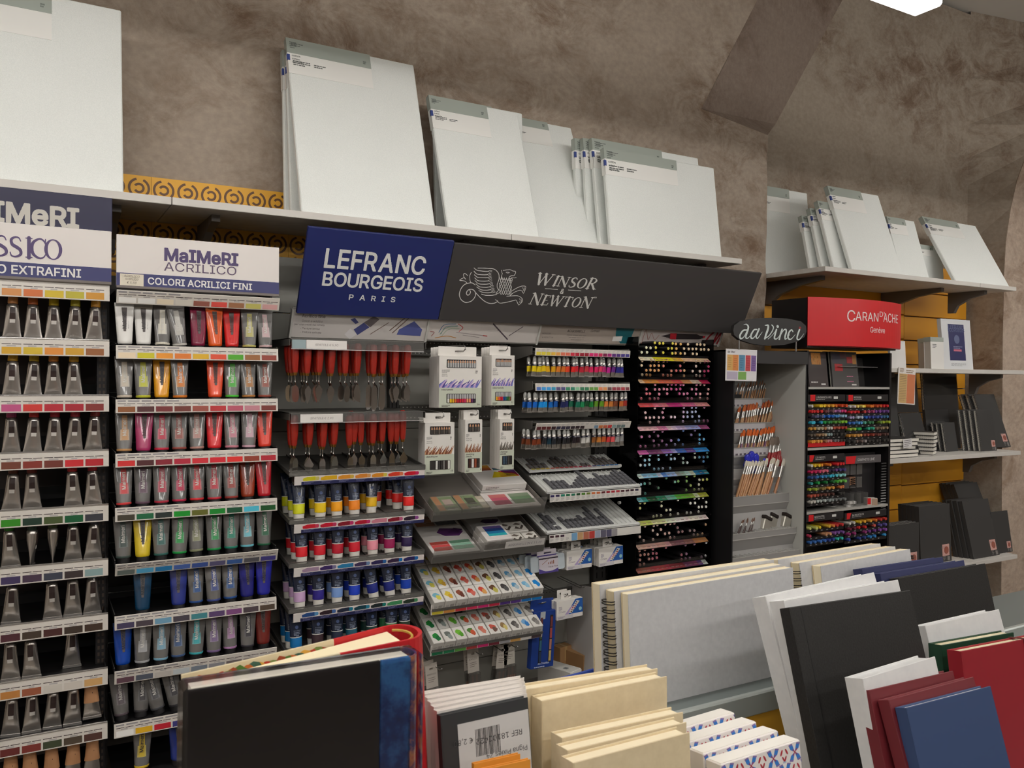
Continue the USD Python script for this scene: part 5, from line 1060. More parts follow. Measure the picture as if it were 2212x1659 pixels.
for i in range(3):
    p = thing('brush_palette_pack', f'white palette with purple printed card, {ORD[i]} on its hook beside the ink shelf', 'palette pack', TM((P[0]-.005-.008*i, -.32+.022*i, P[2]-.002), rz(-6)@ry(-3)))
    part(p, 'white_palette', plate(rrect(-.012, .006, .112, .058, .006), .010, .008), mat((196, 206, 212), .4))
    part(p, 'card', plate(rect(.016, 0, .086, .057).union(rrect(.010, .056, .080, .078, .002)).difference(rrect(.035, .064, .062, .070, .002)), 0, .0010), mat((206, 198, 206), .45))
    part(p, 'purple_print', plate(Polygon([(.016, 0), (.086, 0), (.086, .013), (.066, .006), (.040, .006), (.016, .016)]).union(rect(.010, .056, .080, .060)), -.0010, .0003), mat((84, 70, 140), .45))
    part(p, 'picture_print', plate(unary_union([rect(.05+.006*k, .028, .053+.006*k, .034+.002*k) for k in range(4)]+[stroke([(.028, .030), (.05, .044)], .0012)]), -.0010, .0003), mat((150, 96, 70), .5))
    part(p, 'dark_bar', plate(rect(.016, .046, .086, .050), -.0010, .0003), mat((60, 50, 60), .5)); part(p, 'lettering', text('Aqua Fine', .0055, False, .0003, x=.050, z=.017, y=-.0010), mat((120, 110, 120), .5))
hook(P[0]+.045, -.30, P[2]+.067, 'wire hook holding the purple printed palettes')
P, Q = W(1146, 1447, -.33), W(1195, 1432, -.33); T_ = W(1158, 1322, -.33)
M = TM((P[0], -.33, P[2]), ry(3.2)@rz(5)); h = T_[2]-P[2]; w = Q[0]-P[0]+.006
p = thing('blue_brush_box', 'tall blue box with two slim windows hanging beside the ink shelf', 'box', M)
BB = mat((30, 62, 140), .4); part(p, 'carton', box(0, w, 0, .022, 0, h, .001), BB); part(p, 'hang_tab', plate(rect(0, h-.001, w, h+.036).difference(rrect(w*.38, h+.018, w*.6, h+.022, .001)), .021, .001), BB)
for k, (x0, c) in enumerate(((.30, [(110, 60, 60), (70, 90, 70), (60, 110, 130), (40, 60, 90)]), (.74, [(120, 60, 60), (170, 80, 80), (190, 130, 110), (206, 180, 110)]))):
    wn_ = part(p, 'window', plate(rect(w*x0, h*.09, w*(x0+.13), h*.92), 0, .0003), WIN)
    for i, cc in enumerate(c): part(wn_, 'coloured_stick', box(w*(x0+.02), w*(x0+.11), -.0016, -.0005, h*(.11+.2*(3-i)), h*(.29+.2*(3-i))), mat(cc, .5))
part(p, 'white_label', plate(rect(w*.3, h*.86, w*.52, h*.99), 0, .0005), mat((176, 182, 186), .5)); part(p, 'lettering', join(text('Art Creation', .006, True, .0003, x=w*.3, z=.012), lines(w*.15, .006, 1, w*.55, .005, .003, 4)), mat((190, 200, 220), .5))
hook(P[0]+.05, -.31, P[2]+h+.02, 'wire hook holding the tall blue box'); hook(W(1277, 1277, -.3)[0], -.24, W(1277, 1277, -.3)[2], 'empty wire hook at right of the lower crossbar')
# boxes on the bay's bottom shelf
zb = W(1260, 1480, -.28)[2]-.01
p = thing('bay_shelf', 'grey bottom shelf of the watercolour bay with cartons on it', 'shelf', TM((1.44, -.36, zb-.02))); part(p, 'plate', box(0, .40, 0, .25, 0, .018, .002), GTRAY); part(p, 'front_edge', box(0, .40, -.003, 0, -.01, .02), GTRAY)
p = thing('small_carton', 'small white carton with an open flap on the bottom shelf', 'carton', TM((W(1232, 1450, -.3)[0], -.30, zb-.0015), rz(20))); part(p, 'carton_body', box(0, .062, 0, .14, 0, .072, .0012), mat((212, 210, 204), .5)); part(p, 'flap', box(.002, .060, -.004, -.001, .010, .070), mat((224, 222, 216), .5)); part(p, 'label', box(.018, .034, .03, .045, .072, .0724), mat((120, 124, 126), .5))
p = thing('small_carton', 'brown cardboard carton with blue print on the bottom shelf', 'carton', TM((W(1275, 1445, -.26)[0], -.22, zb-.0015), rz(14))); part(p, 'carton_body', box(0, .09, 0, .12, 0, .088, .0012), mat((176, 136, 92), .7)); part(p, 'tape', box(.035, .055, -.0004, .1204, .03, .0885), mat((196, 160, 110), .4)); part(p, 'print', plate(rect(.03, .012, .07, .03), 0, .0003), mat((60, 100, 160), .5)); part(p, 'side_print', plate(rect(.008, .045, .02, .06), 0, .0003), mat((96, 84, 80), .6))
p = thing('small_carton', 'flat brown cardboard carton at the back of the bottom shelf', 'carton', TM((W(1240, 1420, -.2)[0], -.20+.0, zb-.0015), rz(10))); part(p, 'carton_body', box(-.01, .05, .06, .10, 0, .10, .001), mat((186, 144, 98), .7)); part(p, 'tape', box(.012, .024, .0596, .1004, .05, .1005), mat((200, 166, 116), .4))
p = thing('picture_board', 'slim white edged board leaning beside the large spiral pads', 'board', TM((W(1287, 1415, -.30)[0]+.004, -.32, zb-.001), rx(-8)@ry(4))); part(p, 'white_edge', box(0, .006, 0, .2, 0, .34, .001), mat((206, 202, 200), .5)); part(p, 'picture_face', box(.0061, .009, 0, .2, 0, .34), mottled('pic', [(70, 40, 40), (120, 90, 90), (60, 50, 60)], 20))
# ================================================================ marker display
YM = -.285
MX0, MX1 = W(1384, 780, YM)[0], W(1536, 781, YM)[0]; LM = MX1-MX0
my = [771, 820.4, 872.5, 923, 978.6, 1031, 1081, 1129, 1180.5, 1231]
mz = [W(1384, y+8, YM)[2] for y in my]; dz = (mz[1]-mz[9])/8; mz = [mz[0]]+[mz[1]-dz*k for k in range(9)]
pm = thing('marker_display', 'tall black marker display with rainbow label strips', 'display', TM((MX0, YM, 0)))
part(pm, 'rear_case', box(-.012, LM+.012, .165, .17, mz[9]-.3, mz[0]+.085), BLK2)
for k in range(2): part(pm, 'side_glazing', box(-.0125 if k == 0 else LM+.0105, -.0105 if k == 0 else LM+.0125, .0, .165, mz[9]-.3, mz[0]+.085), clear('smoked', (.35, .34, .34), body=(20, 20, 22), bodyfac=.25))
PAL = [[(236, 226, 190)]*3+[(228, 212, 44)]*4+[(226, 176, 70)]*2+[(232, 196, 156)]*6,
 [(228, 196, 160)]+[(222, 142, 70)]*3+[(218, 112, 80)]*3+[(216, 82, 76)]*2+[(222, 150, 92)]*2+[(232, 202, 184)]*2+[(204, 36, 90)]*2,
 [(220, 88, 92)]*3+[(224, 116, 136)]*3+[(198, 56, 120)]*3+[(222, 108, 150)]*3+[(228, 150, 152)]*3,
 [(238, 192, 192)]*4+[(220, 136, 176)]*2+[(232, 206, 218)]*2+[(196, 172, 212)]*2+[(154, 166, 216)]*3+[(162, 80, 132)]*2,
 [(220, 110, 172)]*2+[(126, 72, 112)]*3+[(152, 112, 182)]*2+[(154, 154, 214)]+[(70, 112, 194)]*2+[(104, 80, 142)]*2+[(60, 152, 224)]*3,
 [(196, 218, 218), (132, 192, 218), (140, 196, 220), (130, 190, 220), (194, 204, 226), (90, 142, 204), (142, 182, 214), (150, 180, 214), (134, 152, 142), (140, 170, 160), (180, 204, 196), (186, 204, 180), (50, 122, 164), (44, 96, 150), (46, 120, 140)],
 [(122, 192, 196), (60, 152, 142), (50, 80, 60), (50, 90, 60), (50, 122, 92), (60, 130, 90), (120, 180, 160), (90, 172, 142), (90, 160, 62), (100, 166, 56), (110, 170, 60), (140, 172, 62), (196, 206, 176), (180, 186, 80), (172, 186, 62)],
 [(204, 208, 112)]*3+[(222, 222, 170)]*3+[(232, 228, 204)]*2+[(238, 228, 218)]*7, [(206, 166, 154)]*4+[(200, 150, 144)]*3+[(124, 88, 88)]*3+[(128, 92, 90)]*2+[(176, 124, 84)]*3,
 [(154, 92, 82)]*3+[(164, 72, 76)]*4+[(122, 52, 62)]*3+[(112, 60, 90)]*3+[(96, 66, 104)]+[(196, 196, 196)]]
for k in range(10):
    s = part(pm, 'label_ledge', mv(box(0, LM, .0, .030, -.002, 0), (0, 0, mz[k]), rx(34)), BLK)
    n = len(PAL[k]); q = LM/n
    for i, c in enumerate(PAL[k]):
        c = tuple(min(255, max(0, v+rng.randint(-7, 7))) for v in c)
        part(s, 'colour_field', mv(box(q*i, q*(i+1), .001, .0245, .0001, .0006), (0, 0, mz[k]), rx(34)), mat(c, .3))
    part(s, 'print_line', mv(join(*[box(q*i+q*.1, q*i+q*rng.uniform(.4, .9), .009, .0115, .0006, .0009) for i in range(n)]), (0, 0, mz[k]), rx(34)), mat((150, 120, 116), .5))
    part(pm, 'tray_wall', box(0, LM, .03, .16, mz[k]+.0185, mz[k]+.0195), BLK)
    if k: part(pm, 'clear_front', box(0, LM, -.0005, .0002, mz[k]+.022, mz[k]+.034), clear('mfront', (.8, .8, .8), body=(24, 24, 26), bodyfac=.02))
    part(pm, 'ledge_cap', mv(box(-.012, LM+.012, .03, .034, -.01, .004), (0, 0, mz[k]), rx(34)), BLK)
def marker(c):
    def f(p):
        part(p, 'barrel', mv(cyl(.0072, 0, .125, 8), R=rx(-90)), mat((26, 24, 26), .35), 40)
        part(p, 'colour_end', mv(lathe([(.0055, -.004), (.0048, -.0055), (.0, -.0058)], 10), (0, 0, 0), rx(-90)), mat(c, .35, 0, .5, .3), 40)
        part(p, 'end_ring', mv(cyl(.0056, -.004, .0002, 10), R=rx(-90)), mat((34, 32, 34), .4), 40)
    return f
nm = 0
for k in range(10):
    rows = 3 if k == 0 else 4
    for rr in range(rows):
        for i in range(17):
            u = (i+.5)/17; c = PAL[k][min(int(u*len(PAL[k])), len(PAL[k])-1)]
            lum = sum(c)/3; pr = .44 if k not in (6, 7, 9) else .38
            if k in (4, 5) and .45 < u < .75: pr = .22
            if k == 0: pr = .72
            if rng.random() > pr or nm >= 296: continue
            nm += 1
            c = tuple(int(min(255, v*.8+60)) for v in c); c = tuple(v//12*12 for v in c)
            x = LM*u+rng.uniform(-.003, .003); z = mz[k]+.030+.0172*(rows-1-rr)+rng.uniform(-.001, .001)
            inst(('mk', c), marker(c), 'marker', f'black marker with {CNAME(c) if max(c)-min(c) > 25 else "pale"} end, {ORD[i]} place, {ORD[rows-1-rr]} row up, {ORD[k]} section of display', 'marker', TM((MX0+x, YM+.0085, z), rz(rng.uniform(-2, 2))), 'markers in the black display')
# ================================================================ brush cabinet with the oval sign
XD0, XD1 = W(1585, 800, FY)[0], W(1743, 800, FY)[0]
zc = W(1640, 757, FY)[2]
cb = thing('brush_cabinet', 'black framed brush cabinet with stepped grey troughs under the oval sign', 'display cabinet', TM((XD0, FY, 0)))
LD = XD1-XD0; LGREY = mat((196, 196, 190), .5); TRO = mat((166, 164, 162), .4, .25)
part(cb, 'side_panel', box(0, .006, 0, .29, .2, zc), BLK2); part(cb, 'side_panel', box(LD-.004, LD+.006, 0, .29, .2, zc), BLK2)
part(cb, 'side_lining', box(LD-.0052, LD-.0042, .002, .28, .2, zc-.03), LGREY); part(cb, 'rear_lining', box(.006, LD-.006, .262, .268, .2, zc-.01), LGREY); part(cb, 'lining_seam', box(LD*.52, LD*.52+.002, .2610, .2619, zc-.2, zc-.03), mat((60, 56, 54), .6))
part(cb, 'top_rail', box(0, LD+.006, -.001, .014, W(1640, 785, FY)[2], zc), mat((48, 46, 46), .45)); part(cb, 'top_panel', box(0, LD, .014, .29, zc-.006, zc), BLK2)
TY = [-.185, -.205, -.225, -.25, -.285, -.325, -.345]; TP = [(861, 881), (914, 934), (968, 987), (1014, 1035), (1074, 1094), (1154, 1167), (1206, 1222)]
TZ = []
for i, (y, q) in enumerate(zip(TY, TP)):
    z1, z0 = W(1592, q[0], y)[2], W(1592, q[1], y)[2]; TZ.append((z0, z1)); yy = y-FY
    t = part(cb, 'trough', join(box(.007, LD-.007, yy, yy+.002, z0, z1), box(.007, LD-.007, yy+.002, yy+.05, z0+.004, z0+.006), mv(box(.007, LD-.007, 0, .0015, -.09, 0), (0, yy+.05, z0+.09), rx(-14)), mv(box(.007, LD-.007, 0, .0015, -.07, 0), (0, yy, z0), rx(22))), TRO)
    part(t, 'lip_line', box(.007, LD-.007, yy-.001, yy+.003, z0-.0015, z0+.001), mat((214, 212, 208), .3, .4)); part(t, 'rim_line', box(.007, LD-.007, yy-.001, yy+.003, z1-.001, z1+.001), mat((206, 204, 200), .3, .4))
    if i < 3:
        part(t, 'price_strip', plate(rect(.008, z0+.005, LD-.06, z1-.004), yy, .0006), mat((206, 202, 206), .4)); part(t, 'price_mark', mv(join(*[box(.018+.022*k, .030+.022*k, yy-.0012, yy-.0008, z0+.006, z0+.013) for k in range(14)]), (0, 0, 0)), mat((110, 100, 108), .5))
    if i > 3: part(t, 'slot_divider', join(*[box(.02+.024*k, .0215+.024*k, yy+.003, yy+.048, z0+.008, z1+.004) for k in range(15)]), mat((196, 194, 190), .4))
def brush(hl, hr, hc, fl, bl_, bc, flat=1., bw=1.2):
    def f(p):
        part(p, 'handle', lathe([(hr*.55, 0), (hr*.9, hl*.25), (hr, hl*.7), (hr*.75, hl)], 8), mat(hc, .4, 0, .5, .3), True)
        part(p, 'ferrule', loft([ring(hr*.75, hr*.75, hl, 8), ring(hr*.85*(1+(flat-1)*.3), hr*.75/flat**.3, hl+fl*.5, 8), ring(hr*flat, hr*.8/flat**.4, hl+fl, 8)]), mat((206, 204, 200), .25, .9), True)
        part(p, 'bristles', loft([ring(hr*flat, hr*.8/flat**.4, hl+fl, 8), ring(hr*flat*bw, hr*.95/flat**.4, hl+fl+bl_*.5, 8), ring(hr*flat*(.85 if flat > 1 else .25), hr*.3, hl+fl+bl_, 8)]), mat(bc, .8), True)
    return f
WOODH = (190, 140, 96)
def row(tier, px0, px1, n, kind, b, len_, rise, lbl, lean=(16, 26), back=(2, 6), dyr=.012, y0=.006, grp=None):
    z0, z1 = TZ[tier]; Y = TY[tier]
    A0, B0 = W(px0, TP[tier][0], Y+y0), W(px1, TP[tier][0], Y+y0)
    for i in range(n):
        u = (i+.5)/n; R = ry(rng.uniform(*lean))@rx(-rng.uniform(*back)); lift = rise*u**1.5
        inst(('br', kind, i % 3), b[i % 3] if isinstance(b, list) else b, 'paint_brush', f'{lbl}, {ORD[i]} from left in its trough', 'paint brush', TM((A0[0]*(1-u)+B0[0]*u, Y+y0+rng.uniform(0, dyr), z0+.0062+lift), R), grp or lbl+'es')
row(0, 1584, 1694, 24, 'r1', [brush(.062, .0032, WOODH, .018, .022, c, 1.0, 1.1) for c in ((150, 104, 76), (160, 116, 86), (136, 96, 72))], .1, .030, 'fine brown hair brush', y0=.026, dyr=.010)
part(cb, 'black_holder', box(.008, LD*.62, TY[0]-FY+.024, TY[0]-FY+.026, TZ[0][1]-.004, TZ[0][1]+.016), BLK)
row(1, 1586, 1694, 22, 'r2', [brush(.050, .0048, c, .028, .026, o, 1.25, 1.15) for c, o in (((196, 150, 104), (206, 104, 56)), ((176, 120, 84), (196, 92, 52)), ((200, 156, 110), (212, 116, 64)))], .1, .045, 'orange tipped brush with bare wood handle', y0=.006, dyr=.010, grp='orange tipped brushes of the second trough')
row(2, 1592, 1668, 18, 'r3', [brush(.045, .0046, c, .032, .026, (222, 104, 40), 1.5, 1.2) for c in ((196, 150, 106), (120, 70, 110), (186, 140, 98))], .1, .012, 'short brush with bright orange head', y0=.006, dyr=.010)
row(3, 1652, 1712, 15, 'r4', [brush(.095, .0068, (160, 26, 30), .030, .034, c, 1.7, 1.35) for c in ((132, 116, 104), (142, 124, 112), (120, 106, 96))], .1, .015, 'wide grey haired mop brush with red handle', lean=(18, 28), y0=.005, dyr=.010)
row(4, 1586, 1656, 18, 'r5', [brush(.125, .0052, c, .034, .022, (214, 206, 188), 1.3, 1.15) for c in ((190, 140, 96), (182, 130, 86), (196, 148, 104))], .16, .004, 'long wood handled brush with white bristles', lean=(22, 30), y0=.005, dyr=.010)
row(4, 1646, 1676, 2, 'r5b', brush(.105, .0062, (176, 120, 80), .050, .030, (220, 214, 200), 1.6, 1.1), .16, .0, 'large flat brush with white bristles at right', lean=(26, 30), y0=.005, dyr=.006)
row(5, 1588, 1622, 6, 'r6', brush(.05, .003, (70, 50, 46), .012, .016, (110, 80, 66), 1., 1.), .06, 0, 'thin dark pencil brush', lean=(24, 34), dyr=.01)
for i, (x, y) in enumerate(((1646, 1152), (1660, 1146), (1690, 1146))):
    P = W(x, y, TY[5]+.02+.012*(i == 1)); p = thing('block_brush', ['wide dark block brush at left in the sixth trough', 'wide dark block brush in the middle of the sixth trough', 'wide dark block brush at right in the sixth trough'][i], 'brush', TM(P, ry(24)@rx(-6)))
    part(p, 'handle', box(0, .038, 0, .030, -.02, .016, .003), mat((96, 112, 70), .5)); part(p, 'ferrule', box(-.002, .040, -.001, .031, .016, .062, .003), mat((186, 182, 172), .3, .6)); part(p, 'bristles', box(-.003, .041, -.002, .032, .0622, .076, .003), mat((40, 30, 26), .9))
P = W(1622, 1010, TY[3]+.004); p = thing('mixing_palette', 'bright blue flower shaped mixing palette standing in the fourth trough', 'palette', TM(P, ry(12)@rx(-3)))
pl = unary_union([Point(.030*math.cos(a), .030*math.sin(a)+.02).buffer(.016, quad_segs=5) for a in np.linspace(0, 2*math.pi, 8)[:-1]]+[Point(0, .02).buffer(.03)])
part(p, 'palette_body', plate(pl, 0, .004), mat((38, 44, 186), .3, 0, .5, .5))
for a in np.linspace(0, 2*math.pi, 8)[:-1]: part(p, 'paint_well', mv(lathe([(.011, 0), (.012, .001), (.009, .0012)], 10), (.030*math.cos(a), -.004, .030*math.sin(a)+.02), rx(90)), mat((50, 58, 206), .3, 0, .5, .5), True)
P = W(1648, 1000, TY[3]+.002); p = thing('paint_cup', 'small bright blue cup beside the flower palette', 'cup', TM(P, rx(60))); part(p, 'cup_wall', lathe([(.006, 0), (.012, .016), (.0105, .016), (.005, .002)], 12), mat((40, 46, 196), .3, 0, .5, .5), True); part(p, 'rim', lathe([(.0122, .0152), (.0132, .016), (.0122, .0168)], 12), mat((60, 66, 210), .3), True)
for i, (x, y, c) in enumerate(((1688, 936, (60, 60, 170)), (1708, 932, (196, 192, 186)), (1728, 930, (200, 196, 190)))):
    P = W(x, y, TY[2]+.03+.006*i); p = thing('bagged_brush', ['brush card with blue header behind the red handled mops', 'clear bagged brush with orange head, middle of the bags', 'clear bagged brush with orange head, rightmost of the bags'][i], 'bagged brush', TM(P, ry(14)@rx(-10)))
    part(p, 'bag_header', plate(rect(-.018, .012, .018, .035), 0, .0008), mat(c, .4)); part(p, 'clear_bag', plate(rect(-.018, -.05, .018, .012), 0, .0006), clear('pouch', (.9, .9, .9), body=(150, 146, 140), bodyfac=.25)); part(p, 'brush_head', mv(lathe([(.004, 0), (.010, .010), (.006, .024), (.002, .028)], 8), (0, -.005, -.012)), mat((216, 140, 74), .8), True); part(p, 'ferrule', mv(cyl(.004, -.05, -.0121, 8), (0, -.005, 0)), STEEL, 40)
# oval sign on its rod, and the price card
YS = -.385; M = TM(W(1662, 716, YS))
cs_ = [(1584, 714), (1586, 703), (1598, 694), (1630, 688), (1664, 686.5), (1700, 688), (1730, 694), (1741, 704), (1742, 716), (1738, 728), (1722, 738), (1694, 745), (1660, 747), (1626, 743), (1598, 734), (1586, 724)]
sg = thing('oval_sign', 'black oval sign with pale brush script lettering', 'sign', M); base = poly_px(cs_, M).buffer(.006).buffer(-.006)
part(sg, 'sign_plate', mv(plate(base, 0, .014), (0, .014, 0)), mat((44, 42, 42), .4)); part(sg, 'rod', cyl(.003, zc-M[2, 3], -.03, 8, W(1723, 750, YS)[0]-M[0, 3], .008), STEEL); part(sg, 'rod', cyl(.003, zc-M[2, 3], -.03, 8, W(1600, 750, YS)[0]-M[0, 3], .008), STEEL)
D = lambda pts: [onp(1540+x/6.6375, 700+y/6.6375, M) for x, y in pts]; KW = .00027
def pen(pts, w): return stroke(D(pts), (w if np.isscalar(w) else w[0])*KW, None if np.isscalar(w) else [v*KW for v in w])
ls = [pen([(480, 85), (430, 95), (388, 160), (392, 205), (425, 200), (455, 165), (480, 110)], [18, 22, 28, 24, 14, 10, 10]), pen([(440, 10), (480, 5), (505, 35), (500, 80), (478, 150), (470, 195), (500, 202), (535, 165)], [6, 16, 28, 30, 28, 22, 12, 5]),
 pen([(628, 78), (588, 85), (548, 150), (545, 195), (575, 203), (612, 160), (640, 100)], [18, 20, 28, 26, 14, 10, 10]), pen([(660, 70), (635, 130), (618, 185), (640, 203), (680, 150), (708, 112)], [28, 28, 24, 14, 8, 4]),
 pen([(745, 18), (790, 22), (785, 80), (760, 150), (742, 210)], [8, 30, 36, 32, 26]), pen([(742, 208), (800, 170), (850, 100), (866, 45), (842, 12)], [18, 14, 16, 20, 12]), pen([(790, 215), (850, 160), (905, 88)], 8),
 pen([(910, 80), (890, 150), (880, 200), (905, 216), (940, 185), (975, 130)], [28, 28, 26, 14, 8, 5]), pen([(924, 34), (930, 36)], 38), pen([(990, 78), (970, 140), (950, 218)], 28), pen([(958, 180), (1010, 92), (1042, 78), (1050, 110), (1032, 180), (1035, 215), (1060, 203), (1100, 150)], [8, 14, 24, 28, 28, 20, 8, 5]),
 pen([(1146, 108), (1128, 84), (1096, 110), (1075, 170), (1088, 215), (1125, 212), (1180, 150)], [18, 18, 26, 30, 24, 12, 5]), pen([(1240, 82), (1215, 150), (1205, 210), (1235, 222), (1275, 180), (1302, 138)], [28, 28, 26, 16, 8, 4])]
part(sg, 'script_lettering', plate(unary_union(ls), 0, .0008), mat((206, 216, 214), .4)); part(sg, 'red_dot', plate(pen([(1243, 54), (1250, 56)], 36), 0, .0008), mat((150, 44, 48), .4))
M = TM(W(1567, 822, -.372), ry(.8)); a, b = onp(1634, 822, M), onp(1570, 753, M); w, h = a[0], b[1]
p = thing('price_card', 'white price card with coloured columns hung at the top of the brush cabinet', 'card', M); part(p, 'card', box(0, w, 0, .002, 0, h), mat((226, 224, 226), .4))
for i, (x0, x1, c) in enumerate(((.04, .22, (216, 170, 98)), (.22, .40, (214, 136, 72)), (.42, .61, (88, 140, 172)), (.63, .79, (196, 70, 78)), (.81, .97, (126, 96, 160)))): part(p, 'colour_column', plate(rect(w*x0, h*.32, w*x1, h*.82), 0, .0003), mat(c, .5)); part(p, 'small_print', lines(w*(x0+.03), h*.72, 5, w*.10, h*.07, h*.012, i, -.0003), mat(tuple(int(v*.75) for v in c), .5))
part(p, 'colour_field', plate(rect(w*.04, h*.04, w*.38, h*.29), 0, .0003), mat((186, 176, 196), .5)); part(p, 'colour_field', plate(rect(w*.40, h*.04, w*.66, h*.29), 0, .0003), mat((126, 172, 88), .5)); part(p, 'lettering', text('da Vinci', h*.06, True, .0003, x=w*.05, z=h*.88, shear=.25), mat((60, 56, 60), .5))
# ================================================================ pencil cabinet with the red curved header
XC0, XC1 = W(1742, 800, FY)[0]+.004, W(1925, 850, FY)[0]; LC = XC1-XC0
def cz(y, x=1748): return W(x, y, FY)[2]
zt_ = cz(757); cc = thing('pencil_cabinet', 'black pencil cabinet with rows of coloured sticks under a curved red header', 'display cabinet', TM((XC0, FY, 0)))
BC = mat((24, 22, 24), .35); part(cc, 'side_panel', box(0, .008, 0, .20, .2, zt_), BC); part(cc, 'side_panel', box(LC-.012, LC, 0, .20, .2, zt_), BC); part(cc, 'back_panel', box(.008, LC-.012, .195, .20, .2, zt_), BC)
RED = mat((214, 34, 40), .35); z1, z0 = cz(641, 1744), cz(746, 1744); LHd = W(1946, 700, FY)[0]-XC0; bul = lambda x: -.055*(1-((x/LHd)*2-1)**2)
xs_ = np.linspace(0, LHd, 25); h = part(cc, 'header_box', box(.0, LHd-.03, .002, .185, z0-.008, z1-.002), BC)
rv = [[x, bul(x), z] for x in xs_ for z in (z0, z1)]+[[x, .004, z] for x in xs_ for z in (z0-.003, z1)]; rf = []
for i in range(24): a = 2*i; b = 50+a; rf += [[a, a+2, a+3], [a, a+3, a+1], [a+1, a+3, b+3], [a+1, b+3, b+1], [a, b, b+2], [a, b+2, a+2]]
rf += [[0, 1, 51], [0, 51, 50], [48, 98, 99], [48, 99, 49]]
part(h, 'red_front', (A(rv), A(rf)), RED)
def curv(m, off=.0006): v = m[0].copy(); v[:, 1] += bul(v[:, 0]); return v, m[1]
def onc(x, y):                                  # a pixel on the curved front, as (x, z)
    s = FY
    for _ in range(4): P = W(x, y, s); s = FY+bul(P[0]-XC0)
    return P[0]-XC0, P[2]
def cur_text(s, p0, p1, hpx, **k):
    a, b = onc(*p0), onc(*p1); hh = onc(p0[0], p0[1]-hpx)[1]-a[1]; v, f = text(s, hh, **k); w = v[:, 0].max(); v = v*A([(b[0]-a[0])/w, 1, 1])+A([a[0], 0, a[1]]); v[:, 1] += bul(v[:, 0]); return v, f
WL = mat((236, 226, 224), .4)
part(h, 'white_lettering', join(cur_text('C', (1830, 694), (1847, 695), 24), cur_text('ARAN', (1848, 692), (1897, 694), 19), cur_text("D'", (1900, 684), (1910, 685), 11), cur_text('ACHE', (1908, 695), (1939, 695), 19)), WL); part(h, 'small_lettering', cur_text('Genève', (1880, 718), (1911, 720), 12), WL)
SHV = mat((186, 184, 178), .4, .2)
for y in (836, 968, 1106): part(cc, 'shelf_board', box(.008, LC-.014, -.002, .195, cz(y+5), cz(y)), SHV)
# books in the open compartment
for i, (x0, x1, y0, y1, lb) in enumerate(((1749, 1790, 836, 757, 'dark book with an orange picture top at the left of the open compartment'), (1800, 1856, 836, 757, 'dark book with red square and colour grid in the open compartment'), (1786, 1806, 836, 757, 'black book edge between the two picture books'), (1846, 1872, 836, 771, 'plain charcoal book at the right behind the others'))):
    Y = FY+[.05, .06, .09, .12][i]; P, Q, T = W(x0, y0, Y), W(x1, y0, Y), W(x0, y1, Y); w, hh = Q[0]-P[0], T[2]-cz(836)
    p = thing('booklet', lb, 'book', TM((P[0], Y, cz(836)+.0005), rx(-7))); part(p, 'cover', box(0, w, 0, .008, 0, hh*.98), mat([(70, 62, 62), (84, 82, 82), (30, 28, 30), (64, 62, 62)][i], .25, 0, .5, .6)); part(p, 'pages', box(.001, w-.001, .008, .014, .001, hh*.97), mat((190, 186, 178), .6))
    if i == 0: part(p, 'picture', plate(rect(w*.2, hh*.62, w*.7, hh*.95), 0, .0003), mottled('bk1', [(176, 96, 40), (210, 150, 80), (110, 60, 30)], 60, rough=.3)); part(p, 'title', lines(w*.1, hh*.14, 1, w*.5, .01, .004, 2), mat((210, 206, 204), .4)); part(p, 'sticker', plate(rect(w*.62, hh*.05, w*.85, hh*.09), 0, .0005), mat((216, 214, 212), .4))
    if i == 1:
        for k, (a, c) in enumerate((((.05, .66, .35, .94), (70, 66, 80)), ((.35, .80, .6, .97), (100, 70, 76)), ((.6, .66, .82, .84), (176, 50, 50)), ((.82, .64, .97, .9), (186, 130, 60)), ((.12, .44, .42, .64), (190, 44, 50)))): part(p, 'picture_tile', plate(rect(w*a[0], hh*a[1], w*a[2], hh*a[3]), 0, .0003), mat(c, .35))
        part(p, 'title', join(lines(w*.55, hh*.30, 1, w*.35, .01, .003, 2), lines(w*.55, hh*.16, 1, w*.3, .01, .004, 4)), mat((190, 110, 140), .4)); part(p, 'sticker', plate(rect(w*.72, hh*.04, w*.9, hh*.075), 0, .0005), mat((220, 218, 214), .4))
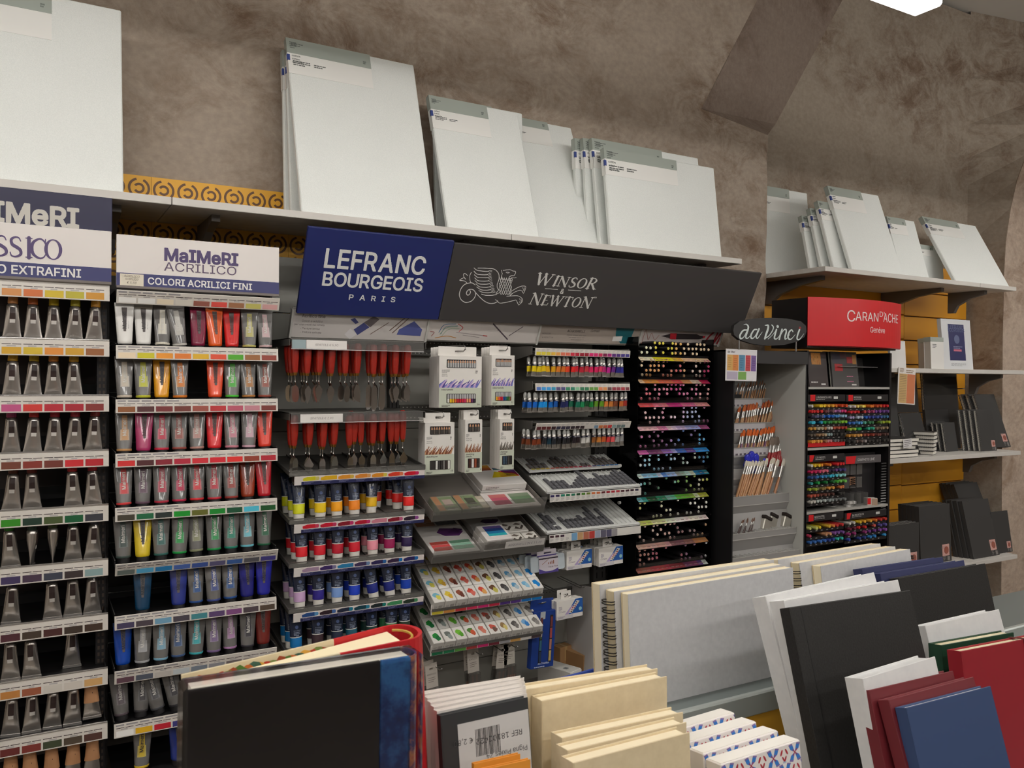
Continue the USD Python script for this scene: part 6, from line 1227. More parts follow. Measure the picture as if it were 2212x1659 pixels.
# drawers of sticks: each row is a black ledge with sticks pointing outwards
def stick(c):
    def f(p): part(p, 'coloured_shaft', mv(cyl(.0064, 0, .09, 6), R=rx(-90)), mat(c, .35, 0, .5, .4)); part(p, 'end', mv(lathe([(.0060, -.0002), (.0052, -.0016), (.0, -.002)], 6), (0, 0, 0), rx(90)), mat(tuple(int(v*.75+50) for v in c), .5))
    return f
Y1_, O1, R1, P1, V1, B1, C1, G1, T1, K1, W1 = (226, 190, 50), (222, 120, 44), (206, 40, 44), (206, 60, 120), (110, 70, 140), (40, 100, 190), (60, 180, 210), (40, 160, 80), (130, 80, 56), (60, 58, 56), (200, 196, 188)
xm = onp(1827, 900, TM((XC0, FY, 0)))[0]
mods = [('upper left', 0.010, xm-.004, [(877, [W1, Y1_, Y1_, (236, 170, 60), O1, (214, 80, 40)]), (889, [R1, (206, 50, 50), (110, 60, 60), (120, 80, 90), (160, 100, 150), P1]), (900, [(84, 80, 110), (80, 90, 130), B1, B1, (70, 140, 210), (150, 190, 216)]), (913, [C1, (50, 150, 190), G1, (50, 130, 70), (90, 150, 60), (140, 200, 60)]), (926, [(200, 150, 70), (180, 170, 140), (170, 120, 80), W1, (180, 90, 70), (170, 60, 50)]), (940, [(90, 80, 70), (150, 120, 90), (180, 160, 130), (140, 160, 160), K1, K1]), (954, [(226, 150, 60), (226, 160, 80), (160, 110, 80), (190, 130, 130), (110, 110, 110), K1])], 11),
 ('upper right', xm+.004, LC-.018, [(876, [W1, (232, 212, 110), Y1_, O1, (206, 90, 50), R1]), (888, [(220, 50, 60), R1, (190, 70, 70), (170, 70, 110), (130, 70, 150), V1]), (900, [(160, 150, 190), (190, 200, 220), B1, (60, 70, 150), (70, 90, 160), (60, 110, 150)]), (912, [(60, 110, 190), (80, 150, 210), (90, 170, 150), (60, 120, 80), (110, 140, 60), (170, 190, 60)]), (925, [(160, 190, 70), G1, (50, 150, 90), (60, 170, 140), (130, 110, 90), (150, 130, 100)]), (939, [(200, 140, 60), (220, 160, 90), (150, 80, 60), (160, 70, 56), (110, 60, 56), (90, 60, 56)]), (952, [K1, (110, 96, 90), (150, 140, 140), K1, K1, K1])], 11),
 ('middle left', .010, xm-.004, [(1006, [W1, Y1_, (232, 150, 50), O1, O1, R1, R1]), (1019, [(196, 40, 90), (206, 60, 110), (220, 110, 130), (60, 50, 80), (110, 70, 130), (80, 70, 130)]), (1031, [(50, 80, 140), (50, 130, 190), (60, 140, 200), C1, (90, 190, 200), (140, 210, 210)]), (1044, [(60, 150, 150), G1, (30, 120, 60), (40, 110, 60), (70, 170, 60), (120, 200, 90)]), (1057, [(150, 170, 60), (110, 120, 60), (140, 120, 70), (214, 150, 70), (220, 180, 140), (206, 120, 70)]), (1071, [(180, 84, 66), (150, 70, 56), (110, 66, 56), (90, 60, 54), K1, K1]), (1084, [W1, (180, 190, 186), (150, 160, 160), (120, 124, 124)])], 10),
 ('lower left', .010, xm-.004, [(1141, [(206, 210, 120), (222, 196, 50), (222, 180, 60), (226, 140, 70), (206, 60, 60)]), (1157, [(190, 60, 90), (190, 60, 90), (206, 150, 110), (130, 80, 150), (120, 80, 150)]), (1171, [(60, 110, 180), (60, 110, 190), (50, 70, 150), (60, 190, 180)])], 8),
 ('lower right', xm+.004, LC-.018, [(1128, [W1, Y1_, (232, 170, 60), O1, (200, 60, 50)]), (1140, [(110, 40, 60), R1, (220, 100, 90), (90, 80, 150)]), (1151, [(150, 50, 110), (150, 60, 120), (120, 60, 140), (140, 80, 170)]), (1163, [(60, 80, 170), (50, 70, 140), (50, 130, 200), (60, 150, 210)])], 8)]
for nm_, xa, xb, rows, n in mods:
    for ri, (y, cs_) in enumerate(rows):
        if 'right' in nm_: y += 2
        z = cz(y, 1750 if 'left' in nm_ else 1830); part(cc, 'stick_ledge', box(xa, xb, .0, .10, z-.019, z-.0066), BC)
        part(cc, 'number_print', join(*[box(xa+.02+(xb-xa)/7*k, xa+.030+(xb-xa)/7*k, -.0006, 0, z-.0145, z-.0115) for k in range(6)]), mat((150, 148, 146), .5))
        for i in range(n):
            u = (i+.5)/n; c = cs_[min(int(u*len(cs_)), len(cs_)-1)]
            if rng.random() < .06: continue
            inst(('st', c), stick(c), 'colour_stick', f'{CNAME(c)} colour stick, {ORD[i]} in {ORD[ri]} row of {nm_} block, pencil cabinet', 'colour pencil', TM((XC0+xa+(xb-xa)*u+rng.uniform(-.003, .003), FY-.006-rng.uniform(0, .010), z+.0002), rz(rng.uniform(-6, 6))), 'colour sticks in the pencil cabinet')
for k, (y, xa, xb, s, rl) in enumerate(((860, .010, xm-.004, 'LUMINANCE 6901', 0), (860, xm+.004, LC-.018, 'MUSEUM', 0), (991, .010, xm-.004, '120 PASTEL', 1), (1120, .010, xm-.004, 'NEOPASTEL', 0), (1116, xm+.004, LC-.018, '84 NEOCOLOR', 1))):
    z = cz(y, 1750 if xa < .1 else 1830); b = part(cc, 'block_header', box(xa, xb, .001, .008, z-.014, z+.014), mat((40, 38, 40), .3))
    part(b, 'red_logo', plate(Polygon([(xa+.012, z-.012), (xa+.012, z+.013), (xa+.040, z+.013), (xa+(.030 if rl else .040), z-.012)]), .001, .0004), RED)
    part(b, 'lettering', join(text(s, .0075, True, .0003, x=xa+.046, z=z-.001, y=.001), lines(xa+.046, z-.004, 1, .07, .01, .002, k, .001)), mat((176, 174, 172), .5)); part(b, 'price_sticker', plate(rrect(xb-.07, z-.004, xb-.045, z+.006, .002), .001, .0005), mat((206, 206, 202), .5))
part(cc, 'red_bar', box(.010, xm-.004, -.001, .006, cz(966), cz(957)), RED)
# graphite block at the right of the middle compartment
zA, zB = cz(984, 1830), cz(1098, 1830)
g_ = part(cc, 'graphite_block', box(xm+.004, LC-.018, .06, .065, zB, zA), mat((46, 44, 46), .4)); part(g_, 'graphite_header', box(xm+.004, LC-.06, .001, .008, zA-.036, zA-.004), mat((92, 88, 90), .35)); part(g_, 'red_logo', plate(Polygon([(xm+.006, zA-.036), (xm+.006, zA-.004), (xm+.07, zA-.004), (xm+.06, zA-.036)]), .001, .0004), RED); part(g_, 'lettering', text('GRAPHITE LINE', .0105, False, .0003, x=xm+.078, z=zA-.026, y=.001), mat((206, 204, 204), .4))
for i in range(3):
    for j in range(2): part(g_, 'graphite_box', box(xm+.02+.040*i, xm+.055+.040*i, .02, .055, zA-.085-.055*j, zA-.040-.055*j, .001), mat((76+6*i, 74+6*i, 74+5*i), .4))
for k in range(18): part(g_, 'label_tag', box(LC-.052, LC-.022, .002, .006, zA-.045-.0115*k, zA-.041-.0115*k), mat((60+7*k, 60+7*k, 60+7*k), .5))
for i in range(3): part(g_, 'clear_divider', box(xm+.062+.045*i, xm+.063+.045*i, .004, .06, zB, zA-.16), CLR)
p = thing('eraser_box', 'white and red eraser box at the right of the graphite block', 'box', TM((XC0+LC-.13, FY+.012, zB+.0005), rz(-24))); part(p, 'box_body', box(0, .045, 0, .03, 0, .030, .001), mat((206, 198, 190), .5)); part(p, 'red_end', box(-.0006, .016, -.0006, .0006, .004, .030), RED); part(p, 'brown_side', box(.020, .0456, -.0006, .0006, .0, .028), mat((176, 150, 130), .6))
for i in range(2): p = thing('eraser_stick', ['grey eraser bar lying in the graphite block', 'upper grey eraser bar lying in the graphite block'][i], 'eraser', TM((XC0+xm+.028+.006*i, FY+.012, zB+.0003+.0123*i), rz(6-12*i))); part(p, 'bar', box(0, .05, 0, .014, 0, .012, .001), mat((150, 148, 146), .5)); part(p, 'sleeve', box(.012, .04, -.0005, .0145, -.0001+.0002, .0125), mat((190, 188, 184), .5))
p = thing('wood_stick_box', 'small brown block standing in the graphite block', 'block', TM((XC0+xm+.058, FY+.02, cz(1052, 1830)))); part(p, 'block', box(0, .034, 0, .03, 0, .036, .001), mat((146, 104, 80), .6)); part(p, 'line', join(*[box(.001, .033, -.0006, .0, .006+.008*k, .008+.008*k) for k in range(4)]), mat((186, 140, 110), .6)); part(p, 'support', box(-.002, .036, -.002, .035, -.003, -.0002), BC)
# ================================================================ the alcove shelves
COV = mottled('blackcover', [(58, 57, 57), (66, 65, 64)], 300, detail=2, rough=.5, bump=.0003); PAGE = mat((226, 222, 212), .7); PGL = mat((196, 192, 184), .75); WIRE = mat((150, 148, 146), .25, .9)
PINK = mat((206, 160, 152), .45); BALL = mat((150, 84, 70), .4, 0, .5, .4)
def book(w, h, d, cover=COV, pages=PAGE, spiral=0, label=False, cvt=.0025, wrap=False, spine=True, rcov=None):
    """Front cover faces -Y; spine at x = 0, fore edge at x = w. Origin: bottom, front, spine corner."""
    def f(p):
        part(p, 'front_cover', box(0, w, 0, cvt, 0, h, .0006), cover); part(p, 'rear_cover', box(0, w, d-cvt, d, 0, h, .0006), rcov or cover)
        part(p, 'page_block', box(.0015, w-.003, cvt+.0001, d-cvt-.0001, .003, h-.003), pages)
        if spine and not spiral: part(p, 'spine', box(-.0012, .0, 0, d, 0, h, .0005), cover)
        if spiral:
            n = spiral; rr = d*.62
            part(p, 'wire_binding', join(*[mv(tube([(rr*math.cos(a)*1.0, rr*math.sin(a), 0) for a in np.linspace(-2.6, 2.6, 11)], .0010, 4), (.002, d/2, h*(k+.5)/n+dz)) for k in range(n) for dz in (0, .0035)]), WIRE, kind='stuff')
        if label:
            l = part(p, 'pink_label', plate(rect(w*.70, h*.10, w*.93, h*.10+w*.23), 0, .0004), PINK); part(l, 'ball_picture', plate(Point(w*.83, h*.10+w*.11).buffer(w*.075, quad_segs=8), -.0004, .0003), BALL)
            part(l, 'small_print', join(lines(w*.72, h*.09, 3, w*.08, h*.025, h*.012, 3), plate(rect(w*.86, h*.015, w*.94, h*.085), 0, .0003)), mat((130, 126, 124), .5)); part(p, 'title_print', lines(w*.66, h*.26, 2, w*.2, h*.02, h*.007, 5), mat((92, 90, 90), .5))
        if wrap: part(p, 'shrink_wrap', box(-.002, w+.004, -.0014, d+.001, -.0002, h+.004, .003), clear('wrap', (.97, .97, .97), rough=.12))
    return f
def stand(name, lb, bl_, br_, tl, Y, z, d, lean_=None, cat='book', grp=None, **k):
    """A book whose front face has its lower corners at two pixels and its upper left corner at a third."""
    P, Q = W(*bl_, Y), W(*br_, Y); T = WX(tl[0], tl[1], P[0]); w = Q[0]-P[0]; dz = W(tl[0], tl[1], Y)[2]-z if lean_ is not None else T[2]-z
    a = lean_ if lean_ is not None else math.degrees(math.atan2(T[1]-Y, dz)); a = min(max(a, 0), 26); h = dz/math.cos(math.radians(a))
    p = thing(name, lb, cat, TM((P[0], Y, z+.0006), rx(-a)), grp); book(w, h, d, **k)(p); return p, (P[0], Y, w, h, a)
def behind(name, lb, ref, i, step, d, z, dx=0, dh=0, cat='book', grp=None, **k):
    x, Y, w, h, a = ref; s = math.sin(math.radians(a)); c = math.cos(math.radians(a))
    p = thing(name, lb, cat, TM((x+dx, Y+step*i/c, z+.0006), rx(-a)), grp); book(w, h+dh, d, **k)(p); return p
z1, z2, z3 = ZS
# first shelf: white boxes, canvas block, papers
p, r_ = stand('canvas_block', 'white canvas block with a navy label leaning on the alcove shelf', (2040, 790), (2103, 790), (2032, 688), -.20, z1, .02, cover=mat((214, 216, 218), .5), pages=CSIDE)
x, Y, w, h, a = r_; part(p, 'navy_label', plate(rect(w*.22, h*.18, w*.76, h*.90), 0, .0005), mat((46, 48, 94), .4)); part(p, 'label_print', join(text('LEFRANC', w*.085, False, .0003, 'c', x=w*.49, z=h*.80, y=-.0005), text('BOURGEOIS', w*.07, False, .0003, 'c', x=w*.49, z=h*.75, y=-.0005), plate(Point(w*.49, h*.6).buffer(w*.09), -.0005, .0003)), mat((96, 104, 140), .5))
part(p, 'pink_print', plate(rect(w*.36, h*.36, w*.63, h*.40), -.0005, .0003), mat((206, 110, 130), .5)); part(p, 'small_print', lines(w*.36, h*.46, 2, w*.3, h*.03, h*.012, 4, -.0005), mat((150, 150, 180), .5)); part(p, 'foot_print', lines(w*.25, h*.12, 3, w*.5, h*.02, h*.008, 6), mat((150, 152, 154), .5))
for i, (b, q, t, yy, lb) in enumerate((((2012, 789), (2040, 789), (2010, 728), -.26, 'small white boxed canvas with grey band in front of the kraft one'), ((1999, 786), (2022, 787), (1998, 731), -.20, 'small box with kraft side behind the white boxed canvas'))):
    p, r_ = stand('boxed_canvas', lb, b, q, t, yy, z1, .035, 3, cat='box', cover=mat((224, 222, 218), .5) if i == 0 else mat((190, 160, 128), .6), pages=PGL, spine=False); x, Y, w, h, a = r_; part(p, 'grey_header', box(-.0004, w+.0004, -.0006, .0352, h*.86, h+.0006), LABG)
    if i == 0: part(p, 'lettering', lines(w*.15, h*.78, 3, w*.3, h*.05, h*.02, 3), LABT)
stand('white_pad', 'white pad leaning right beside the red header on the alcove shelf', (1925, 787), (1958, 787), (1920, 735), -.24, z1, .012, 4, cat='pad', cover=mat((222, 220, 218), .5))
P = WZ(2030, 791, z1+.0008); p = thing('clear_sheet', 'white sheet lying flat at the front edge of the alcove shelf', 'sheet', TM((P[0], -.305, z1+.0006))); part(p, 'paper', box(0, .24, 0, .10, 0, .0012), mat((224, 222, 218), .5)); part(p, 'film', box(.005, .235, -.002, .1, .0012, .0016), clear('wrap', (.97, .97, .97), rough=.12))
# hanging price card
M = TM(W(1938, 872, -.325), ry(3)); a, b = onp(1976, 870, M), onp(1934, 792, M); w, h = a[0], b[1]
p = thing('hanging_card', 'hanging card with tan and orange columns on the edge of the alcove shelf', 'card', M); part(p, 'card', plate(Polygon([(0, 0), (w, 0), (w*.96, h*.5), (w*.95, h), (-.004, h), (-.003, h*.5)]), 0, .001), mat((226, 220, 216), .5))
part(p, 'tan_column', plate(rect(w*.04, h*.03, w*.48, h*.83), -.001, .0003), mat((206, 172, 116), .5)); part(p, 'orange_column', plate(rect(w*.49, h*.03, w*.94, h*.83), -.001, .0003), mat((206, 124, 84), .5)); part(p, 'small_print', join(lines(w*.08, h*.80, 16, w*.36, h*.046, h*.012, 2, -.0013), lines(w*.4, h*.94, 2, w*.45, h*.05, h*.02, 3, -.001), lines(w*.06, h*.97, 4, w*.22, h*.03, h*.014, 5, -.001)), mat((150, 126, 96), .5))
# second shelf: sketchbooks
p, ra_ = stand('spiral_sketchbook', 'tall black spiral sketchbook wrapped in film, centre of the middle alcove shelf', (2003, 980), (2076, 975), (1993, 806), -.10, z2, .014, cat='sketchbook', spiral=26, wrap=True)
stand('sketchbook', 'tall charcoal sketchbook behind the hanging card, left of the spiral one', (1925, 975), (1992, 975), (1925, 808), -.12, z2, .012, 6, cat='sketchbook', wrap=True)
stand('sketchbook', 'black sketchbook with pink label beside the pencil cabinet', (1913, 942), (1948, 940), (1912, 860), -.20, z2+.028, .012, 8, cat='sketchbook', label=True)
stand('sketchbook', 'dark sketchbook between the tall spiral one and the leaning spirals', (2008, 970), (2058, 968), (2006, 886), -.13, z2, .014, 8, cat='sketchbook')
p, r_ = stand('wrapped_sketchbook', 'small film wrapped spiral sketchbook leaning above the flat stack', (1965, 975), (2010, 974), (1943, 893), -.235, z2, .012, cat='sketchbook', spiral=12, wrap=True)
x, Y, w, h, a = r_; part(p, 'white_sticker', plate(rect(w*.8, h*.02, w*.95, h*.09), -.0016, .0004), mat((222, 222, 222), .5))
p, r_ = stand('spiral_sketchbook', 'front spiral sketchbook with pink label leaning right on the middle shelf', (2120, 972), (2154, 968), (2108, 886), -.262, z2, .015, cat='sketchbook', spiral=20, label=True)
for i in range(3): behind('spiral_sketchbook', f'{ORD[i+1]} spiral sketchbook in the row leaning right, middle shelf', r_, i+1, .018, .015, z2, -.014*(i+1), cat='sketchbook', spiral=20)
p, r_ = stand('spiral_sketchbook', 'taller black sketchbook with pink label at the right end of the shelf', (2140, 966), (2184, 961), (2103, 852), -.16, z2, .016, cat='sketchbook', spiral=22, label=True)
for i in range(2): behind('spiral_sketchbook', ['taller sketchbook behind the labelled one at the right end', 'rearmost tall sketchbook at the right end of the middle shelf'][i], r_, i+1, .020, .016, z2, -.020*(i+1), cat='sketchbook', spiral=22)
for i, (x_, y_) in enumerate(((2015, 912), (2025, 914), (2036, 914))): stand('spiral_sketchbook', ['small spiral sketchbook leaning behind the flat stack, leftmost', 'small spiral sketchbook leaning behind the flat stack, middle one', 'small spiral sketchbook leaning behind the flat stack, rightmost'][i], (x_+9, 960), (x_+35, 960), (x_, y_), -.20+.018*(2-i), z2, .012, 10, cat='sketchbook', spiral=10)
def flat(lb, x, y, z, w, dpt, t, yaw, spiral=0): p = thing('notebook', lb, 'notebook', TM((x, y, z), rz(yaw))); part(p, 'lower_cover', box(0, w, 0, dpt, 0, .002), COV); part(p, 'page_block', box(.002, w-.0005, .0006, dpt-.001, .0021, t-.0021), PAGE); part(p, 'upper_cover', box(0, w, 0, dpt, t-.002, t), COV); (part(p, 'wire_binding', join(*[mv(tube([(0, t*.75*math.cos(a), t*.75*math.sin(a)) for a in np.linspace(.6, 5.7, 9)], .0009, 4), (-.001, dpt*(k+.5)/14, t/2), rz(90)) for k in range(14)]), WIRE, kind='stuff') if spiral else part(p, 'cloth_spine', box(-.0012, 0, 0, dpt, 0, t), COV))
P = W(1918, 984, -.30); Q = W(1983, 980, -.30)
for i in range(5): flat(['lowest notebook', 'second notebook', 'third notebook', 'fourth notebook', 'top notebook'][i]+' of the flat white edged stack beside the pencil cabinet', P[0]+rng.uniform(-.006, .006), -.30+rng.uniform(0, .004), z2+.0006+.0172*i, Q[0]-P[0]+rng.uniform(-.006, .006), .11, .0170, rng.uniform(-2, 2))
p = thing('price_slip', 'white price slip hanging over the flat notebook stack', 'price slip', TM((W(1950, 962, -.303)[0], -.3062, z2+.043), ry(-3))); part(p, 'paper', plate(rect(0, 0, .060, .040), 0, .0008), mat((216, 214, 214), .5)); part(p, 'small_print', lines(.006, .034, 4, .046, .008, .0025, 5, -.0008), mat((110, 106, 106), .5))
P, Q = W(2025, 977, -.31), W(2098, 972, -.31)
for i in range(6): flat(['lowest', 'second', 'third', 'fourth', 'fifth', 'topmost'][i]+' spiral notebook of the flat stack in the middle of the shelf', P[0]+.012+rng.uniform(-.004, .004), -.285+rng.uniform(-.003, .004), z2+.0006+.0178*i, .088, .125, .0172, 24+rng.uniform(-2, 2), 1)
# lowest visible shelf: hardbacks in rows
for (b, q, t, Y, n, d, lb) in (((1915, 1225), (1986, 1221), (1914, 1137), -.27, 3, .018, 'black hardback, low row beside the pencil cabinet'), ((1990, 1222), (2056, 1216), (1985, 1095), -.25, 5, .020, 'black hardback, upright row in the middle of the lower shelf'), ((2104, 1203), (2160, 1196), (2078, 1083), -.285, 4, .020, 'black hardback, row leaning right on the lower shelf'), ((2110, 1190), (2160, 1185), (2060, 1046), -.13, 4, .018, 'tall black hardback, rear row under the middle shelf'), ((2152, 1194), (2188, 1187), (2140, 1107), -.27, 1, .010, 'slim black hardback at the right end of the lower shelf')):
    p, r_ = stand('hardback', lb+(', front one' if n > 1 else ''), b, q, t, Y, z3, d, cover=COV, label=(Y != -.13), grp=None)
    for i in range(1, n): behind('hardback', lb+f', {ORD[i]} behind', r_, i, d+.0015, d, z3, -.0005*i+(-.008*i if 'leaning' in lb else 0), cover=COV)
# ================================================================ the sales table in front: stepped steel trays full of books
DG = mat((122, 130, 128), .4, .3)
BSp = W(1440, 1508, -1.42); ZT = BSp[2]
fy = WZ(1440, 1553, ZT)[1]; 
p = thing('sales_table', 'grey steel stepped sales table with a yellow front under the books', 'table', TM((0, 0, 0)))
part(p, 'top_tray', box(.88, 2.6, fy, -1.29, ZT-.006, ZT-.001), DG); part(p, 'tray_lip', box(.88, 2.6, fy-.014, fy, ZT-.03, ZT+.012, .003), mat((176, 182, 178), .35, .3))
part(p, 'yellow_front', box(.88, 2.6, fy-.004, fy+.01, .1, ZT-.032), mat(YEL, .5)); ZT2 = ZT-.14
part(p, 'lower_tray', box(.20, 2.6, -2.02, fy-.005, ZT2-.006, ZT2-.001), DG); part(p, 'table_body', box(.90, 2.55, fy+.02, -1.31, .0, ZT-.01), mat((110, 112, 110), .6)); part(p, 'table_base', box(.24, 2.55, -1.98, fy-.01, .0, ZT2-.01), mat((110, 112, 110), .6))
def fg(name, lb, tl, tr, Y, d, H, bl=None, roll=True, cat='book', grp=None, ang=None, build=None, off=(0, 0, 0), **k):
    """Anchored at the front face's upper corners; bl: a pixel further down the left edge gives the lean; d: thickness behind the face."""
    A0, B0 = W(*tl, Y), W(*tr, Y); ex = B0-A0
    if not roll: ex[2] = 0
    w = np.linalg.norm(ex); ex = ex/w
    if bl is not None: q = WX(bl[0], bl[1], A0[0]); a = math.atan2(A0[1]-q[1], A0[2]-q[2])
    else: a = math.radians(ang or 0)
    up = A([0, math.sin(a), math.cos(a)]); up = up-ex*(up@ex); up /= np.linalg.norm(up); ey = np.cross(up, ex)
    R = np.stack([ex, ey, up], 1); M = TM(A0-R@A([0, 0, H])+R@A(off), R)
    p = thing(name, lb, cat, M, grp); (build or book)(w, H, d, **k)(p); return p, M, w, math.degrees(a)
CREAM = mottled('creamcover', [(214, 196, 160), (224, 207, 172)], 60, detail=4, rough=.6); CRP = mat((240, 226, 194), .7); GREYC = mottled('greyboard', [(196, 196, 198), (206, 206, 207)], 80, detail=3, rough=.6)
BLKC = mottled('leather', [(38, 37, 36), (48, 47, 46)], 260, detail=3, rough=.42, bump=.0004); MAR = mat((112, 34, 42), .5); BLU = mat((52, 72, 112), .5); REDC = mat((150, 24, 38), .5); GRN = mat((18, 62, 40), .5); WHB = mottled('whiteboard', [(214, 214, 214), (224, 223, 222)], 40, rough=.5)
NAVC = mat((40, 46, 88), .5)
# --- dark album in shrink wrap and the flowered album behind it
GAL = mottled('galaxy', [(24, 22, 26), (30, 27, 30), (36, 32, 34)], 3, rough=.14, spec=.7)
GALB = mottled('galaxyblue', [(22, 26, 48), (30, 60, 120), (60, 120, 180), (28, 34, 66)], 9, rough=.14, spec=.7, lo=.35, hi=.68); GALP = mottled('galaxypurple', [(40, 28, 40), (84, 44, 70), (60, 52, 110), (190, 120, 80), (150, 50, 90), (36, 28, 48)], 14, rough=.16, spec=.7, lo=.32, hi=.7)
def album(w, h, d, **k):
    def f(p):
        part(p, 'front_cover', box(0, w*.80, 0, .004, 0, h, .001), GAL); part(p, 'blue_cover_field', box(w*.80+.0001, w*.945, 0, .004, 0, h, .001), GALB); part(p, 'rear_cover', box(0, w*.95, d-.004, d, 0, h, .001), GAL)
        part(p, 'page_block', box(.006, w*.95, .0042, d-.0042, .004, h-.003), mat((232, 226, 214), .7))
        s = np.array([[w*.945+(.05*w)*math.sin(t), d/2-(d/2)*math.cos(t)] for t in np.linspace(0, math.pi, 9)]); q = np.vstack([s, s[::-1]*A([1, 1])+A([[-.003, 0]])])
        pl = trimesh.creation.extrude_polygon(Polygon(q).buffer(0), h, engine='earcut'); part(p, 'rounded_spine', (pl.vertices, np.array(pl.faces)), GALP)
        part(p, 'shrink_wrap', box(-.003, w+.002, -.0014, d+.0012, 0, h+.002, .004), clear('wrapg', (.97, .97, .97), rough=.08))
    return f
fg('photo_album', 'dark film wrapped photo album with a blue and purple spine side, in front', (404, 1492), (913, 1413), -1.80, .036, .30, ang=2, build=album)
def floral(w, h, d, **k):
    def f(p):
        fl = []
        r = random.Random(5)
        base = mat((214, 200, 166), .5); REDA = mat((190, 26, 34), .5)
        n = 15; t_ = np.linspace(0, 1, n)
        prof = lambda u: (d*.55+d*.55*u**1.4)                         # pages fan wider towards the spine
        def slab(x0, x1, ya, yb, z1): return loft([[[x0, ya(x0), z] , [x1, ya(x1), z], [x1, yb(x1), z], [x0, yb(x0), z]] for z in (0, z1)])
        L = lambda o, k_: (lambda x: o+k_*(x/w)**1.3)
        fr, bk = L(0, -.004), L(.030, .026)
        for a_, b_, m_, nm in ((0, .70, base, 'flowered_rear_cover'), (.70, 1., REDA, 'red_rear_cover')):
            part(p, nm, loft([[[w*x, bk(w*x), z] for x in np.linspace(a_, b_, 6)]+[[w*x, bk(w*x)+.0035, z] for x in np.linspace(b_, a_, 6)] for z in (0, h)]), m_)
        for a_, b_, m_, nm in ((0, .66, base, 'flowered_front_cover'), (.66, 1., REDA, 'red_front_cover')):
            part(p, nm, loft([[[w*x, fr(w*x)-.0035, z] for x in np.linspace(a_, b_, 6)]+[[w*x, fr(w*x), z] for x in np.linspace(b_, a_, 6)] for z in (0, h)]), m_)
        part(p, 'page_block', loft([[[w*x, fr(w*x)+.0003, z] for x in np.linspace(.012, .985, 8)]+[[w*x, bk(w*x)-.0003-.012*(1-x), z] for x in np.linspace(.985, .012, 8)] for z in (0, h-.006)]), mat((240, 226, 188), .7))
        c0, c1 = fr(w)-.0035, bk(w)+.0035; cy, cr = (c0+c1)/2, (c1-c0)/2; s = np.array([[w+.026*math.sin(t), cy-cr*math.cos(t)] for t in np.linspace(0, math.pi, 13)]); q = np.vstack([s, (s-A([[0, cy]]))[::-1]*A([.82, .90])+A([[w*.18*0+.0, cy]])])
        q[13:, 0] = w+(s[::-1][:, 0]-w)*.80
        pl = trimesh.creation.extrude_polygon(Polygon(q).buffer(0), h, engine='earcut'); part(p, 'red_spine', (pl.vertices, np.array(pl.faces)), REDA)
        part(p, 'head_band', tube([(w*.985+.018*math.sin(t), cy-cr*.72*math.cos(t), h-.004) for t in np.linspace(.25, math.pi-.25, 9)], .0016, 5), mat((196, 160, 70), .6))
        cols = [(160, 70, 40), (80, 120, 50), (206, 110, 50), (60, 100, 84), (226, 170, 70), (190, 60, 40), (120, 140, 70)]
        for i in range(22):
            x = w*(.01+.66*i/22); c = cols[i % 7]; rr = r.uniform(.003, .0065)
            pts = [(x+rr*(.5+.7*r.random())*1.5*math.cos(t), h-.0075-rr*.3+rr*(.5+.7*r.random())*math.sin(t)) for t in np.linspace(0, 6.28, 9)[:-1]]
            m_ = plate(Polygon(pts).buffer(0).intersection(rect(0, 0, w*.7, h-.0003)), 0, .0004); v = m_[0].copy(); v[:, 1] += bk(x)-.0001; part(p, 'leaf_print', (v, m_[1]), mat(c, .5))
            pts = [(x+.0045*math.cos(t), (bk(x)+.0018)+.0013*math.sin(t)) for t in np.linspace(0, 6.28, 8)[:-1]]
    return f
fg('flowered_album', 'album with flowered cover and red rounded spine behind the dark album', (402, 1478), (880, 1378), -1.735, .05, .30, ang=1, build=floral)
# --- slim white edged pads with dark covers
PKC = mat((92, 70, 66), .5)
for i in range(6):
    p, M, w, a = fg('slim_pad', ['front slim pad with an upside down white label', 'second slim pad behind the labelled one', 'third slim pad in the white edged row', 'fourth slim pad in the white edged row', 'fifth slim pad in the white edged row', 'rearmost slim pad of the white edged row'][i], (953-7*i, 1546-9.5*i), (1140-1.5*i, 1506-8.5*i), -1.74+.013*i, .0105, .20, ang=9-1.2*i, cat='pad', cover=mat((58, 60, 62), .35) if i == 0 else mat((226, 220, 214), .5), pages=mat((238, 232, 226), .7), cvt=.0008)
    if i == 0:
        part(p, 'white_label', plate(rect(w*.17, .03, w*.99, .186), 0, .0005), mat((206, 204, 202), .45)); r = random.Random(3)
        part(p, 'barcode', plate(unary_union([rect(w*.36+.0018*k, .145, w*.36+.0018*k+r.choice((.0006, .0011)), .176) for k in range(19)]), -.0005, .0003), mat((70, 68, 68), .5))
        up_ = lambda s, h_, x, z: mv(mv(text(s, h_, False, .0003), R=ry(180), s=(1, 1, 1)), (x, -.0005, z))
        part(p, 'inverted_lettering', join(*[(lambda m_: (m_[0]*A([1, 0, 1])+A([0, -.0008, 0]), m_[1][:, ::-1]*1))(up_(s, h_, x, z)) for s, h_, x, z in (('REF 18100422', .0065, w*.90, .165), ('N.5 Quaderni', .0060, w*.66, .132), ('cm 14,8 x 21   grs/mq 100', .0058, w*.85, .118), ('Pigna Pixies 24', .0058, w*.95, .145), ('€ 2,80', .006, w*.33, .168))]), mat((96, 94, 96), .5))
# --- orange folder low in front
for i in range(2): fg('orange_folder', ['orange folder at the bottom edge of the view', 'orange folder behind the first at the bottom edge'][i], (1046-20*i, 1662-12*i), (1146-22*i, 1640-12*i), -1.84+.012*i, .006, .16, ang=6, cat='folder', cover=mat((222, 146, 50), .5), pages=mat((238, 214, 200), .7), cvt=.001)
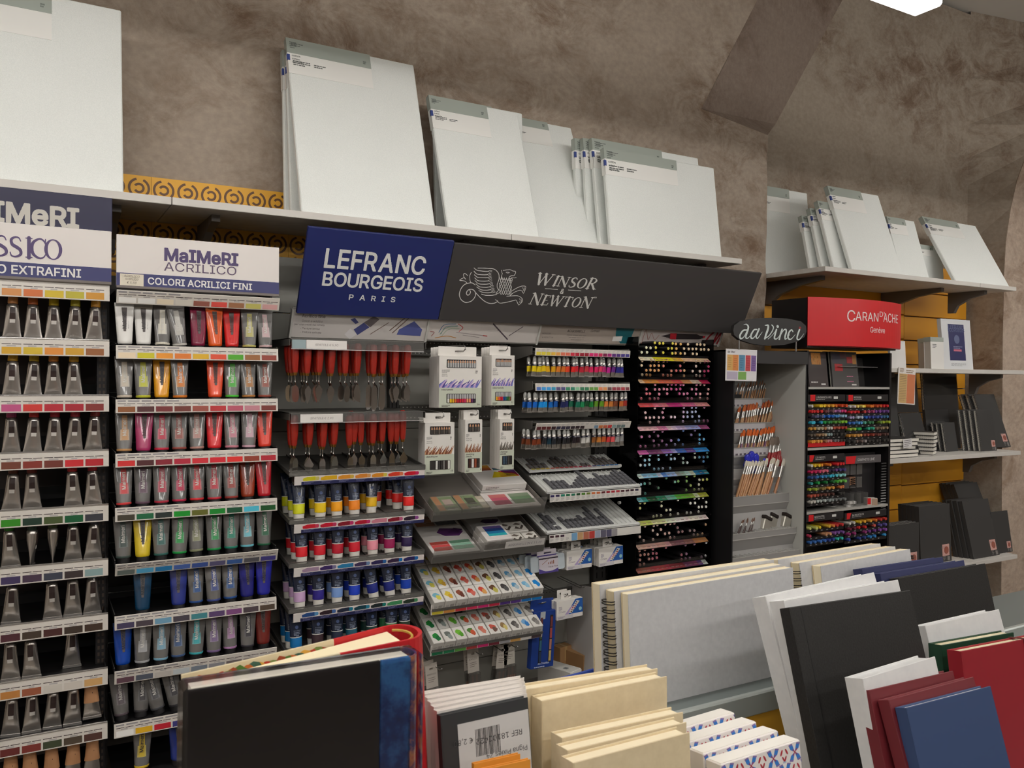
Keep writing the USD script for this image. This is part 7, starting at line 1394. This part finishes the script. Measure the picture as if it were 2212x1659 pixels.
# --- blue board behind
fg('blue_board', 'bright blue board standing behind the cream books', (1120, 1490), (1330, 1432), -1.33, .01, .15, ang=16, cat='board', cover=mat((46, 76, 170), .5), pages=mat((46, 76, 170), .5))
# --- cream cloth books
for i in range(2): fg('cream_book', ['front cream cloth book of the taller pair', 'rear cream cloth book of the taller pair'][i], (1172-38*i, 1514-24*i), (1441-20*i, 1461-17*i), -1.70+.028*i, .026, .22, ang=3, cover=CREAM, pages=CRP, cvt=.0025)
for i in range(3): fg('cream_book', ['lowest cream cloth book at the bottom edge', 'middle cream cloth book with an opened cover', 'smaller cream cloth book behind the lowest two'][i], (1240-12*i, 1648-27*i), (1490-7*i, 1582-22*i), -1.815+.030*i, .026, .16, ang=4, cover=CREAM, pages=CRP, cvt=.0022)
# --- large spiral pads with cream pages and grey backs
def padb(w, h, d, ring_left=True, edge=None, **k):
    def f(p):
        part(p, 'grey_board', box(0, w, 0, .002, 0, h, .0006), GREYC); part(p, 'page_block', box(.001, w-.001, .0022, d-.002, .001, h-.0005, .001), mat((240, 228, 198), .75)); part(p, 'rear_board', box(0, w, d-.0018, d, 0, h, .0005), CREAM); n = 20
        if ring_left is not None:
            x = 0 if ring_left else w; s = -1 if ring_left else 1
            part(p, 'wire_binding', join(*[mv(tube([(x+s*(.005+.009*math.cos(t)), d/2+(d*.62)*math.sin(t), 0) for t in np.linspace(-2.3, 2.3, 9)], .0011, 5), (0, 0, h-.018-.0155*k_-dz)) for k_ in range(n) for dz in (0, .005) if h-.018-.0155*k_-dz > .004]), mat((62, 58, 54), .35, .6), kind='stuff')
            part(p, 'punched_margin', box(x-.0006*s if ring_left else x-.0002, x+.0004, .003, d-.003, .002, h-.002), mat((214, 200, 166), .7))
    return f
Hp = .225
p, Mp, wp, ap = fg('sketch_pad', 'large pad with a pale grey board facing the camera, front of three', (1357, 1284), (1713, 1226), -1.42, .022, Hp, bl=(1362, 1450), build=lambda w, h, d, **k: padb(w, h, d, None), cat='sketch pad')
fg('sketch_pad', 'large cream pad with black wire rings on its left edge, middle of three', (1327, 1278), (1690, 1219), -1.395, .026, Hp, ang=ap, build=lambda w, h, d, **k: padb(w, h, d, True), cat='sketch pad')
fg('sketch_pad', 'rearmost large cream pad of the three beside the paint bays', (1296, 1263), (1672, 1209), -1.366, .028, Hp, ang=ap, build=lambda w, h, d, **k: padb(w, h, d, None), cat='sketch pad')
for i in range(3): fg('sketch_pad', ['front pad of the far group with a grey board and right hand rings', 'middle pad of the far group with wire rings on its left', 'rearmost cream pad of the far group'][i], (1773-46*i, 1223-7*i), (1966-32*i, 1186-6*i), -1.36+.028*i, .026, .22, ang=8, build=lambda w, h, d, i=i, **k: padb(w, h, d, [False, True, None][i]), cat='sketch pad')
# --- big white edged books and the black one
for i in range(2): fg('white_book', ['second tall white book, spine towards the camera, beside the black book', 'leftmost tall white book leaning behind the black book'][i], (1694-40*i, 1297-9*i), (1940-52*i, 1252-16*i), -1.60+.036*i, .034, .34, bl=(1770-32*i, 1659), cover=WHB, pages=WHB, cvt=.003)
p, Mb, wb_, ab = fg('black_book', 'large black hardback leaning in front of the white books', (1706, 1313), (1966, 1275), -1.64, .022, .34, bl=(1781, 1659), cover=BLKC, pages=mat((232, 228, 222), .7), cvt=.003)
part(p, 'hinge_groove', box(.026, .030, -.0003, .0004, .002, .338), mat((22, 21, 21), .5))
for i in range(3): fg('landscape_pad', ['front black landscape pad with white pages at right', 'navy landscape pad in the middle of the right group', 'rearmost navy landscape pad of the right group'][i], (1942-40*i, 1249-10*i), (2128-46*i, 1217-7*i), -1.46+.030*i, .024, .20, bl=(1958, 1330) if i == 0 else None, ang=14, cat='pad', cover=BLKC if i == 0 else NAVC, pages=mat((236, 232, 230), .7), cvt=.0015)
p, *_ = fg('white_box_book', 'white boxed book standing behind the green and red books', (1999, 1352), (2158, 1316), -1.60, .034, .24, bl=(2023, 1450), cover=WHB, pages=WHB, cvt=.003)
fg('green_book', 'dark green book with a leather strap behind the red book', (2035, 1394), (2190, 1366), -1.66, .028, .22, bl=(2042, 1470), cover=GRN, pages=mat((226, 214, 180), .7), cvt=.003)
p, M, w, a = fg('red_book', 'bright red cloth book at the right picture edge', (2077, 1407), (2290, 1366), -1.72, .028, .24, bl=(2086, 1470), cover=REDC, pages=mat((230, 218, 184), .7), cvt=.003); part(p, 'strap', join(box(w*.60, w*.63, -.0014, -.0002, .1, .24), box(w*.60, w*.63, -.0014, .029, .24, .2414)), mat((96, 34, 36), .5))
fg('small_white_book', 'small white boxed book in front of the black book', (1864, 1466), (2020, 1418), -1.78, .034, .22, bl=(1900, 1659), cover=WHB, pages=WHB, cvt=.0025)
for i in range(2): fg('maroon_book', ['front maroon cloth book beside the blue one', 'rear maroon cloth book next to the small white book'][i], (1920-42*i, 1512-21*i), (2103-44*i, 1462-13*i), -1.815+.026*i, .020, .2, bl=(1960-44*i, 1659), cover=MAR, pages=mat((234, 228, 222), .7), cvt=.003)
fg('blue_book', 'slate blue cloth book at the front right', (1959, 1529), (2140, 1482), -1.84, .020, .2, bl=(1990, 1659), cover=BLU, pages=mat((234, 230, 226), .7), cvt=.003)
# --- four white notebooks with a red and blue motif
def motif(w, h, d, **k):
    def f(p):
        part(p, 'cover', box(0, w, 0, d, 0, h, .0012), mat((232, 226, 222), .5)); part(p, 'page_top', box(.002, w-.002, .002, d-.002, h, h+.0008), mat((238, 234, 226), .7)); R_, B_, L_, V_ = [], [], [], []; q = .043
        for i in range(-1, int(w/q)+2):
            for j in range(0, 5):
                x, z = i*q+.012+(q/2 if j % 2 else 0), h-.014-j*q*.55
                for s in (-1, 1):
                    for t in (-1, 1): B_.append(Polygon([(x, z), (x+s*.008, z+t*.004), (x+s*.0105, z+t*.009), (x+s*.004, z+t*.0105)])); V_.append(Polygon([(x+s*.0105, z+t*.009), (x+s*.0118, z+t*.0110), (x+s*.005, z+t*.0125), (x+s*.004, z+t*.0105)]))
                    R_.append(Point(x+s*.0165, z+.0045).buffer(1, quad_segs=4) and affinity.rotate(affinity.scale(Point(x+s*.0165, z+.004).buffer(1, quad_segs=4), .0014, .0045), -s*28)); R_.append(affinity.rotate(affinity.scale(Point(x+s*.0195, z-.005).buffer(1, quad_segs=4), .0012, .004), s*28))
                R_.append(affinity.rotate(rect(x-.0006, z-.006, x+.0006, z+.006), 45)); R_.append(affinity.rotate(rect(x-.0006, z-.006, x+.0006, z+.006), -45)); L_.append(rect(x-.003, z+.013, x+.003, z+.0155))
        fr = rect(.0008, .0008, w-.0008, h-.0008)
        for nm, g_, c, o in (('red_motif', R_, (176, 44, 60), .0005), ('blue_motif', B_, (54, 124, 206), .0003), ('violet_motif', V_, (130, 110, 170), .0004), ('grey_motif', L_, (170, 190, 214), .0003)): part(p, nm, plate(unary_union(g_).intersection(fr), 0, o), mat(c, .5))
    return f
for i in range(4): fg('patterned_notebook', ['front white notebook with red and blue motif at the bottom', 'second white notebook with red and blue motif', 'third white notebook with red and blue motif', 'rearmost white notebook with red and blue motif'][i], (1557-38*i, 1652-23*i), (1728-47*i, 1598-19.5*i), -1.80+.035*i, .030, .17, bl=(1568, 1659) if False else None, ang=7, cat='notebook', build=motif)
